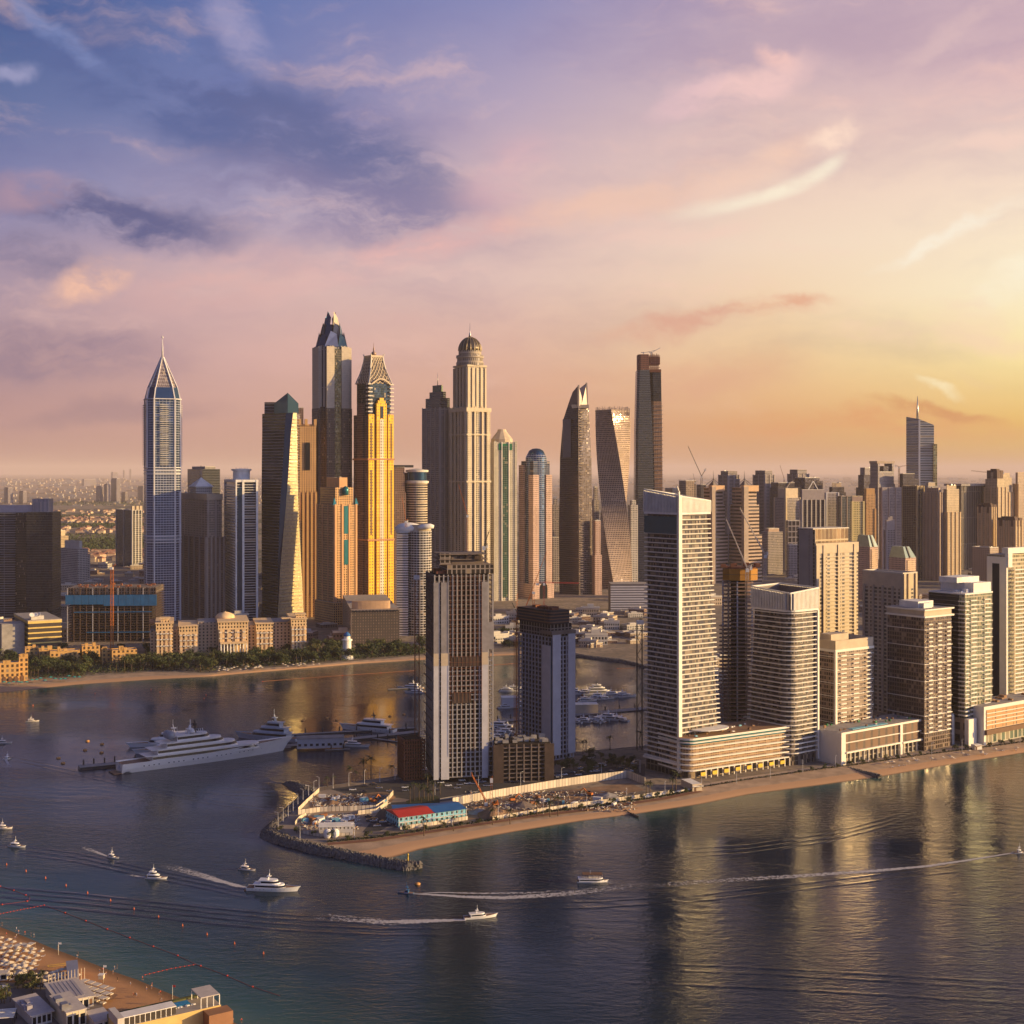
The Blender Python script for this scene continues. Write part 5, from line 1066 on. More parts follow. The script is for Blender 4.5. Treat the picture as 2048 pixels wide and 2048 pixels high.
pink = mat('pink_stone', (.46, .33, .26)); mauve = mat('mauve_render', (.34, .29, .29)); taupe = mat('taupe_stone', (.32, .25, .21))
TOWERS = [
 ('pale grey banded tower standing tall behind the first domed pair', 1437, 1456, 1479, 1120, [(950, 0, fM), (943, 4, fM)], 34, dict(piers=(3, 3, 3, 1.5), pmat=mauve)),
 ('pale grey banded tower rising behind the spired brown tower', 1506, 1530, 1549, 1122, [(950, 0, fM), (942, 4, fM)], 34, dict(piers=(3, 3, 3, 1.5), pmat=mauve)),
 ('pale grey banded tower farthest back with a crane beside its roof', 1575, 1595, 1618, 1118, [(948, 0, fM), (940, 4, fM)], 34, dict(piers=(3, 3, 3, 1.5), pmat=mauve)),
 ('wide dark violet office block with a curved roof in the mid skyline', 1583, 1610, 1646, 1125, [(962, 0, fN), (956, 6, fN)], 30, {}),
 ('glass block with a sail shaped roof left of the triangle topped tower', 1540, 1556, 1600, 1130, [(975, 0, fN), (966, (2, 14, 2, 2), fN)], 20, {}),
 ('violet fronted office block with a framed bright edge', 1548, 1571, 1602, 1140, [(996, 0, fM2), (978, (6, 4, 6, 6), cream)], 30, dict(piers=(2, 2, 4, 1.2), pmat=cream)),
 ('white ribbed violet tower with a steel triangle on its roof', 1600, 1604, 1650, 1145, [(1000, 0, fN), (980, 1, mauve)], 12, dict(piers=(6, 3, 2.2, 1.6), pmat=offw)),
 ('pale grid tower between the triangle topped tower and the dark domed one', 1648, 1652, 1678, 1142, [(986, 0, fM2)], 12, dict(piers=(2, 2, 3, 1.2), pmat=pale)),
 ('dark glazed tower with a round bronze crown', 1655, 1664, 1692, 1125, [(985, 0, fN), (974, 3, fN), (966, 8, mat('bronze_crown', (.16, .12, .10), .4, .4))], 25, {}),
 ('grey green ribbed block in front of the bronze crowned tower', 1675, 1682, 1706, 1144, [(993, 0, fG)], 15, dict(piers=(3, 2, 2, 1), pmat=taupe)),
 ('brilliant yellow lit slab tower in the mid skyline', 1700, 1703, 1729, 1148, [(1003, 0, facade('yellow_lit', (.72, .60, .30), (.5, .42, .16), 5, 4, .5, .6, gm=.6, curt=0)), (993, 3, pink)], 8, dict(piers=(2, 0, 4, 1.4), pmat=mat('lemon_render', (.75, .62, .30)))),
 ('orange stone tower with a slanted cap beside the brilliant yellow slab', 1726, 1732, 1752, 1140, [(1018, 0, fO), (988, 1, fO), (978, 2, mat('ochre_render', (.55, .32, .13)))], 12, dict(piers=(2, 2, 4, 1.4), pmat=mat('ochre_render', (.55, .32, .13)))),
 ('dark stepped tower left of the open frame tower', 1712, 1728, 1756, 1112, [(975, 0, fN), (950, (4, 4, 4, 4), fN), (936, (9, 6, 6, 6), fM2)], 30, {}),
 ('tall tower with an open rooftop frame, highest of the right hand cluster', 1738, 1756, 1790, 1118, [(968, 0, fM2), (944, 2, fM2)], 30, {}),
 ('grey grid tower below the open frame tower', 1759, 1764, 1806, 1138, [(976, 0, fM2)], 14, dict(piers=(4, 2, 2, 1.4), pmat=mauve)),
 ('pointed roof dark glass tower in front of the silver needle tower', 1799, 1806, 1842, 1118, [(975, 0, fN), (958, (0, 6, 0, 0), fN), (948, (0, 20, 0, 0), fN)], 22, {}),
 ('dark glass tower with bright corner balconies beside the sand coloured pair', 1804, 1834, 1848, 1160, [(973, 0, facade('night_glass', (.20, .16, .14), (.04, .034, .035), 3.7, 6, .9, .8, gm=.5, curt=0))], 36, dict(piers=(3, 2, 1.6, 1.2), pmat=mat('amber_edge', (.48, .36, .2)))),
 ('low lit office block at the needle tower foot', 1846, 1856, 1875, 1130, [(972, 0, fW), (966, 4, cream)], 20, {}),
 ('sand coloured slotted tower, left one of the close pair', 1846, 1878, 1888, 1162, [(985, 0, fJ3), (977, 4, fJ3)], 36, dict(piers=(3, 5, 3.0, 2.0), pmat=mat('sand_pink', (.40, .30, .24)))),
 ('sand coloured slotted tower with golden right face, right one of the close pair', 1884, 1894, 1921, 1162, [(1025, 0, fJ), (978, 2, fJ), (971, 6, fJ)], 30, dict(piers=(4, 3, 3.4, 1.6), pmat=sandst)),
 ('broad dark flat topped slab tower behind the sand coloured ones', 1893, 1922, 1976, 1140, [(972, 0, facade('dark_ribs', (.14, .11, .10), (.035, .03, .03), 60, 6.0, .6, .98, gm=.4, curt=0))], 30, dict(par=False)),
 ('tall sand coloured tower behind the hat shaped crowns', 1968, 1995, 2012, 1140, [(975, 0, fJ), (958, 2, fJ), (946, 5, fJ)], 34, dict(piers=(3, 3, 3, 1.6), pmat=sandst)),
 ('tallest sand coloured tower near the right edge with golden crown', 1990, 2002, 2026, 1136, [(985, 0, fJ), (955, 2, fJ), (947, 5, fJ)], 30, dict(piers=(4, 3, 3, 1.6), pmat=sandst)),
 ('sand coloured tower cut by the right edge of the picture', 2026, 2036, 2080, 1135, [(968, 0, fJ3), (946, 4, fJ3)], 30, dict(piers=(4, 3, 3, 1.6), pmat=sandst)),
 ('short sand coloured tower with dark hat shaped crown, left of its twin', 1955, 1982, 1992, 1168, [(1015, 0, fJ)], 34, dict(piers=(3, 4, 3.0, 1.6), pmat=sandst, par=False)),
 ('shorter sand coloured tower with dark hat shaped crown, nearest the right edge', 1996, 2030, 2044, 1172, [(1042, 0, fJ)], 34, dict(piers=(3, 4, 3.0, 1.6), pmat=sandst, par=False)),
 ('wide sand coloured grid block under the hat crowned tower', 1944, 1980, 1997, 1178, [(1096, 0, fJ3)], 34, {}),
 ('grey grid block with a boxy top in front of the dark glass tower', 1768, 1772, 1792, 1166, [(1060, 0, fM2), (1040, 2, mauve), (1034, 6, mauve)], 10, dict(piers=(2, 2, 2, 1.2), pmat=mauve)),
 ('violet grid block between the crane and the cream penthouse tower', 1522, 1536, 1566, 1150, [(1064, 0, fM2), (1058, 6, pink)], 25, {}),
 ('dark violet framed block below the bright edged office block', 1572, 1576, 1600, 1152, [(1042, 0, facade('frame_grid', (.26, .23, .26), (.04, .035, .045), 12, 9, .8, .8, gm=.4))], 12, {}),
 ('low violet block standing in front of the framed dark one', 1573, 1578, 1600, 1156, [(1090, 0, fM2)], 12, {}),
 ('unfinished frame block far behind the slanted crown of fins', 1358, 1372, 1392, 1110, [(962, 0, facade('raw_far', (.30, .22, .18), (.08, .06, .05), 5, 6, .7, .6, gm=0, gr=.8))], 25, {}),
 ('low cream block just above the slanted crown of fins', 1330, 1345, 1357, 1120, [(977, 0, fB)], 20, {}),
 ('dark stone block behind the brown spired tower', 1393, 1402, 1412, 1125, [(970, 0, fN)], 20, {}),
 ('slim dark tower peeping between the violet blade and the twisting tower', 1184, 1188, 1198, 1170, [(1000, 0, fM2), (975, 2, fM2)], 16, {}),
 ('pinkish block between the violet blade and the twisting tower', 1184, 1190, 1204, 1190, [(1110, 0, fP), (1042, 2, fP)], 20, {}),
 ('grid fronted block between the twisting tower and the very slim glass one', 1256, 1262, 1276, 1172, [(1010, 0, fW), (1002, 3, fW)], 16, {}),
 ('brown tower peeping right of the arched base tower', 1103, 1106, 1118, 1172, [(1010, 0, fM2), (998, 3, fM2)], 14, {}),
 ('low violet block right of the arched base tower', 1100, 1106, 1120, 1182, [(1076, 0, fM2)], 14, {}),
 ('grey rear tower behind the stepped tower', 886, 892, 902, 1165, [(840, 0, fM2)], 14, {}),
 ('far brown block at the foot of the petal crowned tower', 640, 650, 662, 1170, [(940, 0, fR)], 14, {}),
]
for i, (lab, xl, xc, xr, yb, steps, ang, ex) in enumerate(TOWERS):
    kk = dict(clut=2); kk.update(ex)
    T = gen('city_tower', lab, 'tower', xl, xc, xr, yb, steps, ang, **kk)
    x0, x1, y0, y1, z = T.top; cx_, cy_ = (x0 + x1) / 2, (y0 + y1) / 2
    if 'triangle' in lab and 'white ribbed' in lab:
        m_ = MB(); zt = T.z(962)
        m_.beam((cx_ - 12, 2, z), (cx_, 2, zt), 1.6); m_.beam((cx_ + 12, 2, z), (cx_, 2, zt), 1.6); T.p('steel_triangle', m_, white)
    if 'hat shaped' in lab:
        hat = mat('hat_brown', (.10, .055, .045)); h_ = 14 * T.k
        for (a, b) in ((0, 0), (1, 0), (0, 1), (1, 1)): u = x0 + a * (x1 - x0 - 9); v = y0 + b * (y1 - y0 - 9); T.box('crown_turret', u - .6, u + 9.6, v - .6, v + 9.6, z - h_ * .8, z + 3 + h_ * .2, hat)
        T.box('crown', x0 + 5, x1 - 5, y0 + 5, y1 - 5, z, z + h_ * .6, hat)
    if 'open rooftop frame' in lab:
        for u in (x0, x1 - 6): T.box('frame_leg', u, u + 6, y0, y1, z, T.z(927), fM2)
        T.box('frame_beam', x0 - 3, x1 + 3, y0, y1, T.z(927) + .01, T.z(922), taupe); T.box('inner_block', cx_ - 2, x1 - 6.1, y0 + 6, y1 - 4, z, T.z(932), fN)
    if 'sail' in lab:
        m_ = MB()
        for t in range(8):
            a0, a1 = t / 8 * pi / 2, (t + 1) / 8 * pi / 2; m_.beam((x1 * (1 - cos(a0)) * .9, -1, T.z(1100) + (T.z(962) - T.z(1100)) * sin(a0)), (x1 * (1 - cos(a1)) * .9, -1, T.z(1100) + (T.z(962) - T.z(1100)) * sin(a1)), 1.6)
        T.p('arch_rib', m_, mauve)
    if 'open frame' not in lab and 'flat topped' in lab: T.box('roof_slab', -5, x1 + 5, -5, y1 + 3, z + .01, z + 5, roofm)
# twin brown towers with pyramid frames and masts
for lab, xl, xc, xr, sp in (('left brown stepped tower with a thin mast on a wire pyramid, behind the slanted crown', 1402, 1424, 1456, 941), ('right brown stepped tower with a thin mast on a wire pyramid, broad pale front wall', 1458, 1488, 1524, 941)):
    T = TW('masted_tower', lab, 'tower', xl, xc, xr, 1168, 34); lr, ll = T.lr, T.ll
    fk = facade('brown_stepped', (.40, .29, .23), (.05, .035, .032), 7.2, 60, .99, .5, gm=.2, curt=0)
    T.box('shaft', 0, lr, 0, ll, 0, T.z(1070), fk, roofm); T.box('upper_shaft', 0, lr - 5, 3, ll - 4, T.z(1070) + .01, T.z(1010), fk, roofm); T.box('setback', 0, lr - 10, 5, ll - 9, T.z(1010) + .01, T.z(975), fk, roofm)
    T.box('plain_wall', -1.2, lr * .22, -1.6, 6, 0, T.z(973), taupe); T.box('head_block', -.6, lr - 9, 0, 9, T.z(983), T.z(971), mat('tan_stone', (.50, .32, .19)))
    cx_, cy_ = (lr - 10) / 2, ll / 2 - 2
    for (a, b) in ((-1, -1), (1, -1), (1, 1), (-1, 1)): m_ = MB(); m_.beam((cx_ + a * 13, cy_ + b * 13, T.z(973)), (cx_, cy_, T.z(958)), .9); m_.beam((cx_ + a * 13, cy_ + b * 13, T.z(973)), (cx_ - b * 13, cy_ + a * 13, T.z(973)), .7); T.p('roof_rib', m_, black)
    m_ = MB(); m_.loft([(rect(cx_ - 8, cx_ + 8, cy_ - 8, cy_ + 8), T.z(973)), (rect(cx_ - 1, cx_ + 1, cy_ - 1, cy_ + 1), T.z(961))]); T.p('wire_pyramid', m_, mat('mesh_grey', (.2, .17, .16)))
    T.mast(cx_, cy_, T.z(960), T.z(sp), .7, black)
# pair with glass hip roofs
for lab, xl, xc, xr, yb, yt, ych in (('pink grid block with green slanted glass roof behind the cream penthouse tower', 1712, 1740, 1756, 1200, 1094, 1071), ('pink grid block with green slanted glass roof above the cream slot tower', 1778, 1811, 1832, 1208, 1116, 1094)):
    T = TW('glass_roofed_block', lab, 'tower', xl, xc, xr, yb, 34); lr, ll = T.lr, T.ll
    T.box('shaft', 0, lr, 0, ll, 0, T.z(yt), fP, roofm); T.box('front_bay', lr * .15, lr * .85, -1.2, -.01, 0, T.z(yt) - 4, facade('lattice_bay', (.62, .44, .30), (.2, .13, .1), 3.6, 3.6, .5, .5, gm=.2))
    zt = T.z(yt) + .01
    m_ = MB(); m_.loft([(rect(0, lr, 0, ll), zt), (rect(lr * .12, lr * .70, ll * .22, ll * .9), T.z(ych))]); T.p('hip_roof', m_, mat('green_roof_glass', (.30, .36, .28), .2, .3)); m_ = MB(); m_.beam((lr * .42, -.2, zt), (lr * .40, ll * .22, T.z(ych)), 2.6); T.p('roof_slot', m_, black)
for lab, x, yb, w_, h_ in (('low cream retail block with a stepped terrace behind the green tinted tower', 1850, 1236, 110, 16), ('low grey retail block behind the bright balcony tower', 1935, 1222, 90, 14), ('low violet retail block under the sand coloured pair', 1880, 1212, 60, 14), ('low cream block left of the green tinted tower roof', 1822, 1262, 50, 12)):
    T = TW('retail_block', lab, 'building', None, x, x + w_, yb, 12); T.box('wall', 0, T.lr, 0, 60, 0, h_, fW, roofm); T.box('roof_edge', -1, T.lr + 1, -1, 61, h_ + .01, h_ + 1.4, offw, roofm); T.box('upper_floor', T.lr * .2, T.lr * .8, 10, 50, h_ + 1.41, h_ + 8, fB, roofm); T.clutter(3, T.lr - 5, 4, 9, h_ + 1.41, 6)
# ---------------------------------------------------------------- long resort hotel at the left shore
T = TW('resort_hotel', 'long sand coloured resort hotel with domes and corner pavilions among the trees', 'hotel', None, 312, 640, 1312, 14); k = T.k
fHt = facade('hotel_windows', (.78, .55, .30), (.07, .045, .03), 4.0, 3.6, .5, .56, gm=.1, gr=.3, curt=.1); hs = mat('hotel_stone', (.76, .55, .32)); hsd = facade('hotel_side', (.62, .44, .28), (.06, .04, .03), 4.0, 4.6, .4, .5, gm=.1)
def hx(p): return T.tr(p)
def hz(x, y): X = T.X + hx(x) * cos(T.a); D = T.D + hx(x) * sin(T.a); return HC - (y - HY) * D / F - GZ
for nm, a, b, dy, yt, mt in (('end_pavilion', 312, 346, -2, 1247, fHt), ('link_wing', 346, 358, 10, 1262, hsd), ('wing', 358, 396, 0, 1253, fHt), ('link_wing', 396, 436, 12, 1247, hsd), ('centre_block', 436, 496, -8, 1243, fHt), ('link_wing', 496, 512, 8, 1252, hsd), ('wing', 512, 546, 0, 1248, fHt), ('link_wing', 546, 582, 14, 1246, hsd), ('end_pavilion', 582, 613, -2, 1238, fHt)):
    x0, x1 = hx(a) + .05, hx(b) - .05; zt = hz((a + b) / 2, yt)
    T.box(nm, x0, x1, dy, 60, 0, zt, mt, roofm)
    if nm != 'link_wing':
        T.box('cornice', x0 - 1, x1 + 1, dy - 1.2, 60.4, zt + .01, zt + 1.4, hs); T.box('cornice', x0 - .4, x1 + .4, dy - .6, dy - .01, zt - 9, zt - 8.2, hs)
        for j in range(4): u = x0 + (x1 - x0) * (j + .2) / 4; T.box('bay', u, u + (x1 - x0) * .12, dy - 1.2, dy - .01, 3, zt - 9.1, hs)
        for j in range(5):
            for z_ in (zt * .3, zt * .5, zt * .68): u = x0 + (x1 - x0) * (j + .1) / 5; T.box('balcony', u, u + 3, dy - 2.4, dy - 1.21, z_, z_ + 1.1, white)
for a, b, y_ in ((322, 338, 1236), (336, 352, 1245), (592, 610, 1228), (566, 580, 1236)):
    x0, x1 = hx(a), hx(b); z0 = hz(a, 1247 if a < 400 else 1240); z1 = hz(a, y_ + 2)
    if z1 > z0: T.box('turret', x0, x1, 2, 2 + x1 - x0, z0, z1, fHt); T.box('turret_roof', x0 - 1.6, x1 + 1.6, .4, 3.6 + x1 - x0, z1 + .01, z1 + 1.5, hs)
cx_ = hx(452); m_ = MB(); z0 = hz(452, 1242); m_.lathe([(12, z0), (12, z0 + 2.5), (10, z0 + 5), (6, z0 + 7), (1, z0 + 8), (.2, z0 + 9)], 24, cx_, 34); T.p('dome', m_, hs)
m_ = MB(); z0 = hz(452, 1240)
T.box('portico', hx(440), hx(494), -16, -9.3, 14, 16, hs)
for j in range(9): u = hx(441) + (hx(492) - hx(441)) * j / 8; m_ = MB(); m_.lathe([(.8, 0), (.6, 14)], 8, u, -15); T.p('column', m_, white)
T.box('tile_roof', hx(298), hx(330), 20, 60, hz(310, 1252), hz(310, 1248), mat('terracotta', (0, 0, 0))); T.box('rear_wing', hx(300) - 0, hx(313), 6, 60, 0, hz(310, 1262), hsd, roofm)
# low orange villas of the beach resort
vil = mat('villa_ochre', (.62, .36, .12)); fVl = facade('villa_arches', (.62, .36, .12), (.08, .045, .02), 5, 5, .5, .6, gm=.05, gr=.5)
VL = [('orange arched villa wing at the left edge', -10, 38, 1356, 1322), ('small orange gate pavilion right of the arched wing', 38, 56, 1352, 1308), ('orange villa block with stepped roof left of the hotel gardens', 50, 76, 1318, 1292), ('two cube shaped orange turrets among the trees', 78, 104, 1318, 1296), ('long low orange villa row behind the trees', 100, 160, 1322, 1298), ('orange villa block with roof terrace in the middle of the row', 164, 200, 1316, 1288), ('slim orange villa with two turrets', 204, 222, 1322, 1296), ('orange villa with an arched loggia, last of the row', 224, 274, 1324, 1296)]
for i, (lab, a, b, yb, yt) in enumerate(VL):
    T = TW('villa', lab, 'villa', None, a, b, yb + 10, 22); z_ = T.z(yt + 6); L = T.lr
    T.box('wall', 0, L, 0, 16, 0, z_, fVl, roofm); T.parapet(0, L, 0, 16, z_, .9, .5, vil)
    for j in range(max(2, int(L / 9))): u = R.uniform(0, L - 5); h_ = R.uniform(2.5, 5.5); T.box('roof_turret', u, u + R.uniform(3, 5.5), -.3, 5 + R.uniform(0, 2), z_ + .02, z_ + h_, vil)
    for j in range(int(L / 6)):
        u = 1.5 + j * 6; m_ = MB(); m_.prism([(u + 1.8 + 1.8 * cos(t * pi / 8), 4 + 2.2 * sin(t * pi / 8)) for t in range(9)] + [(u, .3), (u + 3.6, .3)], 0, .5); m_.v = [(v[0], -.05 - v[2], v[1]) for v in m_.v]; T.p('arch', m_, brown)
# office block with yellow floor strips
T = TW('office_block', 'low office block with bright yellow floor strips and dishes on its roof', 'office', 29, 57, 122, 1308, 30)
zt = T.z(1243); T.box('body', 0, T.lr, 0, T.ll, 5, zt, mat('office_dark', (.07, .055, .045), .4), roofm); T.box('base', 3, T.lr - 3, 3, T.ll - 3, 0, 4.99, greyc)
for i in range(6): z_ = 6 + i * (zt - 9) / 5; T.box('floor_strip', -.8, T.lr + .8, -1.4, T.ll, z_, z_ + (3.4 if i == 5 else 1.7), mat('straw_panel', (.68, .50, .16)))
T.box('fascia', -.9, T.lr + .9, -1.5, T.ll + .4, zt + .02, zt + 1.2, cream, roofm); T.box('rear_annex', -30, -3, 10, 40, 0, zt - 3, greyc, roofm); T.box('roof_house', T.lr * .1, T.lr * .5, 5, 14, zt + 1.21, zt + 6, offw)
for i in range(3): m_ = MB(); m_.lathe([(.2, 0), (2.2, .6), (3.2, 1.6), (3.0, 1.7), (.1, .3)], 14); o = T.p('dish', m_, white); o.location = (T.lr * (.12 + .12 * i), 6, zt + 6.5); o.rotation_euler = (radians(50), 0, radians(-30 * i)); 
# blue netted construction block
T = TW('unfinished_block', 'wide unfinished block wrapped by a bright blue safety net band', 'building', None, 134, 312, 1284, 4); zt = T.z(1172); x1 = T.lr
T.box('core', 6, x1 - 6, 6, 54, 0, zt - 3, mat('raw_interior', (0, 0, 0)))
n = 22
for i in range(n): z_ = 1 + i * (zt - 2) / n; T.box('floor_slab', 0, x1, 0, 60, z_, z_ + .5, mat('site_dark', (.10, .065, .055), .95, var=.3))
for i in range(15): u = (x1 - 1) * i / 14; T.box('column', u, u + 1, -.3, .6, 0, zt - 3, mat('violet_white', (0, 0, 0)) if i % 4 == 0 else mat('site_dark', (0, 0, 0)))
for i in range(12):
    a_ = x1 * i / 12; T.box('blue_net', a_ - (1.5 if i == 0 else 0), a_ + x1 / 12 - .3 + (1.5 if i == 11 else 0), -2.2, -1.4, T.z(1212) + (2 if i < 5 else 0), T.z(1190), mat('net_blue', (.015, .13, .30), .7, var=.2))
T.box('blue_net', -2.2, -1.4, 0, 58, T.z(1210), T.z(1190), mat('net_blue', (0, 0, 0)))
T.box('upper_frame', 1, x1 - 1, 1, 58, T.z(1189), T.z(1176), facade('raw_grid', (0, 0, 0), (0, 0, 0)), rawc); T.clutter(2, x1 - 6, 2, 50, T.z(1176), 26, rust)
for i in range(6): T.box('blue_sheet', x1 * R.uniform(0, .9), x1 * .95, -.9, -.35, 3 + i * 9, 4.2 + i * 9, mat('net_blue', (0, 0, 0))) if i in (1, 4) else None
# grid hotel with curved pavilion
T = TW('hotel_block', 'dark gridded hotel block with an orange curved roof pavilion at the shore', 'hotel', 686, 703, 799, 1290, 10); zt = T.z(1222)
T.box('body', 0, T.lr, 0, max(T.ll, 20), 0, zt, facade('dark_grid', (.085, .065, .055), (.22, .16, .11), 3.7, 3.4, .34, .5, gm=.1, gr=.4, curt=0), roofm); T.box('side_wall', -.5, -.01, 0, max(T.ll, 20), 0, zt + 1, facade('side_grid', (.40, .33, .28), (.05, .04, .04), 3.7, 5, .6, .6)); T.box('roof_edge', -.4, T.lr + .4, -.6, 20, zt + .01, zt + 1.5, taupe)
m_ = MB(); m_.prism(ngon(24, T.lr * .40, 0, 1, .22), zt + 1.52, T.z(1204)); m_.v = [(v[0] + T.lr * .42, v[1] + 12, v[2]) for v in m_.v]; T.p('roof_pavilion', m_, mat('tan_stone', (0, 0, 0)))
for i in range(14): T.box('cornice', i * T.lr / 14, (i + .6) * T.lr / 14, -1.6, -.61, zt - 1, zt + .8, black)
# white lighthouse shaped pool tower
T = TW('lighthouse', 'small white lighthouse with a blue cap at the water park', 'lighthouse', None, 694, None, 1318, 0); m_ = MB(); m_.lathe([(8, 0), (7, 8), (5.4, 9), (5, 22), (6.5, 22.5), (6.5, 24), (4, 24.2), (4, 28)], 18, smooth=False); T.p('body', m_, white); m_ = MB(); m_.lathe([(4.6, 28), (3.5, 30.5), (1, 32.5), (.2, 33)], 18); T.p('cap', m_, bluem); m_ = MB()
pr = Vector((-6, 0, 12))
for t in range(14): q = Vector((-6 - t * 2.4, -4 + 4 * sin(t * .7), 12 - t * .8)); m_.beam(pr, q, 1.4, h_=.6); pr = q
T.p('water_slide', m_, white)
# ---------------------------------------------------------------- spit: ground sheets, rocks, walls
def sheet(name, pts, dz, mt, label, z=GZ):
    P = G(pts, z); mb = MB()
    for a, b, c in tessellate_polygon([P]): mb.face([(P[a].x, P[a].y, z + dz), (P[b].x, P[b].y, z + dz), (P[c].x, P[c].y, z + dz)])
    o = mb.build(name, mt, weld=True)
    if o.data.polygons and o.data.polygons[0].normal.z < 0: o.data.flip_normals()
    return tag(o, label, None, None, 'structure')
def ribbon(name, pts, w_, dz, mt, label, z=GZ, kind='structure', cat=None):
    P = dense(G(pts, z), 12); mb = MB()
    for i in range(len(P) - 1):
        a, b = P[i], P[i + 1]; d = (b - a).normalized(); n = Vector((-d.y, d.x, 0)) * w_ / 2
        d0 = (P[i] - P[i - 1]).normalized() if i else d; n0 = Vector((-(d0.y + d.y), d0.x + d.x, 0)).normalized() * w_ / 2
        d2 = (P[i + 2] - b).normalized() if i + 2 < len(P) else d; n1 = Vector((-(d2.y + d.y), d2.x + d.x, 0)).normalized() * w_ / 2
        mb.face([(a.x - n0.x, a.y - n0.y, z + dz), (b.x - n1.x, b.y - n1.y, z + dz), (b.x + n1.x, b.y + n1.y, z + dz), (a.x + n0.x, a.y + n0.y, z + dz)], 0, [(i * 12, 0), (i * 12 + 12, 0), (i * 12 + 12, w_), (i * 12, w_)])
    o = mb.build(name, mt)
    return tag(o, label, cat, None, kind)
asph = mat('asphalt', (.055, .052, .055), .9, var=.2, vs=.4); pave = mat('paving', (.27, .22, .18), .85, var=.15, vs=.5); sited = mat('site_earth', (.26, .16, .095), .95, var=.4, vs=.12); litpave = mat('pale_paving', (.40, .31, .24), .85, var=.1)
redp = mat('red_promenade', (.22, .10, .065), .85); hedge_m = mat('hedge_green', (.035, .045, .018), .9, var=.3, vs=.6)
sheet('pavement', [(560,1650),(600,1612),(640,1582),(790,1562),(835,1552),(900,1580),(900,1600),(770,1662),(640,1686),(585,1674)], .004, pave, 'paved tip of the spit')
sheet('road', [(660,1578),(840,1552),(1000,1556),(1290,1528),(1290,1552),(1100,1572),(900,1600),(860,1606),(800,1596),(700,1590)], .012, asph, 'asphalt service road behind the building sites')
sheet('road', [(770,1606),(860,1600),(800,1640),(760,1662),(725,1664),(745,1640)], .016, asph, 'asphalt spur road to the site offices')
sheet('site_ground', [(622,1616),(650,1596),(770,1582),(792,1594),(770,1616),(650,1626)], .020, sited, 'dug up brown earth of the small building site')
sheet('site_ground', [(900,1622),(1000,1600),(1120,1582),(1260,1566),(1290,1580),(1200,1600),(1080,1618),(990,1634),(930,1640)], .024, sited, 'dug up orange earth of the long building site')
sheet('site_ground', [(600,1640),(612,1632),(715,1628),(712,1655),(640,1668),(590,1662)], .022, mat('rubble_grey', (.30, .25, .22), .95, var=.5, vs=.6), 'gravelled yard with stacked material')
sheet('garden_plot', [(812,1602),(840,1594),(876,1592),(880,1606),(850,1614),(815,1614)], .026, hedge_m, 'small planted roundabout with palms')
ribbon('promenade', [(655,1688),(748,1680),(842,1666),(935,1652),(1081,1630),(1185,1618),(1327,1597),(1400,1582)], 5.0, .030, redp, 'reddish promenade path along the beach')
ribbon('promenade', [(1400,1571),(1499,1555),(1636,1535),(1724,1524),(1830,1508),(1936,1495),(2060,1478)], 6.0, .030, litpave, 'pale promenade in front of the shops')
def bushes(name, pts, w_, n, s, h, label, mt=None, z=GZ, group=None):
    P = resample(dense(G(pts, z), 8), 200); mb = MB()
    for _ in range(n):
        i = R.randrange(199); a = P[i].lerp(P[i + 1], R.random()); x, y = a.x + R.uniform(-w_, w_) / 2, a.y + R.uniform(-w_, w_) / 2
        zz = z + R.uniform(.1, h); v = [Vector((R.uniform(-1, 1), R.uniform(-1, 1), R.uniform(-.7, .7))).normalized() * s * R.uniform(.6, 1.2) for _ in range(3)]
        mb.face([(x + q.x, y + q.y, zz + q.z) for q in v], 0)
    return tag(mb.build(name, mt or hedge_m), label, None, group, 'stuff')
bushes('hedge', [(655,1684),(748,1676),(842,1662),(935,1648),(1081,1626),(1185,1614),(1327,1593),(1400,1579)], 2.5, 3500, .8, 1.0, 'low dark hedge along the beach promenade')
bushes('hedge', [(1400,1575),(1499,1559),(1636,1539),(1724,1528),(1830,1512),(1936,1499),(2048,1484)], 2.0, 2500, .7, .9, 'low dark planting before the shop promenade')
ribbon('road', [(60,1136),(160,1130),(300,1134)], 26, .3, asph, 'wide road crossing the low city at left')
ribbon('road', [(700,1248),(860,1232),(1000,1226),(1290,1236)], 16, .3, asph, 'shore road behind the far bay')
ribbon('road', [(1000,1262),(1100,1252),(1290,1262)], 12, .3, asph, 'road through the low blocks behind the harbour')
ribbon('road', [(110,1060),(200,1052),(296,1056)], 26, .3, litpave, 'pale road between the far villas')
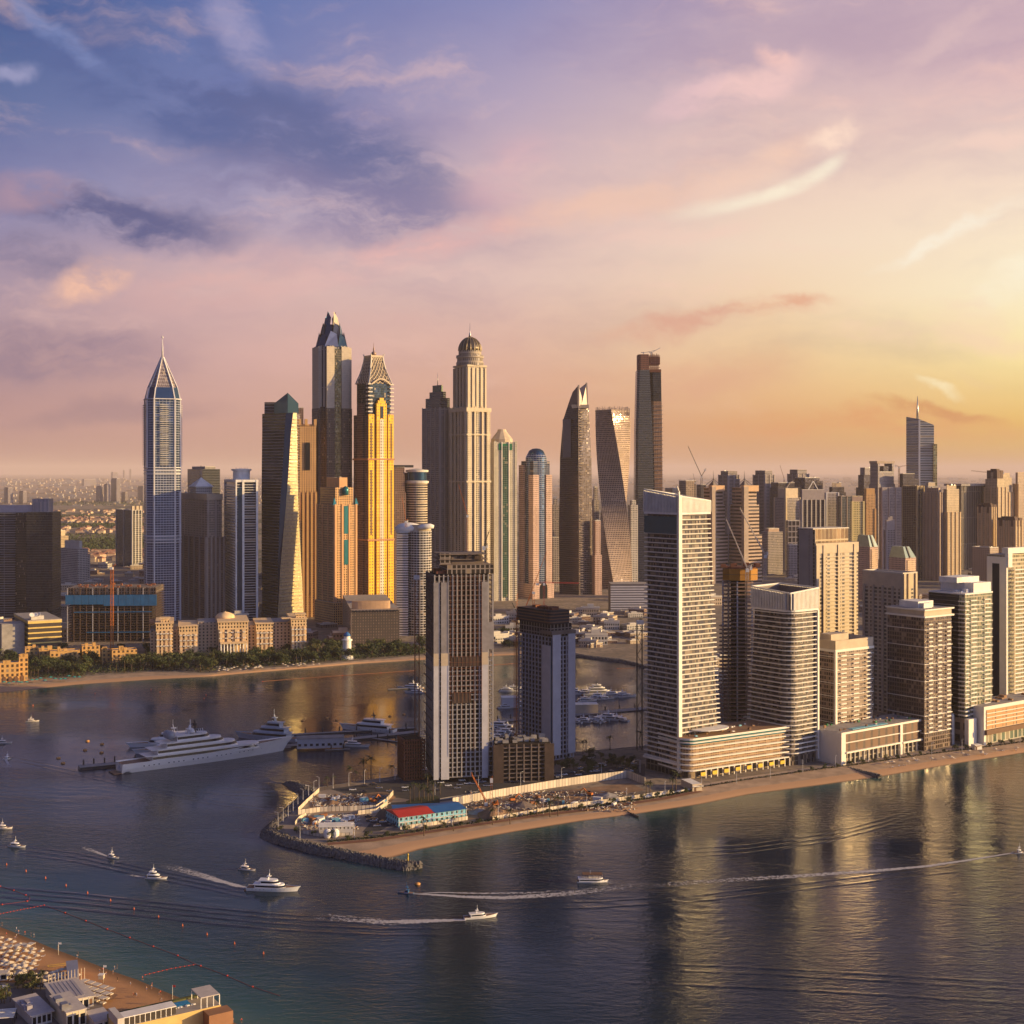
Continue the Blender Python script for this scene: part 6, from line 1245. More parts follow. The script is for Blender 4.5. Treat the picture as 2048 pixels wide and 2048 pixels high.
# rock armour
def rock_mesh(mb, c, s):
    o = len(mb.v); vs_ = []
    for dx, dy, dz in ((1, 0, 0), (-1, 0, 0), (0, 1, 0), (0, -1, 0), (0, 0, 1), (0, 0, -1)): vs_.append((c[0] + dx * s * R.uniform(.6, 1.3), c[1] + dy * s * R.uniform(.6, 1.3), c[2] + dz * s * R.uniform(.5, 1.0)))
    for f in ((0, 2, 4), (2, 1, 4), (1, 3, 4), (3, 0, 4), (2, 0, 5), (1, 2, 5), (3, 1, 5), (0, 3, 5)): mb.face([vs_[i] for i in f], 0)
def armour(outer, inner, n, zi, s, label, zo=-.6, top=1.5):
    A = resample(G(outer), 120); B = resample(G(inner, zi), 120); mb = MB()
    for i in range(119):
        ring = lambda k: [(A[k].x, A[k].y, zo), (A[k].x * .55 + B[k].x * .45, A[k].y * .55 + B[k].y * .45, zi * .6 + top - .8), (B[k].x, B[k].y, zi - .3)]
        r0, r1 = ring(i), ring(i + 1)
        for j in (0, 1): mb.face([r0[j], r1[j], r1[j + 1], r0[j + 1]])
    for _ in range(n):
        i = R.randrange(119); u = R.random(); t = R.random(); a = A[i].lerp(A[i + 1], u); b = B[i].lerp(B[i + 1], u); p = a.lerp(b, t)
        z_ = zo + (zi - zo) * t + top * sin(pi * min(1, t * 1.1)); rock_mesh(mb, (p.x, p.y, z_), s * R.uniform(.5, 1.2))
    return tag(mb.build('rock_armour', mat('armour_rock', (.115, .105, .10), .9, var=.6, vs=.5)), label, None, None, 'stuff')
armour([(564,1566),(603,1591),(562,1630),(523,1664),(521,1674),(540,1684),(624,1707),(717,1725),(811,1742),(843,1736)], [(600,1570),(634,1577),(592,1610),(558,1648),(556,1662),(584,1676),(640,1690),(717,1706),(770,1717),(838,1727)], 5200, GZ, 1.7, 'dark boulders of the breakwater round the tip of the spit')
armour([(1690,1541),(1720,1550),(1756,1557)], [(1698,1535),(1730,1543),(1764,1551)], 420, 1.6, 1.2, 'short pale rock groyne across the beach')
armour([(1225,1615),(1250,1624),(1276,1636)], [(1226,1613),(1252,1622),(1278,1634)], 60, .8, .5, 'thin dark rock line running down the beach')
armour([(1150,1313),(1180,1318),(1241,1325),(1275,1332),(1330,1350)], [(1150,1308),(1180,1312),(1241,1319),(1273,1326),(1332,1344)], 900, GZ, 1.2, 'rock edge along the curved far quay', top=.5)
m_ = MB(); p = gp(816, 1724, 3.0); m_.lathe([(.9, 0), (.7, 2), (.4, 2.1), (.4, 8), (.7, 8.2), (.5, 9.5), (.1, 10)], 10); o = m_.build('beacon', yel); o.location = p; o.scale = (.8, .8, .5); tag(o, 'slim yellow beacon post at the end of the breakwater', 'beacon')
def wall(pts, h, mt, label, t=.4, z=GZ, step=None):
    P = G(pts, z); mb = MB()
    for a, b in zip(P[:-1], P[1:]):
        L = (b - a).length; mb2 = MB(); mb2.box(0, L, -t / 2, t / 2, 0, h); mb.merge(mb2, Matrix.Translation(a) @ Matrix.Rotation(atan2((b - a).y, (b - a).x), 4, 'Z'))
    return tag(mb.build('wall', mt), label, 'wall')
hoard = facade('hoarding_panels', (.16, .13, .11), (.60, .52, .42), 20, 2.6, .88, .98, gm=0, gr=.7, curt=0, var=.15)
for w_ in [([(596,1624),(612,1608),(638,1584)], 3, hoard, 'pale site fence running up the west side of the spit'), ([(596,1630),(640,1624),(700,1622),(752,1620),(772,1606),(786,1590)], 3.4, hoard, 'pale panelled fence below the small building site'),
           ([(590,1650),(598,1640),(612,1632)], 2.5, hoard, 'short pale fence by the material yard'), ([(590,1658),(606,1668),(640,1674),(700,1672)], 2.2, hoard, 'curved pale fence round the material yard'), ([(716,1630),(752,1626),(775,1610)], 3.0, hoard, 'pale fence bending beside the spur road'),
           ([(800,1660),(860,1652),(935,1640)], 2.6, hoard, 'pale fence in front of the blue site offices'), ([(985,1641),(1040,1632),(1100,1622),(1168,1612),(1230,1604),(1340,1588)], 2.8, hoard, 'long pale fence between the building pit and the promenade'),
           ([(905,1612),(1000,1594),(1100,1577),(1180,1565),(1255,1556),(1290,1570)], 5.6, hoard, 'tall panelled retaining wall behind the building pit'), ([(880,1600),(1000,1582),(1100,1568),(1230,1552)], 1.2, greyc, 'low grey road wall above the building pit'),
           ([(1290,1596),(1400,1578)], 1.5, white, 'low white garden wall under the tall cream balcony tower')]: wall(*w_)
# site offices
T = TW('site_office', 'long two storey light blue site office with red and blue roofs', 'office', 772, 797, 931, 1655, 28); h_ = 6.6; L, D_ = T.lr, T.ll
T.box('body', 0, L, 0, D_, 0, h_, facade('office_blue', (.20, .48, .62), (.06, .08, .10), 3.3, 3.6, .4, .5, gm=.2)); T.box('gallery', -.4, L + .4, -1.6, -.01, 3.1, 3.4, white)
for i in range(16): u = L * i / 15; T.box('gallery_post', u - .1, u + .1, -1.6, -1.4, 0, h_, white)
for nm, a, b, mt in (('red_roof', .0, .52, redm), ('blue_roof', .52, 1.0, bluem)): m_ = MB(); m_.loft([(rect(L * a - .5, L * b + .3, -1.8, D_ + .6), h_ + .01), (rect(L * a, L * b, D_ * .45, D_ * .55), h_ + 1.8)]); T.p(nm, m_, mt)
T = TW('site_shed', 'blue roofed long shed behind the light blue site office', 'shed', None, 786, 880, 1628, 10); T.box('body', 0, T.lr, 0, 8, 0, 3.6, skyb); T.box('roof', -.4, T.lr + .4, -.4, 8.4, 3.61, 4.0, bluem)
T = TW('site_shed', 'white store shed in the material yard', 'shed', None, 638, 706, 1672, 6); T.box('body', 0, T.lr, 0, 9, 0, 5.4, facade('shed_white', (.62, .58, .54), (.06, .06, .06), 9, 2.4, .3, .14, gm=0)); T.box('roof', -.4, T.lr + .4, -.4, 9.4, 5.41, 5.9, white)
for q, (x, y) in enumerate(((655, 1676), (670, 1675))): m_ = MB(); m_.lathe([(1.8, 0), (2.6, 1.5), (2.6, 4), (1.6, 5.2), (.2, 5.6)], 14); o = m_.build('silo', white); o.location = gp(x, y, GZ); tag(o, ('left' if q == 0 else 'right') + ' one of the two round white silos before the white store shed', 'silo')
T = TW('beach_kiosk', 'small cream beach kiosk beside palms at the foot of the tall cream tower', 'kiosk', 1362, 1385, 1404, 1583, 20); T.box('body', 0, T.lr, 0, max(T.ll, 5), 0, 5, cream, white); T.box('awning', -.6, T.lr + .6, -1.6, -.01, 3.4, 3.8, white); T.box('door', 1.5, 3, -.1, -.01, 0, 2.6, brown)
T = TW('beach_kiosk', 'small white kiosk on the beach before the entrance block at the right', 'kiosk', 1946, 1950, 1964, 1500, 20); T.box('body', 0, T.lr, 0, 5, 0, 4, white); T.box('awning', -.8, T.lr + .8, -2, -.01, 3.2, 3.6, cream); T.box('door', .5, 2, -.1, -.01, 0, 2.4, brown)
# white container prototypes, excavators, piles
def container(mt, nm, lab):
    r = thing(nm, lab, 'container', (0, 0, 0)); m_ = MB(); m_.box(-3, 3, -1.2, 1.2, .1, 2.6); m_.build('body', mt, r); m_ = MB()
    for i in range(12): m_.box(-2.9 + i * .5, -2.75 + i * .5, -1.26, -1.21, .2, 2.5)
    m_.build('ribs', mt, r); m_ = MB(); m_.box(3.01, 3.06, -1, 1, .2, 2.4); m_.build('door', greyc, r); return r
cw = container(white, 'site_cabin', 'white site cabin among the stacked material of the yard'); co_ = container(mat('faded_orange', (.34, .14, .06), .8), 'site_container', 'orange steel container on the building site'); cb = container(skyb, 'site_container', 'light blue container on the building site')
for i in range(46):
    if i < 26: x, y = R.uniform(612, 712), R.uniform(1634, 1650)
    elif i < 36: x, y = R.uniform(640, 770), R.uniform(1592, 1612)
    else: x, y = R.uniform(1040, 1230), R.uniform(1590, 1612)
    pr, g, lb = [(cw, 'white site cabins', 'white site cabin, one of many dotted over the yards of the spit'), (co_, 'orange site containers', 'orange steel container on the ground of the spit building sites'), (cw, 'white site cabins', 'white site cabin, one of many dotted over the yards of the spit'), (cb, 'blue site containers', 'light blue container on the ground of the spit building sites')][i % 4]
    place(pr, gp(x, y, GZ) + Vector((0, 0, .03)), R.uniform(0, 3), R.uniform(.6, 1.1), lb, g)
def pile(x, y, r, h, lab, mt):
    m_ = MB(); n = 14; rings = []
    for t in range(5): q = t / 4; rings.append(([(r * (1 - q) * cos(2 * pi * i / n) * R.uniform(.85, 1.15) + .01, r * (1 - q) * sin(2 * pi * i / n) * R.uniform(.85, 1.15)) for i in range(n)], h * q))
    m_.loft(rings); o = m_.build('earth_pile', mt); o.location = gp(x, y, GZ); tag(o, lab, 'earth pile')
pile(986, 1630, 12, 6.5, 'tall cone of orange sand beside the long building pit', mat('site_earth', (0, 0, 0))); pile(958, 1625, 8, 3, 'low dark heap of rubble left of the orange sand cone', greyc); pile(1045, 1612, 10, 3.4, 'dark rubble heap in the middle of the pit', rawc); pile(1215, 1592, 9, 2.6, 'grey gravel heap at the right end of the pit', greyc); pile(664, 1606, 8, 2, 'brown earth heap in the small building site', sited)
site_r = MB()
for _ in range(1700):
    x, y = (R.uniform(618, 775), R.uniform(1590, 1618)) if R.random() < .45 else (R.uniform(930, 1270), R.uniform(1584, 1622))
    if R.random() < .25: x, y = R.uniform(604, 716), R.uniform(1630, 1660)
    p = gp(x, y, GZ); s = R.uniform(.3, 1.1)
    if R.random() < .5: rock_mesh(site_r, (p.x, p.y, GZ + .3), s)
    else: a_ = R.uniform(0, pi); site_r.beam((p.x, p.y, GZ + .3), (p.x + 3 * cos(a_), p.y + 3 * sin(a_), GZ + R.uniform(.3, .9)), .4)
for i in range(len(site_r.mi)): site_r.mi[i] = (i // 7) % 3
tag(site_r.build('debris', [greyc, tim, offw]), 'loose building material and rubble strewn over the sites', None, None, 'stuff')
def excavator(x, y, rz, lab):
    r = thing('excavator', lab, 'excavator', gp(x, y, GZ) + Vector((0, 0, .03)), rz)
    for s in (-1.2, 1.2): m_ = MB(); m_.box(-2, 2, s - .35, s + .35, 0, .9); m_.build('track', black, r)
    m_ = MB(); m_.box(-1.8, 1.4, -1.3, 1.3, 1.0, 2.4); m_.build('body', orange, r); m_ = MB(); m_.box(.2, 1.6, -1.3, -.2, 2.41, 3.6); m_.build('cabin', darkgl, r)
    m_ = MB(); m_.beam((1.4, .3, 2), (5, .3, 5), .6); m_.beam((5, .3, 5), (7.6, .3, 2.4), .45); m_.build('boom', orange, r); m_ = MB(); m_.box(7.2, 8.2, -.4, 1.0, 1.2, 2.4); m_.build('bucket', black, r)
excavator(1025, 1603, .4, 'orange excavator by the rubble heap in the pit'); excavator(1180, 1592, 2.6, 'orange excavator at the right end of the pit'); excavator(748, 1606, 1, 'orange excavator in the small building site'); excavator(990, 1612, 5, 'orange excavator under the leaning red crane')
# ---------------------------------------------------------------- cars, lamps
def car(mt, lab):
    r = thing('parked_car', lab, 'car', (0, 0, 0)); m_ = MB(); m_.loft([(rect(-2.2, 2.2, -.9, .9), .35), (rect(-2.3, 2.3, -.95, .95), .7), (rect(-2.2, 2.1, -.88, .88), 1.0)]); m_.build('body', mt, r)
    m_ = MB(); m_.loft([(rect(-1.6, 1.1, -.82, .82), 1.0), (rect(-1.2, .5, -.68, .68), 1.5)]); m_.build('cabin', darkgl, r)
    for a in (-1.4, 1.4):
        for b in (-.92, .92): m_ = MB(); m_.loft([([(a + .34 * cos(2 * pi * i / 10), .34 + .34 * sin(2 * pi * i / 10)) for i in range(10)], 0), ([(a + .34 * cos(2 * pi * i / 10), .34 + .34 * sin(2 * pi * i / 10)) for i in range(10)], .2)]); m_.v = [(v[0], b - .1 + v[2], v[1]) for v in m_.v]; m_.build('wheel', black, r)
    return r
cars = [(car(mat('car_white', (.7, .7, .7), .3), 'x'), 'white car'), (car(mat('car_dark', (.04, .04, .05), .25, .3), 'x'), 'dark car'), (car(mat('car_silver', (.35, .35, .37), .3, .6), 'x'), 'silver car')]
for i in range(84):
    if i < 50: t = R.random(); x = 870 + 400 * t; y = R.choice([1583, 1576, 1569]) - 42 * t + R.uniform(-2, 2)
    elif i < 64: x, y = R.uniform(1160, 1285), R.uniform(1515, 1548)
    elif i < 72: x, y = R.uniform(690, 830), R.uniform(1570, 1586)
    else: x, y = R.uniform(735, 790), R.uniform(1612, 1655)
    pr, nm = cars[i % 3]; place(pr, gp(x, y, GZ) + Vector((0, 0, .03)), radians(10 + R.choice([0, 180]) + R.uniform(-6, 6)), 1.1, nm + ' parked along the service roads of the spit', nm + 's on the spit roads')
lamp = thing('street_lamp', 'x', 'street lamp', (0, 0, 0)); m_ = MB(); m_.lathe([(.28, 0), (.2, 1), (.12, 12)], 8); m_.build('pole', pale, lamp); m_ = MB(); m_.beam((0, 0, 11.9), (2.2, 0, 12.3), .16); m_.build('arm', pale, lamp); m_ = MB(); m_.box(1.8, 3.0, -.2, .2, 12.2, 12.4); m_.build('lamp_head', white, lamp)
for i in range(40):
    if i < 14: t = i / 13; x, y = 600 + 0 * t, 0; P_ = resample(G([(556,1655),(600,1612),(640,1580),(790,1560)], GZ), 14)[i]
    elif i < 34: P_ = resample(G([(600,1684),(748,1676),(935,1648),(1185,1615),(1400,1580),(1636,1540),(2040,1486)], GZ), 20)[i - 14]
    else: P_ = resample(G([(870,1590),(1280,1545)], GZ), 6)[i - 34]
    place(lamp, P_, R.uniform(0, 6), .8, 'tall slim street lamp on the spit promenade and roads', 'street lamps on the spit')
# ---------------------------------------------------------------- trees
leafA = mat('leaf_dark', (.050, .068, .022), .8, var=.5, vs=.25); leafB = mat('leaf_olive', (.095, .100, .032), .8, var=.5, vs=.25); bark = mat('bark', (.13, .09, .06), .95); frond = mat('palm_frond', (.050, .062, .020), .7, var=.3)
def leafball(mb, c, r, n, s):
    for _ in range(n):
        d = Vector((R.gauss(0, 1), R.gauss(0, 1), R.gauss(0, 1))).normalized() * r * R.random() ** .35; p = Vector(c) + Vector((d.x, d.y, d.z * .8))
        a = Vector((R.gauss(0, 1), R.gauss(0, 1), R.gauss(0, .6))).normalized() * s; b = a.cross(Vector((R.gauss(0, 1), R.gauss(0, 1), R.gauss(0, 1)))).normalized() * s * .7
        mb.face([p + a, p + b, p - a, p - b], 0)
def broad(seed, h, mt, clumps):
    R.seed(seed); r = thing('broadleaf_tree', 'x', 'tree', (0, 0, 0)); m_ = MB(); m_.lathe([(.45, 0), (.3, h * .3), (.2, h * .5)], 8)
    cs = [(R.uniform(-.36, .36) * h, R.uniform(-.36, .36) * h, h * R.uniform(.42, .82)) for _ in range(clumps)]
    for c in cs: m_.beam((0, 0, h * .3), (c[0] * .8, c[1] * .8, c[2]), .16)
    m_.build('trunk', bark, r); m_ = MB()
    for c in cs: leafball(m_, c, h * R.uniform(.14, .24), 60, .55)
    m_.build('crown', mt, r); return r
def palm(seed, h):
    R.seed(seed); r = thing('palm_tree', 'x', 'tree', (0, 0, 0)); m_ = MB(); m_.lathe([(.35, 0), (.24, h * .5), (.2, h)], 8); m_.build('trunk', bark, r); m_ = MB()
    for i in range(20):
        a = 2 * pi * i / 20 + R.uniform(-.2, .2); up = R.uniform(-.2, 1.1); pr = Vector((0, 0, h)); L = 3.4
        for t in range(1, 5):
            q = Vector((cos(a) * L * t / 4, sin(a) * L * t / 4, h + up * L * t / 4 * .9 - (t / 4) ** 2 * 2.2)); n = Vector((-sin(a), cos(a), 0)) * (.42 * (1 - t / 5)); n0 = Vector((-sin(a), cos(a), 0)) * (.42 * (1 - (t - 1) / 5))
            m_.face([pr - n0, q - n, q + n + Vector((0, 0, -.12)), pr + n0 + Vector((0, 0, -.12))]); pr = q
    m_.build('crown', frond, r); return r
trees = [broad(11, 10, leafA, 9), broad(12, 11, leafB, 8), broad(13, 9, leafA, 11), broad(14, 12, leafA, 10)]; palms = [palm(21, 9), palm(22, 11)]
R.seed(99)
tl = ['dark rounded tree in the beach resort wood', 'olive green tree in the beach resort wood', 'dense low dark tree in the beach resort wood', 'tall dark tree in the beach resort wood']
used = 0
def inland(x):
    for (a, ya), (b, yb) in zip(main_in[:-1], main_in[1:]):
        if a <= x <= b: return ya + (yb - ya) * (x - a) / (b - a)
    return 1305
for i in range(245):
    x = R.uniform(-20, 850); top = 1322 if x < 290 else (1322 if x < 620 else 1296); low = inland(x) - 3
    if 190 < x < 250 and R.random() < .6: continue
    y = R.uniform(min(top, low - 8), low)
    if 790 < x < 850 and y > 1312: continue
    j = R.randrange(4); place(trees[j], gp(x, y, GZ), R.uniform(0, 6), R.uniform(.9, 1.6), tl[j], tl[j].replace('tree', 'trees', 1))
for i in range(40): x, y = R.uniform(60, 690), R.uniform(1296, 1312); j = R.randrange(4); place(trees[j], gp(x, y, GZ), R.uniform(0, 6), R.uniform(.8, 1.2), tl[j], tl[j].replace('tree', 'trees', 1))
for i in range(90):
    x = R.uniform(-10, 640); y = inland(x) - R.uniform(2, 14); place(palms[i % 2], gp(x, y, GZ), R.uniform(0, 6), R.uniform(.9, 1.3), 'palm tree at the edge of the far resort beach', 'palms along the far beach')
for i in range(34):
    x, y = R.uniform(990, 1180), R.uniform(1262, 1300); j = i % 4
    if x > 1110: continue
    place(trees[j], gp(x, y, GZ), 1, R.uniform(.7, 1.1), 'dark tree on the shore behind the second unfinished tower', 'trees on the shore behind the second unfinished tower')
for x, y, s in [(700,1568,1.1),(727,1560,1.3),(742,1558,1.4),(655,1574,.8),(668,1572,.8),(712,1565,.7),(784,1556,1),(650,1580,.6),(820,1606,1),(828,1602,1.1),(838,1600,1),(848,1598,1.1),(856,1602,1),(866,1600,1.1),(860,1608,1),(843,1608,1),(855,1582,1),(880,1590,.9),(1150,1511,1.2),(1166,1508,1.1),(1172,1506,.9),(1220,1500,1.2),(1280,1496,1.2),(1293,1592,1),(1300,1590,1),(1345,1588,1.2),(1352,1586,1.3),(848,1672,1),(907,1662,.8),(985,1650,.9),(1020,1648,1),(1074,1630,1),(1100,1634,1.1),(1116,1632,1.1)]:
    place(palms[R.randrange(2)], gp(x, y, GZ), R.uniform(0, 6), s, 'palm tree standing on the spit between roads and promenade', 'palms on the spit')
for i in range(60):
    if i < 26: t = i / 25; P_ = resample(G([(560,1662),(700,1682),(935,1650),(1185,1616),(1400,1581)], GZ), 26)[i]
    elif i < 46: P_ = resample(G([(1600,1548),(1724,1530),(1830,1514),(1936,1500),(2048,1486)], GZ), 20)[i - 26] + Vector((0, R.uniform(1, 3), 0))
    else: P_ = gp(R.uniform(1155, 1285), R.uniform(1510, 1552), GZ)
    place(trees[i % 4], P_, R.uniform(0, 6), R.uniform(.32, .5) if i < 46 else R.uniform(.5, .8), 'small clipped round tree on the spit promenade and roadside', 'small round trees on the spit')
for i in range(30): x = 870 + 400 * R.random(); y = 1572 - (x - 870) * .09 + R.uniform(-14, -4); place(trees[i % 4], gp(x, y, GZ), R.uniform(0, 6), R.uniform(.5, .8), 'dark roadside tree at the foot of the unfinished towers', 'roadside trees by the unfinished towers')
mb = MB()
for _ in range(26000):
    x = R.uniform(-40, 850); low = inland(x) - 2; y = R.uniform(1300 if x > 290 else 1316, low); p = gp(x, y, GZ); s = R.uniform(.7, 1.8); v = [Vector((R.gauss(0, 1), R.gauss(0, 1), R.gauss(0, .6))).normalized() * s for _ in range(3)]
    hh = R.uniform(.3, 4.5); mb.face([(p.x + q.x, p.y + q.y, GZ + hh + q.z) for q in v])
tag(mb.build('undergrowth', leafA), 'dense shrubs filling the ground between the resort trees', None, None, 'stuff')
# lone tree belts far off, as masses
mb = MB()
for _ in range(9000):
    x = R.uniform(90, 300); y = R.choice([R.uniform(1003, 1012), R.uniform(1032, 1037), R.uniform(1048, 1056), R.uniform(1070, 1103), R.uniform(1078, 1100)]); p = gp(x, y, GZ); s = 5
    v = [Vector((R.gauss(0, 1), R.gauss(0, 1), R.gauss(0, .5))).normalized() * s for _ in range(3)]; mb.face([(p.x + q.x, p.y + q.y, GZ + R.uniform(1, 8) + q.z) for q in v])
tag(mb.build('far_wood', leafA), 'dark belts of trees between the far villas', None, None, 'stuff')
# ---------------------------------------------------------------- villas of the plain, low city, far towers
def house(seed, mt, rf):
    R.seed(seed); r = thing('villa', 'x', 'house', (0, 0, 0)); m_ = MB(); m_.box(-9, 9, -7, 7, 0, 7); m_.box(9.01, 14, -5, 5, 0, 4.5); m_.build('wall', mt, r)
    m_ = MB(); m_.loft([(rect(-9.6, 9.6, -7.6, 7.6), 7.01), (rect(-5, 5, -.6, .6), 10.5)]); m_.build('roof', rf, r); return r
hv = [house(1, mat('villa_cream', (.56, .44, .30)), mat('roof_tan', (.34, .22, .15))), house(2, mat('villa_pink', (.50, .36, .26)), mat('roof_red', (.34, .17, .11)))]
R.seed(5)
for i in range(290):
    b = R.choice([(1022, 1031), (1036, 1047), (1040, 1047), (1058, 1068), (1106, 1116), (1108, 1124)])
    x, y = R.uniform(100, 296), R.uniform(*b)
    place(hv[i % 2], gp(x, y, GZ), R.uniform(0, 3), R.uniform(.9, 1.6), ('cream', 'pinkish')[i % 2] + ' villa with hip roof in the far villa district', ('cream', 'pinkish')[i % 2] + ' villas of the far district')
def lowb(seed, mt):
    R.seed(seed); r = thing('low_block', 'x', 'building', (0, 0, 0)); m_ = MB(); m_.box(-12, 12, -9, 9, 0, 9, 0, 1); m_.build('wall', [mt, roofm], r); m_ = MB(); m_.box(-5, 4, -4, 3, 9.01, 11.5); m_.build('roof_house', offw, r); m_ = MB(); m_.box(-12.4, 12.4, -9.4, -9.01, 8, 9.6); m_.build('cornice', offw, r); return r
lbk = [lowb(3, fW), lowb(4, fB), lowb(5, fR)]; R.seed(6); ln = ['pale', 'beige', 'brown']
zones = [(990, 1290, 1222, 1296, 70), (100, 330, 1130, 1215, 36), (300, 720, 1150, 1290, 40), (830, 1000, 1230, 1290, 20), (1340, 2048, 1120, 1230, 60), (1420, 1600, 1300, 1440, 16), (-20, 130, 1215, 1300, 12)]
for a, b, c, d, n in zones:
    for i in range(n):
        j = R.randrange(3); s = R.uniform(.5, 1.3); place(lbk[j], gp(R.uniform(a, b), R.uniform(c, d), GZ), R.uniform(-.4, .6), (s, s, s * R.uniform(.5, 1.5)), ln[j] + ' low block in the streets between the towers', ln[j] + ' low blocks of the city')
FT = [('slim far tower with a bright right face, tallest in the haze at left', 222, 233, 241, 1004, 957), ('hazy block left of the slim bright far tower', 208, 214, 220, 1004, 968), ('hazy low block beside the slim far tower', 192, 200, 207, 1003, 972), ('hazy block right of the slim far tower', 243, 250, 256, 1003, 984), ('hazy tower just left of the pointed blue tower', 275, 286, 292, 1004, 973), ('hazy tower above the dark twin towers, left one', 8, 16, 26, 1008, 975), ('hazy low tower above the dark twin towers, right one', 38, 46, 54, 1008, 982), ('faint block on the far horizon at left', 164, 168, 192, 972, 958), ('faint tower on the far horizon, left of a pair', 246, 248, 250, 960, 940), ('faint tower on the far horizon, right of a pair', 259, 261, 263, 960, 938), ('faint wide block on the far horizon', 222, 226, 236, 962, 944), ('hazy tower right of the curved tower far behind', 1106, 1110, 1116, 1060, 1002)]
for lab, a, b, c, yb, yt in FT: T = gen('far_tower', lab, 'tower', a, b, c, yb, [(yt + 2, 0, fM2), (yt, (3, 3, 3, 3), mauve)], 30, clut=0)
mb = MB(); R.seed(8)
for _ in range(1900):
    y = 942 + 17 + 54 * R.random() ** 1.2; x = R.uniform(-60, 2100); p = gp(x, y, GZ); s = p.y / 9000 * 10
    q = R.uniform(.6, 3); mb.box(p.x - s * q, p.x + s * q, p.y - s, p.y + s, GZ, GZ + s * R.uniform(.5, 1.6), 0 if R.random() < .6 else 1)
tag(mb.build('far_settlement', [fB, fW]), 'low buildings of the plain fading into the haze', None, None, 'stuff')
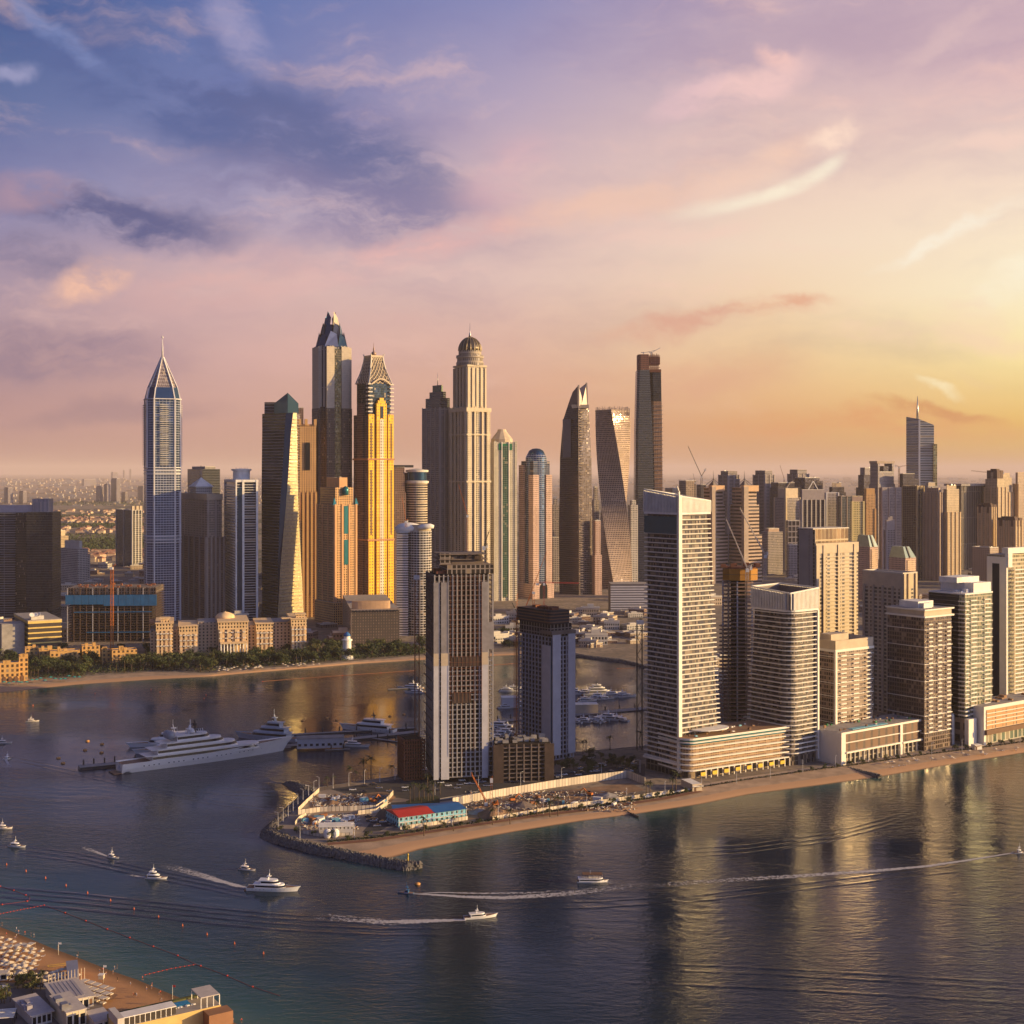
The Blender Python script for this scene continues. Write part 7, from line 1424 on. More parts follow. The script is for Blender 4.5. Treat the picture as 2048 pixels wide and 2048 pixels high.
# ---------------------------------------------------------------- boats
hullw = mat('hull_white', (.86, .85, .84), .25, 0, .5, .03); hullc = mat('hull_cream', (.86, .80, .74), .3, 0, .5, .03); hullg = mat('hull_grey', (.30, .31, .34), .3, 0, .5, .03); teak = mat('teak_deck', (.30, .17, .10), .7); wing = mat('window_tint', (.012, .014, .02), .08, .2)
def yacht(name, label, cat, L, B, decks, hm_=None, hf=1.0, ports=0, group=None, mastm=None, top=None):
    """decks: list of (stern fraction, bow fraction, beam fraction)"""
    hm_ = hm_ or hullw; r = thing(name, label, cat, (0, 0, 0), 0, group); N = 16; h0 = L * .055 * hf
    def hb(t): return B / 2 * ((.88 + .12 * t / .4) if t < .4 else max(0, 1 - ((t - .4) / .6) ** 2.4))
    st = [i / N for i in range(N + 1)]
    def sec(t): sh_ = h0 * (1 + .55 * t * t); w = hb(t); return [(L * (t * .93), w * .72, -.4), (L * (t * .955), w * .9, sh_ * .45), (L * t, w, sh_)]
    m_ = MB()
    for a, b in zip(st[:-1], st[1:]):
        A, B_ = sec(a), sec(b)
        for s in (1, -1):
            for j in (0, 1):
                q = [(A[j][0], s * A[j][1], A[j][2]), (B_[j][0], s * B_[j][1], B_[j][2]), (B_[j + 1][0], s * B_[j + 1][1], B_[j + 1][2]), (A[j + 1][0], s * A[j + 1][1], A[j + 1][2])]
                m_.face(q if s < 0 else q[::-1])
    A = sec(0); m_.face([(A[0][0], A[0][1], A[0][2]), (A[1][0], A[1][1], A[1][2]), (A[2][0], A[2][1], A[2][2]), (A[2][0], -A[2][1], A[2][2]), (A[1][0], -A[1][1], A[1][2]), (A[0][0], -A[0][1], A[0][2])][::-1])
    m_.build('hull', hm_, r)
    m_ = MB()
    for a, b in zip(st[:-1], st[1:]):
        A, B_ = sec(a)[2], sec(b)[2]; z = -h0 * .12; m_.face([(A[0], -A[1] * .97, A[2] + z), (B_[0], -B_[1] * .97, B_[2] + z), (B_[0], B_[1] * .97, B_[2] + z), (A[0], A[1] * .97, A[2] + z)])
    m_.build('deck', teak, r)
    if L > 20: m_ = MB(); m_.box(-L * .04, .2, -B * .36, B * .36, .2, .7); m_.build('swim_platform', teak, r)
    z = h0 * .90; dh = min(3.9, max(1.5, L * .066))
    for i, (a, b, bf) in enumerate(decks):
        n = 8; w = B / 2 * bf
        def outl(sc, w=w, a=a, b=b):
            pts = [(L * a, -w * sc)]; x1 = L * b; xr = x1 - w * 1.6
            for k in range(n + 1): t = -pi / 2 + pi * k / n; pts.append((xr + (x1 - xr) * cos(t) * sc, w * sin(t) * sc))
            pts.append((L * a, w * sc)); return pts
        ph = [(x - dh * .0, y) for x, y in outl(1)]; pt = [(x - (dh * .8 if x > L * b - w * 1.9 else 0), y * .94) for x, y in ph]
        m_ = MB(); m_.loft([(ph, z), (pt, z + dh)]); dhs = m_.build('deck_house', hm_, r)
        m_ = MB(); lo = [(p[0] + (q[0] - p[0]) * .32, p[1] + (q[1] - p[1]) * .32) for p, q in zip(ph, pt)]; hi = [(p[0] + (q[0] - p[0]) * .78, p[1] + (q[1] - p[1]) * .78) for p, q in zip(ph, pt)]
        cen = (L * (a + b) / 2, 0); sw = lambda P: [(cen[0] + (x - cen[0]) * 1.004 + (.05 if x > cen[0] else .4), y * 1.02 + (.03 if y > 0 else -.03)) for x, y in P]
        m_.loft([(sw(lo), z + dh * .32), (sw(hi), z + dh * .78)]); m_.build('window_band', wing, dhs)
        ov = [(L * a - L * .035, -w * 1.04)] + [(x + .2, y * 1.05) for x, y in pt[1:-1]] + [(L * a - L * .035, w * 1.04)]
        m_ = MB(); m_.prism(ov, z + dh + .005, z + dh + max(.12, dh * .09)); m_.build('roof_deck', hm_, r)
        z += dh + max(.12, dh * .09) + .005
    a, b, bf = decks[-1]; mx = L * (a * .55 + b * .45); m_ = MB(); hh = dh * 1.6
    m_.beam((mx - dh * .5, -.12 * B, z), (mx - dh * .1, 0, z + hh), L * .008 + .12); m_.beam((mx - dh * .5, .12 * B, z), (mx - dh * .1, 0, z + hh), L * .008 + .12); m_.beam((mx - dh * .1, 0, z + hh * .6), (mx - dh * .1, 0, z + hh * 1.7), L * .003 + .06); m_.box(mx - dh * .8, mx + dh * .3, -.14 * B, .14 * B, z + hh * .5, z + hh * .6)
    m_.build('mast', mastm or hm_, r)
    if L > 30:
        for s in (-1, 1): m_ = MB(); m_.lathe([(.01, 0), (L * .012, L * .004), (L * .014, L * .012), (L * .008, L * .021), (.01, L * .024)], 14, mx, s * B * .2); o = m_.build('radar_dome', hm_, r); o.location.z = z
    for i in range(ports):
        t = .12 + .7 * i / max(1, ports - 1)
        if int(i * .6) % 3 == 2: continue
        A = sec(t); y = A[1][1] + (A[2][1] - A[1][1]) * .2; z1 = A[1][2] * 1.15
        for s in (-1, 1): m_ = MB(); m_.box(A[1][0] - L * .0035, A[1][0] + L * .0035, s * y - .1 - s * .02, s * y + .1, z1, z1 + h0 * .18); m_.build('porthole', wing, r)
    return r
def heading(p, q): d = gp(*q) - gp(*p); return atan2(d.y, d.x), d.length
# superyacht
hd, LL = heading((232, 1545), (556, 1502)); sy = yacht('superyacht', 'huge cream white superyacht with many decks moored at the end of the pontoon', 'yacht', LL * 1.09, 18.5, [(.16, .80, .86), (.19, .66, .80), (.24, .58, .74), (.30, .50, .60)], hullc, .92, 26)
sy.location = gp(238, 1545); sy.rotation_euler = (0, 0, hd)
S_L = LL * 1.09
m_ = MB()
for i in range(9): m_.beam((S_L * (.36 + .012 * i), -2.5, 23), (S_L * (.352 + .012 * i), -2.5, 27), .5)
m_.build('sun_louvres', pale, sy); m_ = MB(); m_.lathe([(.2, 0), (3, 1.4), (3.6, 4), (2.6, 6.4), (.3, 7)], 16, S_L * .27, 3.4); o = m_.build('radar_dome', hullg, sy); o.location.z = 20.5; m_ = MB(); m_.lathe([(.2, 0), (3, 1.4), (3.6, 4), (2.6, 6.4), (.3, 7)], 16, S_L * .27, -3.4); o = m_.build('radar_dome', hullg, sy); o.location.z = 20.5
m_ = MB(); m_.beam((S_L * .42, 0, 22), (S_L * .41, 0, 34), .9); m_.box(S_L * .40, S_L * .425, -3, 3, 26, 26.6); m_.box(S_L * .405, S_L * .42, -2, 2, 29, 31.4); m_.build('radar_mast', mat('mast_dark', (.05, .045, .045)), sy); m_ = MB(); m_.lathe([(7, 0), (6.4, 3), (4.4, 5.6), (.2, 6.4)], 18, S_L * .03, 0); m_.build('stern_bubble', steel, sy)
def put(r, p, hdg, s=1): r.location = gp(*p); r.rotation_euler = (0, 0, hdg); r.scale = (s, s, s); return r
D3 = [(.14, .74, .84), (.18, .62, .76), (.26, .52, .6)]; D2 = [(.12, .70, .82), (.2, .56, .66)]; D1 = [(.18, .66, .76)]
put(yacht('motor_yacht', 'large white yacht with blue toned hull moored across the pontoon, bow to the left', 'yacht', 62, 11, D3, mat('hull_blue_white', (.44, .50, .60), .3), 1.0, 14), (592, 1474), radians(160)).location = gp(596, 1484)
put(yacht('motor_yacht', 'dark masted white yacht on its own behind the pontoon, bow to the left', 'yacht', 56, 10, [(.10, .72, .84), (.22, .60, .66)], hullw, 1.05, 8, mastm=black), (790, 1466), radians(158))
put(yacht('motor_yacht', 'sleek white yacht behind the superyacht, the farther of two', 'yacht', 60, 10, D2, hullw, .8, 0), (398, 1487), radians(196))
put(yacht('motor_yacht', 'sleek white yacht behind the superyacht, the nearer of two', 'yacht', 56, 10, D2, hullw, .8, 0), (404, 1500), radians(196))
put(yacht('motor_yacht', 'white motor yacht with triple deck moored below the pontoon', 'yacht', 24, 6, D2, hullw, 1.1, 0), (686, 1492), radians(-12))
put(yacht('motor_yacht', 'white three deck motor yacht under way near the tip of the spit', 'yacht', 30, 7, [(.16, .74, .84), (.26, .62, .7)], hullw, 1.15, 10), (492, 1782), radians(-6)).location = gp(495, 1779)
put(yacht('motor_boat', 'open cruiser with a hard top just behind the three deck yacht', 'boat', 11, 3.4, D1, hullc, 1.1), (478, 1738), radians(-18))
put(yacht('motor_yacht', 'small white flybridge yacht with stacked decks, left of the three deck yacht', 'boat', 13, 4.4, D2, hullw, 1.2), (292, 1756), radians(-8))
put(yacht('motor_boat', 'tiny white boat trailing a short wake in the left bay', 'boat', 8.5, 3, D1, hullw, 1.1), (215, 1714), radians(-20))
put(yacht('motor_boat', 'white cabin boat with dark hull stripe near the left edge', 'boat', 12, 4, D1, hullw, 1.2), (18, 1692), radians(-14))
put(yacht('motor_boat', 'white boat cut by the left edge, lower one', 'boat', 11, 4, D1, hullc, 1.2), (-8, 1657), radians(0))
put(yacht('motor_boat', 'small white boat seen from behind heading to the superyacht', 'boat', 9, 3.6, D1, hullw, 1.2), (9, 1520), radians(70))
put(yacht('motor_boat', 'white and red launch at the left edge above the other boats', 'boat', 14, 4, D1, hullc, 1.0), (-8, 1486), radians(0))
put(yacht('motor_boat', 'small sunlit boat alone in the far left bay', 'boat', 12, 4.4, D1, hullc, 1.0), (52, 1443), radians(10))
put(yacht('motor_yacht', 'golden lit white cruiser speeding to the right with a long wake', 'boat', 18, 4.8, D1, hullw, 1.15, 0), (928, 1838), radians(14))
tb = put(yacht('tour_boat', 'white two deck tour boat with open railed roof and passengers', 'boat', 18, 5.6, [(.06, .86, .94)], hullw, .9, 0), (1154, 1764), radians(2))
m_ = MB()
for i in range(9):
    for s in (-2.4, 2.4): m_.beam((1.5 + i * 1.7, s, 2.4), (1.5 + i * 1.7, s, 4.6), .1)
m_.beam((1.5, 2.4, 3.6), (15, 2.4, 3.6), .1); m_.beam((1.5, -2.4, 3.6), (15, -2.4, 3.6), .1); m_.build('railing', black, tb); m_ = MB(); m_.box(3, 14, -2.5, 2.5, 4.6, 4.75); m_.build('awning', brown, tb); TB = tb
put(yacht('speed_boat', 'tiny blue and white speed boat racing left with a curved white wake', 'boat', 9, 2.8, [(.3, .6, .6)], mat('hull_blue', (.05, .2, .42), .3), .8), (827, 1787), radians(172))
put(yacht('speed_boat', 'tiny speed boat at the right edge pulling a long faint wake', 'boat', 10, 3, [(.3, .6, .6)], hullw, .8), (2026, 1706), radians(5))
# marina: two prototypes in rows
ma = yacht('moored_yacht', 'x', 'yacht', 26, 6, D2, hullw, 1.1); mb_ = yacht('moored_yacht', 'x', 'yacht', 18, 5, D1, hullw, 1.1); R.seed(31)
for lab, g, rows_ in (('white yacht moored bow out in the harbour behind the second unfinished tower', 'yachts in the harbour', [((1150, 1446), (1262, 1440), 12, 150), ((1150, 1402), (1240, 1392), 11, 20), ((1160, 1390), (1220, 1384), 5, 190)]), ('white yacht moored between the two unfinished towers', 'yachts seen between the unfinished towers', [((990, 1462), (1036, 1455), 5, 165), ((992, 1478), (1034, 1470), 4, 165), ((990, 1420), (1034, 1412), 4, 10), ((990, 1382), (1036, 1378), 3, 0)])):
    for a, b, n, hdg in rows_:
        for i in range(n): t = (i + .5) / n; place(ma if i % 3 == 0 else mb_, gp(a[0] + (b[0] - a[0]) * t, a[1] + (b[1] - a[1]) * t + R.uniform(-3, 3)), radians(hdg + R.uniform(-8, 8)), R.uniform(.8, 1.25), lab, g)
put(yacht('motor_yacht', 'dark masted white yacht at the top of the harbour group', 'yacht', 40, 8, D3, hullw, 1.0, 0, mastm=black), (1166, 1390), radians(6))
put(yacht('motor_yacht', 'white yacht moored left of the nearest unfinished tower, with a thin mast', 'yacht', 30, 7, D2, hullw, 1.0), (846, 1378), radians(172)); put(yacht('motor_yacht', 'second white yacht close in front of the thin masted one by the tower', 'yacht', 22, 6, D2, hullw, 1.0), (850, 1386), radians(176))
# pontoons
def pontoon(a, b, w_, lab, posts=0, h_=1.0, gr=None):
    A, B_ = gp(*a), gp(*b); L = (B_ - A).length; r = thing('pontoon', lab, 'pontoon', A, atan2((B_ - A).y, (B_ - A).x)); m_ = MB(); m_.box(0, L, -w_ / 2, w_ / 2, -.3, h_); m_.build('deck', greyc, r); m_ = MB(); m_.box(0, L, -w_ / 2 - .3, -w_ / 2 - .01, .2, h_ - .2); m_.build('fender', black, r)
    for i in range(posts): m_ = MB(); m_.lathe([(.6, -1), (.6, h_ + 3.6), (.1, h_ + 4.4)], 8, L * (i + .5) / posts, w_ / 2 + .7 * (1 if i % 2 else -1)); m_.build('mooring_post', black, r)
    return r
pontoon((158, 1538), (242, 1530), 9, 'dark mooring dolphin platform at the left end of the pontoon', 4, 2); pontoon((242, 1528), (580, 1497), 7, 'long grey pontoon hidden behind the superyacht', 6, 1.6); pontoon((545, 1498), (835, 1466), 9, 'broad grey pontoon leading to the spit', 8, 1.6)
pontoon((560, 1473), (830, 1458), 5, 'narrow rear pontoon with dark mooring posts', 8, 1.4); pontoon((650, 1502), (700, 1500), 3, 'small finger pontoon below the white pontoon house, left', 2); pontoon((745, 1478), (800, 1486), 3, 'small finger pontoon right of the triple deck yacht', 3)
pontoon((776, 1380), (850, 1376), 4, 'short pontoon with a dark post left of the unfinished tower', 2); pontoon((1140, 1432), (1290, 1418), 12, 'broad harbour pontoon between the moored yachts', 5); pontoon((985, 1446), (1040, 1440), 8, 'pontoon seen between the two unfinished towers', 2)
T = TW('pontoon_house', 'long low white building standing on the pontoon', 'building', None, 594, 688, 1496, 9, z0=1.6); T.box('body', 0, T.lr, 0, 12, 0, 8, mat('violet_white2', (.44, .44, .48), .7)); T.box('roof', -.4, T.lr + .4, -.4, 12.4, 8.01, 8.6, greyc)
for i in range(8): T.box('window', T.lr * (i + .2) / 8, T.lr * (i + .7) / 8, -.05, -.01, 2, 4, wing)
T = TW('pontoon_house', 'cream harbour building on the pontoon right of the second unfinished tower', 'building', None, 1149, 1196, 1424, 6, z0=1.0); T.box('body', 0, T.lr, 0, 12, 0, 8, cream); T.box('roof', -.4, T.lr + .4, -.4, 12.4, 8.01, 8.5, white)
T = TW('pontoon_house', 'violet white harbour building between the two unfinished towers', 'building', None, 1004, 1036, 1412, 6, z0=1.0); T.box('body', 0, T.lr, 0, 12, 0, 9, pale); T.box('roof', -.4, T.lr + .4, -.4, 12.4, 9.01, 9.5, white)
# ---------------------------------------------------------------- wakes
def foam_mat():
    m = bpy.data.materials.new('foam'); m.use_nodes = True; t = NT(m.node_tree); bs = m.node_tree.nodes['Principled BSDF']; uv = t.n('ShaderNodeUVMap'); sp = t.n('ShaderNodeSeparateXYZ'); t.l(uv.outputs[0], sp.inputs[0])
    tcn = t.n('ShaderNodeTexCoord'); ns = t.n('ShaderNodeTexNoise'); ns.inputs['Scale'].default_value = .45; ns.inputs['Detail'].default_value = 6; ns.inputs['Roughness'].default_value = .7; t.l(tcn.outputs['Object'], ns.inputs['Vector'])
    cross = t.m('SUBTRACT', 1.0, t.m('ABSOLUTE', t.m('MULTIPLY_ADD', sp.outputs[1], 2.0, -1.0))); a = t.m('MULTIPLY', t.m('SUBTRACT', 1.0, sp.outputs[0]), t.mr(cross, 0, .5))
    f = t.mr(t.m('ADD', ns.outputs['Fac'], t.m('MULTIPLY', a, .42)), .50, .82, 0, .85, smooth=True)
    t.l(t.m('MULTIPLY', f, t.mr(a, 0, .15)), bs.inputs['Alpha']); bs.inputs['Base Color'].default_value = (.62, .60, .62, 1); bs.inputs['Roughness'].default_value = .6; return m
fm = foam_mat()
def wake(pts, w0, w1, lab):
    P = resample(dense(G(pts), 6), 60); mb = MB(); acc = []
    for i in range(59):
        def cs(k):
            d = (P[min(59, k + 1)] - P[max(0, k - 1)]).normalized(); n = Vector((-d.y, d.x, 0)) * (w0 + (w1 - w0) * k / 59) / 2; return P[k] - n, P[k] + n
        a0, a1 = cs(i); b0, b1 = cs(i + 1); z = .10
        for j in range(4):
            q = lambda u, v, t: (u.x + (v.x - u.x) * t, u.y + (v.y - u.y) * t, z)
            mb.face([q(a0, a1, j / 4), q(b0, b1, j / 4), q(b0, b1, (j + 1) / 4), q(a0, a1, (j + 1) / 4)], 0, [(i / 59, j / 4), ((i + 1) / 59, j / 4), ((i + 1) / 59, (j + 1) / 4), (i / 59, (j + 1) / 4)])
    return tag(mb.build('wake', fm), lab, None, None, 'stuff')
wake([(822,1787),(870,1790),(930,1794),(1010,1796),(1120,1789),(1250,1774),(1330,1764)], 2.4, 15, 'curved white wake of the racing speed boat'); wake([(826,1788),(880,1785),(960,1787),(1060,1786),(1160,1778)], 1.0, 5, 'inner foam line of the racing speed boat wake')
wake([(932,1840),(860,1842),(780,1845),(690,1838),(600,1830)], 3.4, 17, 'white wake behind the golden lit cruiser'); wake([(492,1776),(450,1766),(400,1750),(350,1736),(310,1728)], 4, 12, 'white wake behind the three deck yacht'); wake([(215,1713),(190,1704),(160,1692)], 1.5, 7, 'short wake of the tiny white boat'); wake([(290,1755),(275,1753),(255,1748)], 2, 5, 'short wake of the small flybridge yacht')
wake([(2026,1706),(1940,1720),(1850,1733),(1750,1742),(1600,1752),(1400,1764),(1200,1780)], 2, 12, 'long faint wake of the speed boat at the right edge'); wake([(1160,1762),(1200,1764),(1240,1766)], 3, 8, 'foam behind the tour boat'); wake([(12,1520),(16,1528),(20,1538)], 2, 5, 'foam behind the small boat seen from behind')
wvm = wmat
def ridge(lines, lab, h_=.26, w_=2.4):
    mb = MB()
    for pts in lines:
        P = resample(dense(G(pts), 8), 70)
        prof = [(-w_, -.02), (-w_ * .45, h_ * .45), (0, h_), (w_ * .45, h_ * .45), (w_, -.02)]
        def cs(k):
            d = (P[min(69, k + 1)] - P[max(0, k - 1)]).normalized(); n = Vector((-d.y, d.x, 0)); e = sin(pi * k / 69) ** .5 * (0.75 + .25 * sin(k * 1.3))
            return [(P[k].x + n.x * a, P[k].y + n.y * a, b * e) for a, b in prof]
        for k in range(69):
            A, B_ = cs(k), cs(k + 1)
            for j in range(4): mb.face([A[j], B_[j], B_[j + 1], A[j + 1]], 0, None, True)
    return tag(mb.build('wake', wvm, weld=True), lab, None, None, 'stuff')
def off_line(pts, dy): return [(x, y + dy) for x, y in pts]
L1 = [(20,1514),(120,1536),(240,1562),(340,1582),(430,1604),(520,1616),(575,1620)]; L2 = [(30,1690),(150,1706),(300,1738),(420,1762),(520,1784)]; L3 = [(0,1784),(150,1796),(300,1812),(430,1826),(560,1838),(760,1848),(930,1846)]
ridge([L1, off_line(L1, 7)], 'dark swell lines left by the small boat crossing the bay'); ridge([L2, off_line(L2, 8), off_line(L2, 17)], 'dark swell lines below the small yachts'); ridge([L3, off_line(L3, 10), off_line(L3, 22), off_line(L3, -9)], 'dark swell lines crossing the near bay')
L4 = [(1330,1700),(1500,1690),(1650,1668),(1760,1640),(1850,1612)]; L5 = [(840,1790),(1000,1806),(1180,1804),(1400,1790),(1700,1756),(2040,1716)]; ridge([L4, off_line(L4, 8), off_line(L4, 16)], 'fan of swell lines before the shop podium'); ridge([L5, off_line(L5, 12)], 'dark swell line beside the long wakes'); L6 = [(1240,1925),(1500,1935),(1800,1952),(2060,1968)]; ridge([L6, off_line(L6, 12), off_line(L6, 40)], 'swell lines in the dark water at the lower right')
# ---------------------------------------------------------------- buoys and float lines
def buoy(nm, mt, prof, cat='buoy'):
    r = thing(nm, 'x', cat, (0, 0, 0)); m_ = MB(); m_.lathe(prof, 12); m_.build('float', mt, r); m_ = MB(); m_.lathe([(.18, prof[-1][1]), (.12, prof[-1][1] + .8)], 6); m_.build('rod', black, r); return r
by = buoy('mooring_buoy', mat('buoy_amber', (.60, .30, .10)), [(.2, -.3), (2.2, 0), (2.4, .8), (1.6, 1.4), (.5, 1.6)]); bo = buoy('marker_buoy', mat('buoy_orange', (.60, .14, .05)), [(.3, -.2), (.7, .1), (.5, .8), (.22, 2.0)])
for x, y in ((175,1483),(204,1489),(170,1501),(203,1506),(117,1517),(126,1527)): place(by, gp(x, y), 0, .75, 'amber mooring buoy in the loose group left of the superyacht', 'mooring buoys left of the superyacht')
for x, y in ((606,1442),(654,1437),(673,1441),(780,1433),(808,1429)): place(by, gp(x, y), 0, .7, 'amber mooring buoy near the dark masted yacht', 'mooring buoys by the dark masted yacht')
for x, y in ((13,1730),(52,1743),(91,1757),(132,1772),(175,1787),(221,1802),(268,1819),(317,1835),(365,1852),(414,1870),(469,1888),(527,1908)): place(bo, gp(x, y), 0, .6, 'orange marker buoy in the straight row off the near beach', 'row of marker buoys off the near beach')
for x, y in ((66,1412),(412,1391),(408,1398),(320,1385),(302,1380),(190,1388)): place(bo, gp(x, y), 0, .8, 'small red marker buoy off the far resort beach', 'marker buoys off the far beach')
o = place(by, gp(835, 1769), 0, .7); b2 = None; o['label'] = 'amber navigation buoy beyond the racing speed boat'; o['group'] = 'x'; del o['group']
def floats(pts, n, lab, big=9, mt=None, w_=.11):
    P = resample(dense(G(pts), 4), n); mb = MB()
    for a, b in zip(P[:-1], P[1:]): mb.beam((a.x, a.y, .12), (b.x, b.y, .12), w_)
    r = thing('float_line', lab, 'float line', (0, 0, 0)); mb.build('rope', mt or mat('rope_red', (.30, .05, .04), .7), r)
    for k, p in enumerate(P):
        if k % big == 0: q_ = .32 if big == 3 else .5; m_ = MB(); m_.lathe([(.1, -.2), (q_, 0), (q_, q_ * .7), (.1, q_)], 8, p.x, p.y); m_.build('float', redm, r)
    return r
floats([(88,1811),(120,1822),(210,1857),(300,1891),(352,1910),(392,1929),(452,1951),(502,1973),(560,1992)], 100, 'long red float line bounding the near bathing water', 10); floats([(0,1773),(30,1782),(60,1794),(58,1802),(0,1810)], 50, 'curved red float line at the left edge', 12)
floats([(0,1828),(40,1820),(88,1811)], 40, 'dotted float line from the left edge to the long red one', 3); floats([(290,1950),(340,1938),(392,1929)], 36, 'dotted float line from the near beach to the long red one', 3); floats([(525,1363),(600,1357),(700,1350),(832,1341)], 60, 'thin orange float line across the far bay', 15, mat('rope_orange', (.30, .12, .05)), .3)
floats([(989,1330),(1040,1326)], 8, 'thin orange float line seen between the unfinished towers', 30, mat('rope_orange', (0, 0, 0)), .3); floats([(1235,1337),(1275,1336)], 8, 'thin orange float line beside the tall cream tower', 30, mat('rope_orange', (0, 0, 0)), .3)
# ---------------------------------------------------------------- near beach in the lower left corner
def np_(x, y, z=2.0): return gp(x, y, z)
def parasol(mt):
    r = thing('parasol', 'x', 'parasol', (0, 0, 0)); m_ = MB(); m_.lathe([(.05, 0), (.05, 2.5)], 6); m_.build('pole', tim, r); m_ = MB(); m_.lathe([(1.75, 2.25), (.9, 2.62), (.05, 2.95)], 8, smooth=False); m_.build('canopy', mt, r); return r
def lounger():
    r = thing('sun_lounger', 'x', 'lounger', (0, 0, 0)); m_ = MB(); m_.box(-1, .5, -.35, .35, .28, .4); m_.build('seat', white, r); m_ = MB(); m_.beam((.5, 0, .36), (1.05, 0, .8), .7, h_=.1); m_.build('backrest', white, r)
    for a in (-.85, .6): m_ = MB(); m_.box(a, a + .08, -.33, .33, 0, .28); m_.build('leg', tim, r)
    return r
pw = parasol(mat('canvas_cream', (.66, .56, .42), .8)); pt_ = parasol(mat('canvas_teal', (.03, .30, .28), .8)); lg = lounger(); R.seed(44)
def grid(x0, y0, ux, uy, vx, vy, nu, nv, jit=2): return [(x0 + i * ux + j * vx + R.uniform(-jit, jit), y0 + i * uy + j * vy + R.uniform(-jit, jit) * .5) for i in range(nu) for j in range(nv)]
c1 = grid(2, 1884, 13, 4.6, -5, 9, 7, 5); c2 = [(2 + i * 9 + R.uniform(-2, 2), 1934 + R.uniform(0, 26)) for i in range(6) for _ in range(4)]; c3 = grid(70, 1958, 11, -1.6, 3, 7, 8, 3)
for nm, c, g in (('cream parasol in the wide block of loungers at the left edge', c1, 'parasols of the left lounger block'), ('cream parasol in the small cluster below the wide block', c2, 'parasols of the lower left cluster'), ('cream parasol in the rows beside the yellow beach hut', c3, 'parasols beside the yellow hut')):
    for x, y in c:
        if x < -4: continue
        place(pw, np_(x, y), R.uniform(0, 1), R.uniform(.9, 1.1), nm, g); place(lg, np_(x + 4, y + 2), radians(25), 1, 'white sun lounger ' + nm[14:], g.replace('parasols', 'loungers'))
for x, y in [(6 + i * 9.5 + R.uniform(-2, 2), 1372 - i * .85 + R.uniform(-3, 3)) for i in range(17)]: place(pt_, gp(x, y, 1.6), 0, 1.5, 'teal parasol on the far resort beach at the left', 'teal parasols on the far beach')
for i in range(60): x = R.uniform(430, 640); y = inland(x) + R.uniform(-6, 5); place(pw, gp(x, y, 2.0), 0, 1.25, 'pale parasol on the far beach before the resort hotel', 'pale parasols on the far beach')
for i in range(26): x = R.uniform(1770, 2040); t = (x - 1770) / 270; place(lg if i % 2 else pw, gp(x, 1532 - 36 * t + R.uniform(-3, 6), 1.6), R.uniform(0, 3), 1.1, 'white lounger or parasol on the beach before the shop podium' if 0 else ('white sun lounger' if i % 2 else 'small pale parasol') + ' on the beach before the shop podiums', ('loungers' if i % 2 else 'parasols') + ' before the shop podiums')
cab = thing('cabana', 'x', 'cabana', (0, 0, 0))
for a in (-1.4, 1.4):
    for b in (-1.4, 1.4): m_ = MB(); m_.box(a - .08, a + .08, b - .08, b + .08, 0, 2.5); m_.build('post', tim, cab)
m_ = MB(); m_.box(-1.7, 1.7, -1.7, 1.7, 2.51, 2.66); m_.build('roof', mat('canvas_white', (.58, .52, .46), .8), cab); m_ = MB(); m_.box(-1.1, 1.1, -1, 1, 0, .5); m_.build('daybed', offw, cab)
for x, y in grid(168, 1972, 13, 4.2, -7, 9, 5, 3, .5): place(cab, np_(x, y) + Vector((0, 0, .12)), radians(-28), .95, 'white canopied cabana on the wooden deck of the near beach', 'cabanas on the wooden deck')
for x, y in grid(6, 1905, 14, -2, 0, 8, 5, 1, .5): place(cab, np_(x, y), radians(-20), .95, 'white canopied cabana among the left lounger block', 'cabanas of the left lounger block')
sheet('deck', [(150,1970),(160,1962),(236,1990),(226,1999),(200,2004)], .10, tim, 'wooden deck under the cabanas', 2.0); sheet('pavement', [(-20,1965),(40,1965),(100,1968),(150,1970),(205,2004),(210,2060),(-20,2060)], .02, mat('near_paving', (.20, .17, .15), .9), 'grey paved strip behind the beach clubs', 2.0)
m_ = MB()
for a, b in (((95,1931),(134,1926)), ((134,1926),(137,1929)), ((137,1929),(98,1934)), ((98,1934),(95,1931))): m_.beam(np_(*a, 2.05), np_(*b, 2.05), .35, h_=.06)
tag(m_.build('court_line', yel), 'yellow volleyball court outline on the near beach', 'court line')
def hut(lab, xl, xc, xr, yb, h, ang, body, roof, win=3, over=.6, kind='beach_club', glass=None):
    T = TW(kind, lab, 'building', xl, xc, xr, yb, ang, z0=2.0); L, D_ = T.lr, max(3, min(T.ll, 24)); T.box('wall', 0, L, 0, D_, 0, h, body); T.box('roof', -over, L + over, -over, D_ + over, h + .01, h + .4, roof)
    for i in range(win): T.box('window', L * (i + .15) / win, L * (i + .85) / win, -.06, -.01, h * .2, h * .8, glass or wing); T.box('frame', L * (i + .98) / win - .1, L * (i + .98) / win + .1, -.16, -.01, 0, h, white)
    T.D_ = D_; return T
rfw = mat('roof_white', (.50, .45, .42), .8, var=.12, vs=.5); clb = mat('club_white', (.56, .52, .48), .7); clbv = mat('club_violet', (.34, .32, .36), .7); ylw = mat('straw_wall', (.62, .44, .16), .7)
T = hut('white beach club hall with a plain flat roof at the lower left', 30, 64, 103, 2052, 4.6, 38, clb, rfw, 4, 1.0); T.clutter(1, T.lr - 5, 2, T.D_ - 5, 5.0, 4, clbv)
T = hut('higher white beach club block with bright front beside the flat hall', 100, 133, 172, 2060, 7.2, 36, mat('club_bright', (.66, .56, .40), .7), rfw, 3, .3); T.clutter(1, T.lr - 5, 2, T.D_ - 5, 7.6, 3, steel)
T = hut('long white beach club roof with rows of grey panels', 62, 118, 178, 2028, 5.2, 32, clb, rfw, 5, .8)
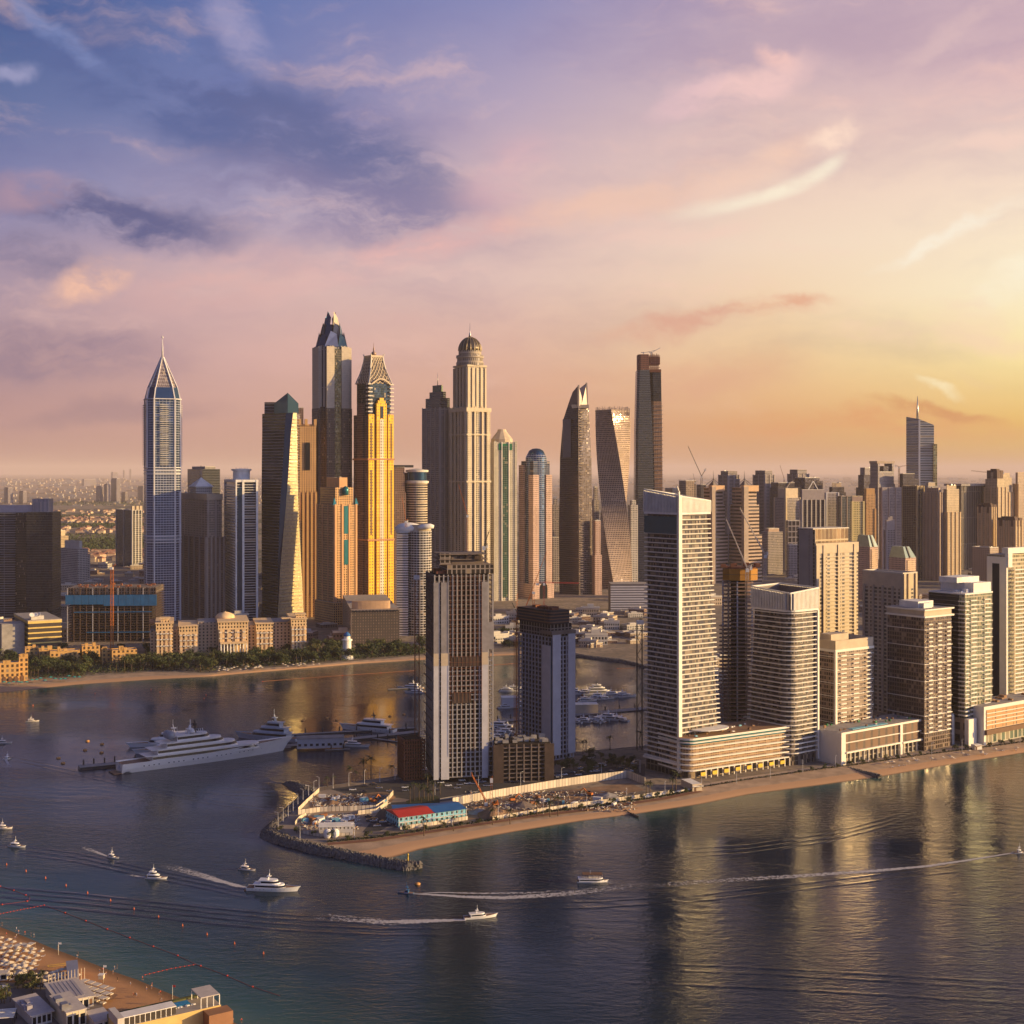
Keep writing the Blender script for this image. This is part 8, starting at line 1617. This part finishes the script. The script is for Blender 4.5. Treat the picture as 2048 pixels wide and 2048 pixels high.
for i in range(6): T.box('roof_panel', T.lr * .1 + i * T.lr * .14, T.lr * .1 + i * T.lr * .14 + T.lr * .10, 2, T.D_ - 2, 5.62, 5.74, clbv)
for i in range(12): m_ = MB(); m_.beam((T.lr * .1 + i * 1.4, T.D_ + .2, 4), (T.lr * .1 + i * 1.4, T.D_ + .2, 9), .22); T.p('flag_pole', m_, cream)
T = hut('white canopy hall with open sides facing the near beach', 132, 158, 186, 2016, 4.2, 34, clbv, rfw, 3, .9, glass=brown)
T = hut('small white kitchen block between the two beach clubs', 172, 190, 224, 2064, 4.4, 34, clb, rfw, 2, .4)
T = hut('yellow beach hut with blue grey roof between parasols', 128, 137, 157, 1975, 3.4, 20, mat('hut_amber', (.68, .36, .06), .7), mat('roof_bluegrey', (.22, .24, .34), .7), 2, .4, 'beach_hut')
T = hut('orange canopy kiosk cut by the left edge', -30, -10, 13, 1990, 3.0, 10, mat('hut_amber', (0, 0, 0)), white, 1, .5, 'beach_hut'); T = hut('low white bar roof at the left edge among parasols', -30, -14, 14, 1960, 3.0, 10, clb, rfw, 2, .4, 'beach_hut')
# pool club on a yellow base
T = TW('pool_club', 'pool terrace on a long yellow wall with white framed glass rooms', 'building', 214, 236, 442, 2084, 33, z0=2.0); L = T.lr; D_ = 13
T.box('yellow_wall', 0, L, 0, D_, 0, 6, ylw, mat('pool_deck', (.40, .34, .28), .8)); T.box('pool', L * .12, L * .76, D_ - 5, D_ - .8, 6.01, 6.2, mat('pool_blue', (.02, .26, .46), .15)); T.box('roof', L * .06, L * .56, .4, 6.5, 9.2, 9.5, white); T.box('roof', L * .80, L * .99, .4, D_ - 1, 10.2, 10.6, rfw); T.box('brown_block', L * .82, L * 1.06, -7, -.01, 0, 5.4, mat('brown_wall', (.30, .15, .08), .8)); T.box('wall', L * .0, L * .06, .4, D_, 6.01, 9.5, clb)
for i in range(10): u = L * (.06 + .05 * i); T.box('glass_panel', u + .15, u + L * .05 - .15, .5, .6, 6.3, 9.1, mat('room_glass', (.10, .09, .08), .1, .4)); T.box('post', u - .12, u + .12, .4, .7, 6.01, 9.19, white)
for u in (.80, .86, .925, .985): T.box('post', L * u, L * u + .3, .4, .7, 6.01, 10.19, white); T.box('post', L * u, L * u + .3, D_ - 1.4, D_ - 1.1, 6.01, 10.19, white)
for i in range(16): u = L * R.uniform(.12, .78); T.box('sun_bed', u, u + 1.9, D_ - 7, D_ - 6.2, 6.02, 6.4, white)
T.box('garden_strip', L * .0, L * .9, D_ + .01, D_ + 2, 0, 6.6, mat('leaf_olive', (0, 0, 0)))
T = TW('pergola', 'dark slatted pergola at the very lower left corner', 'pergola', None, -20, 27, 2056, 12, z0=2.0)
for i in range(7): T.box('slat', 0, T.lr, i * 1.5, i * 1.5 + .4, 4, 4.3, white)
for u in (0, T.lr - .4): T.box('post', u, u + .4, 0, .4, 0, 3.99, black); T.box('post', u, u + .4, 9, 9.4, 0, 3.99, black)
T.box('floor', 0, T.lr, 0, 10, .03, .2, black)
for i in range(16):
    x, y = (R.uniform(34, 92), R.uniform(1962, 1992)) if i < 12 else (R.uniform(0, 24), R.uniform(1996, 2012)); place(palms[i % 2] if i % 2 else trees[1], np_(x, y), R.uniform(0, 6), R.uniform(.5, .62), 'bushy green palm behind the parasols of the near beach', 'palms and bushes by the beach clubs')
r = thing('lifeguard_tower', 'small white lifeguard stand with a flag on the near beach', 'lifeguard stand', np_(203, 1968))
for a in (-.8, .8):
    for b in (-.8, .8): m_ = MB(); m_.beam((a * 1.3, b * 1.3, 0), (a, b, 2.4), .14); m_.build('leg', tim, r)
m_ = MB(); m_.box(-1.1, 1.1, -1.1, 1.1, 2.4, 4.2); m_.build('cabin', cream, r); m_ = MB(); m_.box(-1.3, 1.3, -1.3, 1.3, 4.21, 4.4); m_.build('roof', white, r)
for lab, x, y, h in (('tall white flag pole by the lifeguard stand', 207, 1966, 8), ('white flag pole on the sand right of the parasols', 117, 1910, 6), ('red flag pole behind the pool terrace', 345, 2012, 9)):
    r = thing('flag_pole', lab, 'flag pole', np_(x, y)); m_ = MB(); m_.lathe([(.1, 0), (.06, h)], 6); m_.build('pole', white, r); m_ = MB(); m_.box(.06, 1.3, -.03, .03, h - 1, h - .1); m_.build('flag', redm if 'red' in lab else white, r)
# ---------------------------------------------------------------- people
def person(pose, top, bot, lab):
    P = {'walk': [(0, 0, .95), (0, 0, 1.18), (.02, 0, 1.42), (.03, 0, 1.53), (.05, 0, 1.68), (0, .10, .92), (.16, .10, .50), (.08, .10, .06), (.2, .10, .03), (0, -.10, .92), (-.10, -.10, .50), (-.32, -.10, .10), (-.22, -.10, .03), (.02, .2, 1.40), (-.12, .26, 1.14), (-.05, .27, .9), (.02, -.2, 1.40), (.14, -.26, 1.14), (.26, -.26, .95)],
         'stand': [(0, 0, .95), (0, 0, 1.18), (0, 0, 1.42), (0, 0, 1.53), (.02, 0, 1.68), (0, .10, .92), (.02, .11, .50), (0, .12, .06), (.13, .12, .03), (0, -.10, .92), (.0, -.11, .50), (0, -.12, .06), (.13, -.12, .03), (0, .2, 1.40), (.0, .28, 1.14), (.08, .27, .9), (0, -.2, 1.40), (0, -.28, 1.14), (.14, -.24, 1.0)]}[pose]
    E = [(0, 1), (1, 2), (2, 3), (3, 4), (0, 5), (5, 6), (6, 7), (7, 8), (0, 9), (9, 10), (10, 11), (11, 12), (2, 13), (13, 14), (14, 15), (2, 16), (16, 17), (17, 18)]
    rad = [.13, .12, .14, .05, .105, .09, .06, .045, .035, .09, .06, .045, .035, .06, .045, .035, .06, .045, .035]
    me = bpy.data.meshes.new('person'); me.from_pydata(P, E, []); tmp = bpy.data.objects.new('tmp', me); COL.objects.link(tmp); tmp.modifiers.new('s', 'SKIN'); ss = tmp.modifiers.new('d', 'SUBSURF'); ss.levels = 1; ss.render_levels = 1
    for v, r_ in zip(me.skin_vertices[0].data, rad): v.radius = (r_, r_)
    me.skin_vertices[0].data[0].use_root = True
    dg = bpy.context.evaluated_depsgraph_get(); m2 = bpy.data.meshes.new_from_object(tmp.evaluated_get(dg)); bpy.data.objects.remove(tmp, do_unlink=True)
    for m_ in (mat('skin', (.36, .20, .13), .6, var=.05), top, bot, mat('hair', (.02, .015, .012), .7)): m2.materials.append(m_)
    for p in m2.polygons:
        c = p.center; p.material_index = 3 if c.z > 1.70 or (c.z > 1.6 and c.x < 0) else (1 if 1.0 < c.z < 1.47 and abs(c.y) < .24 else (2 if .55 < c.z <= 1.0 and abs(c.y) < .2 else 0)); p.use_smooth = True
    o = bpy.data.objects.new('person', m2); COL.objects.link(o); return tag(o, lab, 'person')
PP = [person('walk', mat('cloth_white', (.7, .7, .7)), mat('cloth_blue', (.05, .1, .3)), 'x'), person('stand', mat('cloth_black', (.02, .02, .02)), mat('cloth_black', (.02, .02, .02)), 'x'), person('walk', redm, mat('cloth_black', (.02, .02, .02)), 'x'), person('stand', mat('skin', (0, 0, 0)), mat('cloth_blue', (.05, .1, .3)), 'x')]
pls = ['walking person in a white top on the near beach', 'standing person in black clothes on the near beach', 'walking person in a red top on the near beach', 'standing bather in blue shorts on the near beach']
pos = [(33,1862),(37,1868),(50,1870),(62,1873),(33,1876),(30,1880),(13,1873),(156,1912),(154,1917),(199,1946),(206,1944),(234,1938),(229,1940),(226,1949),(285,1961),(235,1963),(261,1972),(293,1982),(267,1994),(270,1994),(273,1994),(318,1992),(321,1990),(320,2005),(323,2004),(303,1978),(304,1974),(116,1900),(86,1903),(440,2040),(446,2037),(452,2040),(460,2038),(466,2046),(483,2046),(130,1941),(133,1940),(247,2030),(250,2028),(4,1852),(68,1875),(212,1952)]
for i, (x, y) in enumerate(pos): j = (i * 7) % 4; place(PP[j], np_(x, y, 1.0 if i < 9 else 1.6), R.uniform(0, 6), 1.25, pls[j], ('people in white tops', 'people in black', 'people in red tops', 'bathers in blue shorts')[j])
for i in range(12): j = (1, 3)[i % 2]; place(PP[j], TB.matrix_basis @ Vector((2.6 + i * 1.05, (-1.6, 1.5, .2)[i % 3], 2.45)), R.uniform(0, 6), 1.1, 'passenger standing on the roof deck of the two deck tour boat, ' + ('in black', 'in blue')[i % 2], 'tour boat passengers ' + ('in black', 'in blue')[i % 2])
# ---------------------------------------------------------------- cranes
def crane(lab, x, yb, yt, tip, tail, mt, w_=2.0, z0=None, d0=None, th=1.4, hook=None):
    base = gp(x, yb, GZ); k = base.y / F; r = thing('tower_crane', lab, 'crane', base); Z = lambda y: HC - (y - HY) * k - GZ; XX = lambda p: (p - x) * k
    zb = 0 if z0 is None else Z(z0); zt = Z(yt); m_ = MB(); h = w_ / 2
    for a in (-h, h):
        for b in (-h, h): m_.beam((a, b, zb), (a, b, zt), w_ * .14)
    n = max(4, int((zt - zb) / (w_ * 1.6)))
    for i in range(n):
        z_ = zb + (zt - zb) * i / n; z2 = zb + (zt - zb) * (i + 1) / n; s = 1 if i % 2 else -1
        m_.beam((-h * s, -h, z_), (h * s, -h, z2), w_ * .1); m_.beam((-h, h * s, z_), (-h, -h * s, z2), w_ * .1); m_.beam((h, -h * s, z_), (h, h * s, z2), w_ * .1)
    m_.build('mast', mt, r)
    def jib(p, q, nm, t):
        m_ = MB(); P_, Q_ = Vector((XX(p[0]), 0, Z(p[1]))), Vector((XX(q[0]), 0, Z(q[1]))); L = (Q_ - P_).length; up = Vector((0, 0, t))
        for o_ in (Vector((0, -t * .5, 0)), Vector((0, t * .5, 0)), up): m_.beam(P_ + o_, Q_ + o_ * .6, t * .16)
        k_ = max(3, int(L / (t * 1.5)))
        for i in range(k_): A, B_ = P_.lerp(Q_, i / k_), P_.lerp(Q_, (i + 1) / k_); m_.beam(A + Vector((0, -t * .5, 0)), B_ + up, t * .12); m_.beam(A + Vector((0, t * .5, 0)), A + up, t * .12)
        m_.build(nm, mt, r)
    jib((x, yt), tip, 'jib', th)
    if tail: jib((x, yt), tail, 'counter_jib', th); m_ = MB(); tx = XX(tail[0]); m_.box(min(tx, tx * .6), max(tx, tx * .6), -1.2, 1.2, Z(tail[1]) - th * 1.6, Z(tail[1]) - .1); m_.build('counterweight', white if w_ > 1.5 else greyc, r)
    m_ = MB(); m_.box(-w_ * .7, w_ * .7, -w_ * 1.3, -w_ * .51, zt - 3, zt); m_.build('cab', white, r)
    return r
crane('dark luffing crane standing on the skyline left of the twin masted towers', 1403, 1130, 953, (1376, 893), (1412, 938), black, 3.4, None, None, 2.6)
crane('smaller dark luffing crane left of the tall skyline crane', 1390, 1130, 965, (1386, 947), (1393, 962), black, 2.4, None, None, 1.6)
crane('thin crane with a leaning boom on the mid skyline', 1568, 1120, 957, (1560, 931), None, rust, 2.2, None, None, 1.8)
crane('long white boomed crane on the yellow ringed tower, left one', 1494, 1448, 1137, (1452, 1039), (1504, 1133), mat('crane_white', (.6, .52, .44), .6), 2.2, 1160, None, 2.0)
crane('long white boomed crane behind the yellow ringed tower, right one', 1530, 1400, 1110, (1480, 1018), (1536, 1104), mat('crane_white', (0, 0, 0)), 2.2, 1160, None, 2.0)
crane('dark crane with white counterweight above the nearest unfinished tower', 968, 1562, 1092, (979, 1062), (976, 1090), black, 1.8, 1108, None, 1.4)
crane('orange crane with crossing booms behind the second unfinished tower', 1067, 1300, 1183, (1044, 1228), None, orange, 2.6, None, None, 1.8)
crane('orange crane with a steep boom behind the second unfinished tower', 1050, 1320, 1218, (1093, 1105), None, orange, 2.0, None, None, 1.6)
crane('red flat crane with a long level jib by the violet blade tower', 1088, 1290, 1166, (1158, 1167), (1072, 1166), redm, 2.0, 1240, None, 1.6)
crane('small dark crane left of the second unfinished tower', 1036, 1420, 1230, (1024, 1206), (1040, 1226), black, 1.6, None, None, 1.4)
crane('thin orange crane mast in front of the blue netted block', 224, 1300, 1134, (232, 1130), None, orange, 3.0, None, None, 1.6)
crane('brown hoist mast rising beside the nearest unfinished tower', 834, 1548, 1150, (846, 1150), None, rust, 3.2, None, None, 1.4)
crane('orange boom crane before the shell roofed tower', 812, 1290, 1042, (804, 995), (816, 1040), orange, 2.2, 1055, None, 1.6)
crane('orange boom crane rising before the domed tower', 935, 1300, 1030, (917, 970), None, orange, 2.2, 1110, None, 1.6)
crane('dark scaffold hoist left of the tallest cream tower', 1279, 1500, 1240, (1284, 1240), None, black, 4.2, None, None, 1.2)
crane('thin crane beside the open frame tower on the right skyline', 1798, 1125, 934, (1816, 931), (1790, 931), rust, 3, None, None, 2)
crane('long level crane on the sand coloured towers at the right', 1990, 1136, 947, (1942, 942), (2008, 945), rust, 2.4, 960, None, 2)
r = crane('leaning red lattice boom of a mobile crane in the building pit', 972, 1610, 1604, (943, 1550), None, mat('crane_red', (.42, .12, .03), .6), 1.6, None, None, 1.9)
crane('short upright red piling rig beside the leaning mobile crane', 983, 1606, 1556, (985, 1554), None, mat('crane_red', (0, 0, 0)), 1.4, None, None, 1.0)
